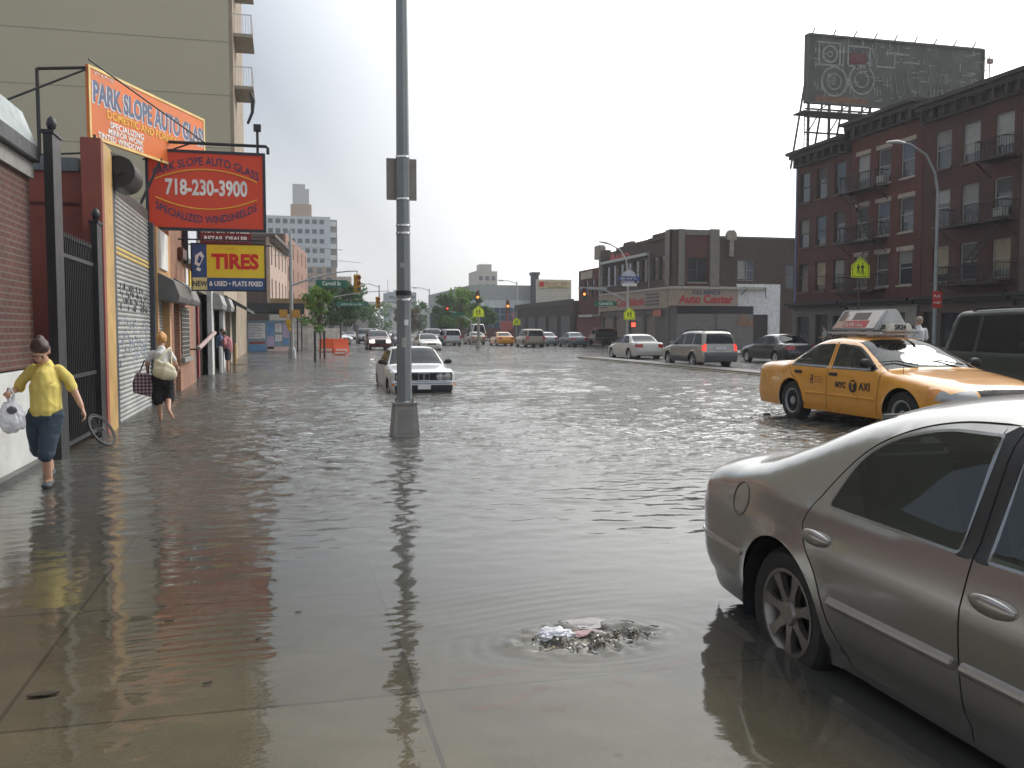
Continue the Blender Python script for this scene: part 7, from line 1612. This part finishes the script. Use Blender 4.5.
# legs: the standing one forward, the other trailing behind
cap(m, [(.05,-.03,.72),(.03,-.09,.50),(.012,-.11,.34),(.01,-.03,.08)], [.075,.062,.052,.036]); cap(m, [(-.08,.02,.72),(-.10,.03,.50),(-.095,.08,.38),(-.055,.32,.20)], [.075,.06,.052,.036]); cap(m, [(.01,-.02,.05),(.01,-.14,.03)], [.035,.03]); cap(m, [(-.055,.33,.19),(-.05,.31,.08)], [.035,.03])
body = remesh('body', m, .009, SKIN, W1); face_bits(T, body)
h = MB(); 
for c_, r_ in (((0,-.012,.062),(.086,.098,.082)), ((0,-.05,.0),(.080,.065,.085))):
    t_ = MB(); ell(t_, (0,0,0), r_, 14); h.add([T(v[0]+c_[0], v[1]+c_[1], v[2]+c_[2]) for v in t_.v], t_.f)
t_ = MB(); ell(t_, (0,0,0), (.045,.04,.035), 10); h.add([T(v[0], v[1]-.075, v[2]+.105) for v in t_.v], t_.f)
remesh('hair', h, .007, mat('brown_hair', (.05,.03,.022), .5, var=.35, scale=40, stretch=(1,1,.2), bump=.8, bscale=60), W1, 2, .007, 3.)
s_ = MB(); cap(s_, [(0,.02,1.20),(0,.02,1.13),(0,.005,1.0),(0,.0,.88),(0,0,.76)], [(.09,.075),(.175,.105),(.185,.14),(.175,.135),(.185,.145)]); cap(s_, [(-.11,.02,1.165),(-.205,.045,1.07),(-.25,.06,.99)], [.052,.052,.056]); cap(s_, [(.11,.02,1.165),(.195,.04,1.07),(.228,.05,.985)], [.050,.052,.056])
def cloth(name, c, sc=9): 
    return mat(name, c, .85, var=.10, scale=sc, bump=.5, bscale=11)
remesh('shirt', s_, .009, cloth('yellow_cotton', (.62,.50,.13)), W1, 4, .006, 6.)
blur_text('shirt_print', mat('shirt_print', (.25,.13,.06), .7), W1, (.075,-.150,1.045), .09, .028, .1, 5, True, .006)
j = MB(); cap(j, [(0,0,.78),(0,0,.70)], [(.16,.12),(.165,.13)]); cap(j, [(.06,-.02,.70),(.035,-.09,.50),(.012,-.115,.34)], [.112,.088,.078]); cap(j, [(-.08,.02,.70),(-.10,.03,.50),(-.095,.08,.36)], [.112,.088,.078])
remesh('jeans', j, .010, cloth('blue_denim', (.03,.05,.075), 14), W1, 4, .005, 14.)
for c_, dr in (((.01,-.03,.035),(0,-1)), ((-.05,.30,.09),(0,-1))):
    q = MB(); cap(q, [(c_[0],c_[1]+.05,c_[2]+.012),(c_[0],c_[1]-.05,c_[2]),(c_[0],c_[1]-.13,c_[2]-.005)], [(.042,.045),(.045,.036),(.043,.026)]); remesh('shoe', q, .008, mat('dark_trainer', (.035,.04,.05), .6), W1, 2)
bg = crumple('carrier_bag', 'full white translucent carrier bag hanging from the hand of the woman in yellow', 'bag', (-2.55,9.50,.71), .132, BAGW, 2, (.95,.7,1.15), .42)
m = MB(); m.tube([(0,0,.13),(-.02,-.03,.22),(.01,-.04,.29)], [.03,.012,.01], 8); m.tube([(0,0,.13),(.03,.0,.22),(.01,-.04,.29)], [.03,.012,.01], 8); m.build('handle', BAGW, bg, smooth=60, local=True)
q = crumple('contents', None, None, (0.03,-.085,.08), .045, mat('dark_contents', (.09,.09,.11), .5), 7, (1,.4,.8), .5); q.parent = bg

# woman walking away in the flood with two bags
W2 = empty('person', (-2.03,16.25,0), 0, 'woman with ginger bun, white top and black cropped trousers wading away past the shutter', 'person')
m = MB(); T = head(m, (.0,.05,1.375), (0,1), 1.0, .2); cap(m, [(0,0,1.20),(0,.02,1.30)], [.055,.05]); cap(m, [(0,0,1.13),(0,0,.95),(0,0,.76)], [(.14,.085),(.135,.09),(.15,.10)])
cap(m, [(-.15,0,1.15),(-.235,.02,.98),(-.235,.10,.84)], [.036,.037,.026]); cap(m, [(.15,0,1.15),(.225,.0,.97),(.235,.17,.90)], [.036,.037,.026]); hand(m, (-.235,.11,.83), (0,.5,-1), (0,-1,0), 1.1); hand(m, (.235,.18,.895), (-.1,1,-.1), (0,0,1), .9)
cap(m, [(-.05,0,.74),(-.06,.02,.42),(-.04,.02,.05)], [.088,.056,.034]); cap(m, [(.08,0,.74),(.09,.06,.44),(.12,-.22,.22)], [.088,.056,.036]); cap(m, [(-.04,.03,.0),(-.04,.12,-.03)], [.034,.028]); cap(m, [(.13,-.24,.20),(.17,-.26,.12),(.19,-.24,.07)], [.032,.03,.022])
remesh('body', m, .009, SKIN, W2)
h = MB(); t_ = MB(); ell(t_, (0,0,0), (.088,.098,.10), 14); h.add([T(v[0], v[1]-.02, v[2]+.035) for v in t_.v], t_.f); t_ = MB(); ell(t_, (0,0,0), (.042,.038,.03), 10); h.add([T(v[0], v[1]-.04, v[2]+.118) for v in t_.v], t_.f); remesh('hair', h, .007, mat('ginger_hair', (.52,.27,.09), .6, var=.4, scale=40, stretch=(1,1,.2), bump=.8, bscale=60), W2, 2, .007, 3.)
s_ = MB(); cap(s_, [(0,0,1.22),(0,0,1.16),(0,0,1.0),(0,0,.80)], [(.10,.075),(.18,.11),(.165,.12),(.175,.13)]); cap(s_, [(-.13,0,1.165),(-.21,.01,1.05)], [.048,.050]); cap(s_, [(.13,0,1.165),(.20,.0,1.05)], [.048,.050]); remesh('shirt', s_, .011, cloth('white_cotton', (.62,.62,.62)), W2, 4, .006, 6.)
j = MB(); cap(j, [(0,0,.80),(0,0,.72)], [(.175,.13),(.185,.14)]); cap(j, [(-.075,0,.70),(-.08,.02,.5),(-.075,.02,.36)], [.115,.10,.095]); cap(j, [(.085,0,.70),(.10,.04,.5),(.105,.03,.38)], [.115,.10,.095]); remesh('trousers', j, .010, cloth('black_cloth', (.013,.013,.018)), W2, 4, .004, 14.)
sb = empty('shoulder_bag', (-1.98,16.02,0), 0, 'cream shoulder bag slung across the back of the ginger-haired woman', 'bag')
m = MB(); cap(m, [(-.10,0,.86),(.02,-.03,.84),(.16,0,.80)], [(.07,.10),(.085,.125),(.06,.09)]); cap(m, [(-.11,.03,.96),(.04,-.01,.93),(.14,.0,.86)], [(.05,.06),(.07,.10),(.05,.08)]); cap(m, [(-.10,.03,1.03),(-.03,.0,.98)], [.035,.05]); remesh('pouch', m, .010, mat('cream_vinyl', (.62,.57,.40), .45, var=.1, bump=.3, bscale=14), sb, 5)
m = MB(); m.tube([(-.10,.03,1.02),(-.02,.06,1.12),(.08,.12,1.235),(.10,.22,1.25)], [(.010,.02)]*4, 8); m.tube([(.10,.22,1.25),(.13,.10,1.15),(.13,0,.95)], [(.010,.018)]*3, 8); m.build('strap', mat('cream_vinyl', (.6,.55,.4)), sb, smooth=60, local=True)
def plaid():
    m, nt, b, N, L = _nodes('plaid_cloth'); MATS['plaid_cloth'] = m; tc = N('ShaderNodeTexCoord'); sp = N('ShaderNodeSeparateXYZ'); L(tc.outputs['Object'], sp.inputs[0]); outs = []
    ad = N('ShaderNodeMath'); L(sp.outputs[0], ad.inputs[0]); L(sp.outputs[1], ad.inputs[1])
    for o in (ad.outputs[0], sp.outputs[2]):
        mu = N('ShaderNodeMath'); mu.operation = 'MULTIPLY'; mu.inputs[1].default_value = 17; L(o, mu.inputs[0]); fr = N('ShaderNodeMath'); fr.operation = 'FRACT'; L(mu.outputs[0], fr.inputs[0]); g = N('ShaderNodeMath'); g.operation = 'GREATER_THAN'; g.inputs[1].default_value = .55; L(fr.outputs[0], g.inputs[0]); outs.append(g.outputs[0])
    s_ = N('ShaderNodeMath'); L(outs[0], s_.inputs[0]); L(outs[1], s_.inputs[1]); d = N('ShaderNodeMath'); d.operation = 'DIVIDE'; d.inputs[1].default_value = 2; L(s_.outputs[0], d.inputs[0]); cr = N('ShaderNodeValToRGB'); cr.color_ramp.interpolation = 'CONSTANT'
    e = cr.color_ramp.elements; e[0].color = (.055,.03,.055,1); e[1].position = .4; e[1].color = (.20,.11,.13,1); q = e.new(.9); q.color = (.50,.42,.44,1); L(d.outputs[0], cr.inputs[0]); L(cr.outputs[0], b.inputs['Base Color']); b.inputs['Roughness'].default_value = .8; return m
pb = empty('plaid_bag', (-2.33,16.25,0), 0, 'purple and white checked cloth bag hanging at the side of the wading woman', 'bag')
m = MB(); m.prism([(-.15,.50),(.13,.42),(.17,.60),(.12,.80),(-.10,.84),(-.16,.66)], -.09, .09, 'xz'); remesh('bag_body', m, .012, plaid(), pb, 5)
m = MB(); m.tube([(-.06,0,.82),(.02,.03,1.02),(.12,.05,1.12),(.14,.02,1.2)], .011, 6); m.tube([(.08,0,.80),(.10,.03,1.0),(.14,.05,1.15)], .011, 6); m.build('handle', BLACK, pb, smooth=60, local=True)
# loose front wheel of a bicycle leaning by the gate
bwh = empty('bicycle_wheel', (-2.38,12.9,.22), 0, 'small black spoked bicycle wheel leaning out from the gate post', 'wheel')
bwh.rotation_euler = Vector((1,0,0)).rotation_difference(Vector((.80,-.30,.52)).normalized()).to_euler()
m = MB(); m.tube([(.0,.235*math.cos(t),.235*math.sin(t)) for t in np.linspace(0,2*PI,33)], .014, 8, cap=False); m.build('tyre', BLACK, bwh, smooth=60, local=True)
m = MB(); m.tube([(.0,.212*math.cos(t),.212*math.sin(t)) for t in np.linspace(0,2*PI,33)], .009, 6, cap=False); m.cyl((-.035,0,0),(.035,0,0),.016,n=10)
for k in range(20):
    t = 2*PI*k/20; m.bar((.02*(-1)**k,.014*math.cos(t+1),.014*math.sin(t+1)), (0,.21*math.cos(t),.21*math.sin(t)), .003)
m.build('rim', mat('dull_rim', (.06,.06,.06), .5, .5), bwh, smooth=60, local=True)
# smaller figures
def small_person(label, loc, rz, shirt, legs, hairc, h=1.62, lean=0., vox=.014, legl=None, strap=False):
    r = empty('person', loc, rz, label, 'person'); k = h/1.62; m = MB(); S = lambda *p: (p[0]*k, p[1]*k, p[2]*k)
    T = head(m, S(.02,.03+lean,1.50), (0,1), k, .1); cap(m, [S(0,lean*.8,1.33), S(0,.01+lean,1.43)], [.055,.05]); cap(m, [S(0,lean*.6,1.3), S(0,0,1.1), S(0,0,.85)], [(.145,.09),(.14,.1),(.15,.11)])
    cap(m, [S(-.15,lean*.6,1.26), S(-.22,.05,1.05), S(-.17,.25,.98)], [.046,.036,.026]); cap(m, [S(.15,lean*.6,1.26), S(.21,.06,1.05), S(.16,.27,1.0)], [.046,.036,.026]); hand(m, S(-.17,.26,.98), (0,1,0), (0,0,1), .8); hand(m, S(.16,.28,1.0), (0,1,0), (0,0,-1), .8)
    for q in (1,-1): cap(m, [S(.085*q,0,.84), S(.09*q,.02*q,.46), S(.09*q,.03*q,.06)], [.085,.055,.036]); cap(m, [S(.09*q,.03*q,.03), S(.09*q,.13+.03*q,.02)], [.034,.028])
    remesh('body', m, vox, SKIN, r); hh = MB(); t_ = MB(); ell(t_, (0,0,0), (.083,.088,.09), 12); hh.add([T(v[0], v[1]-.022, v[2]+.045) for v in t_.v], t_.f); remesh('hair', hh, vox, hairc, r, 2)
    s_ = MB(); cap(s_, [S(0,lean*.7,1.36), S(0,lean*.6,1.29), S(0,0,1.1), S(0,0,.88)], [(.11,.08),(.205,.12),(.19,.13),(.19,.135)]); cap(s_, [S(-.15,lean*.6,1.30), S(-.21,.03,1.12)], [.068,.066]); cap(s_, [S(.15,lean*.6,1.30), S(.20,.04,1.12)], [.068,.066]); remesh('shirt', s_, vox, shirt, r, 4)
    j = MB(); e = legl or .12
    for q in (1,-1): cap(j, [S(.08*q,0,.86), S(.09*q,.01*q,.5), S(.09*q,.02*q,e)], [.112,.088,.07])
    remesh('trousers', j, vox, legs, r, 4)
    if strap: m = MB(); m.tube([S(-.12,.0,1.37), S(-.0,-.135,1.2), S(.17,-.10,.95)], [(.012,.02)]*3, 6); m.build('bag_strap', BLACK, r, smooth=50, local=True)
    return r
small_person('person in pink shirt standing in the water at the deep doorway, facing the wall', (-2.12,36.2,-.05), R(70), cloth('pink_cotton', (.60,.24,.26)), cloth('dark_shorts', (.03,.035,.06)), mat('dark_hair', (.025,.02,.02), .5), 1.55, .12, legl=.5)
small_person('person in pale blue shirt half inside the deep doorway', (-2.45,37.4,-.05), R(-95), cloth('blue_cotton', (.16,.22,.36)), cloth('dark_shorts', (.03,.035,.06)), mat('dark_hair', (.025,.02,.02), .5), 1.66, .05)
small_person('man in white T-shirt with a black shoulder strap, walking away beyond the taxi', (16.35,20.6,.10), R(-12), cloth('white_cotton', (.62,.62,.62)), cloth('black_cloth', (.013,.013,.018)), mat('grey_hair', (.30,.24,.18), .6), 1.80, 0., strap=True)
small_person('pedestrian in black jacket on the pavement before the corner tenement', (30.6,45.6,.10), R(100), cloth('black_cloth', (.013,.013,.018)), cloth('grey_cloth', (.08,.08,.09)), mat('dark_hair', (.025,.02,.02), .5), 1.7, 0.)
small_person('pedestrian in pale grey top on the pavement before the corner tenement', (30.9,47.0,.10), R(80), cloth('pale_grey_cloth', (.35,.34,.34)), cloth('grey_cloth', (.08,.08,.09)), mat('dark_hair', (.025,.02,.02), .5), 1.65, 0.)
# ------------------------------------------------------------------ light, sky, camera
SUN_EL, SUN_AZ = 38, 62     # azimuth from +y towards +x
w = bpy.data.worlds.new('World'); SC.world = w; w.use_nodes = True; nt = w.node_tree; nt.nodes.clear(); N = nt.nodes.new; L = nt.links.new
o = N('ShaderNodeOutputWorld'); bg = N('ShaderNodeBackground'); bg.inputs[1].default_value = .1
sky = N('ShaderNodeTexSky'); sky.sky_type = 'NISHITA'; sky.sun_disc = False; sky.sun_elevation = R(SUN_EL); sky.sun_rotation = R(SUN_AZ); sky.dust_density = 4; sky.air_density = 1.2
tc = N('ShaderNodeTexCoord')
# thin bright overcast over the sky: brighter towards the veiled sun, greyer away from it
dp = N('ShaderNodeVectorMath'); dp.operation = 'DOT_PRODUCT'; L(tc.outputs['Generated'], dp.inputs[0])
sd = Vector((math.sin(R(SUN_AZ))*math.cos(R(SUN_EL)), math.cos(R(SUN_AZ))*math.cos(R(SUN_EL)), math.sin(R(SUN_EL)))); dp.inputs[1].default_value = sd
mr = N('ShaderNodeMapRange'); mr.inputs[1].default_value = .50; mr.inputs[2].default_value = .88; L(dp.outputs['Value'], mr.inputs[0])
cr = N('ShaderNodeMix'); cr.data_type = 'RGBA'; L(mr.outputs[0], cr.inputs[0]); sz = N('ShaderNodeSeparateXYZ'); L(tc.outputs['Generated'], sz.inputs[0]); hz_ = N('ShaderNodeMapRange'); hz_.interpolation_type = 'SMOOTHSTEP'; hz_.inputs[1].default_value = .34; hz_.inputs[2].default_value = .0; L(sz.outputs[2], hz_.inputs[0])
lo = N('ShaderNodeMix'); lo.data_type = 'RGBA'; L(hz_.outputs[0], lo.inputs[0]); lo.inputs[6].default_value = (4.7,5.2,5.9,1); lo.inputs[7].default_value = (8.6,8.8,9.0,1); L(lo.outputs[2], cr.inputs[6]); cr.inputs[7].default_value = (28,28,27.5,1)
nz = N('ShaderNodeTexNoise'); nz.inputs['Scale'].default_value = 2.2; nz.inputs['Detail'].default_value = 5; L(tc.outputs['Generated'], nz.inputs['Vector'])
m2 = N('ShaderNodeMapRange'); m2.inputs[1].default_value = .3; m2.inputs[2].default_value = .7; m2.inputs[3].default_value = .9; m2.inputs[4].default_value = 1.08; L(nz.outputs[0], m2.inputs[0])
sc_ = N('ShaderNodeVectorMath'); sc_.operation = 'SCALE'; L(cr.outputs[2], sc_.inputs[0]); L(m2.outputs[0], sc_.inputs['Scale'])
mx = N('ShaderNodeMix'); mx.data_type = 'RGBA'; mx.inputs[0].default_value = .8; L(sky.outputs[0], mx.inputs[6]); L(sc_.outputs[0], mx.inputs[7])
L(mx.outputs[2], bg.inputs[0]); L(bg.outputs[0], o.inputs[0])
sl = bpy.data.lights.new('sun', 'SUN'); sl.energy = 1.5; sl.angle = R(16); sl.color = (1,.95,.88)
so = bpy.data.objects.new('sun', sl); COL.objects.link(so); so.rotation_euler = Vector(sd).to_track_quat('Z', 'Y').to_euler()
cam = bpy.data.cameras.new('camera'); co = bpy.data.objects.new('camera', cam); COL.objects.link(co)
cam.sensor_width = 36; cam.lens = 36*900/1024; cam.clip_start = .05; cam.clip_end = 3000
co.location = (0,0,1.55); co.rotation_euler = (R(90-3.43), 0, R(-14.16)); SC.camera = co
SC.view_settings.view_transform = 'Standard'; SC.view_settings.look = 'None'; SC.view_settings.gamma = 1; SC.view_settings.exposure = EXPO
SC.render.resolution_x = 1024; SC.render.resolution_y = 768
SC.cycles.max_bounces = 8; SC.cycles.transparent_max_bounces = 16
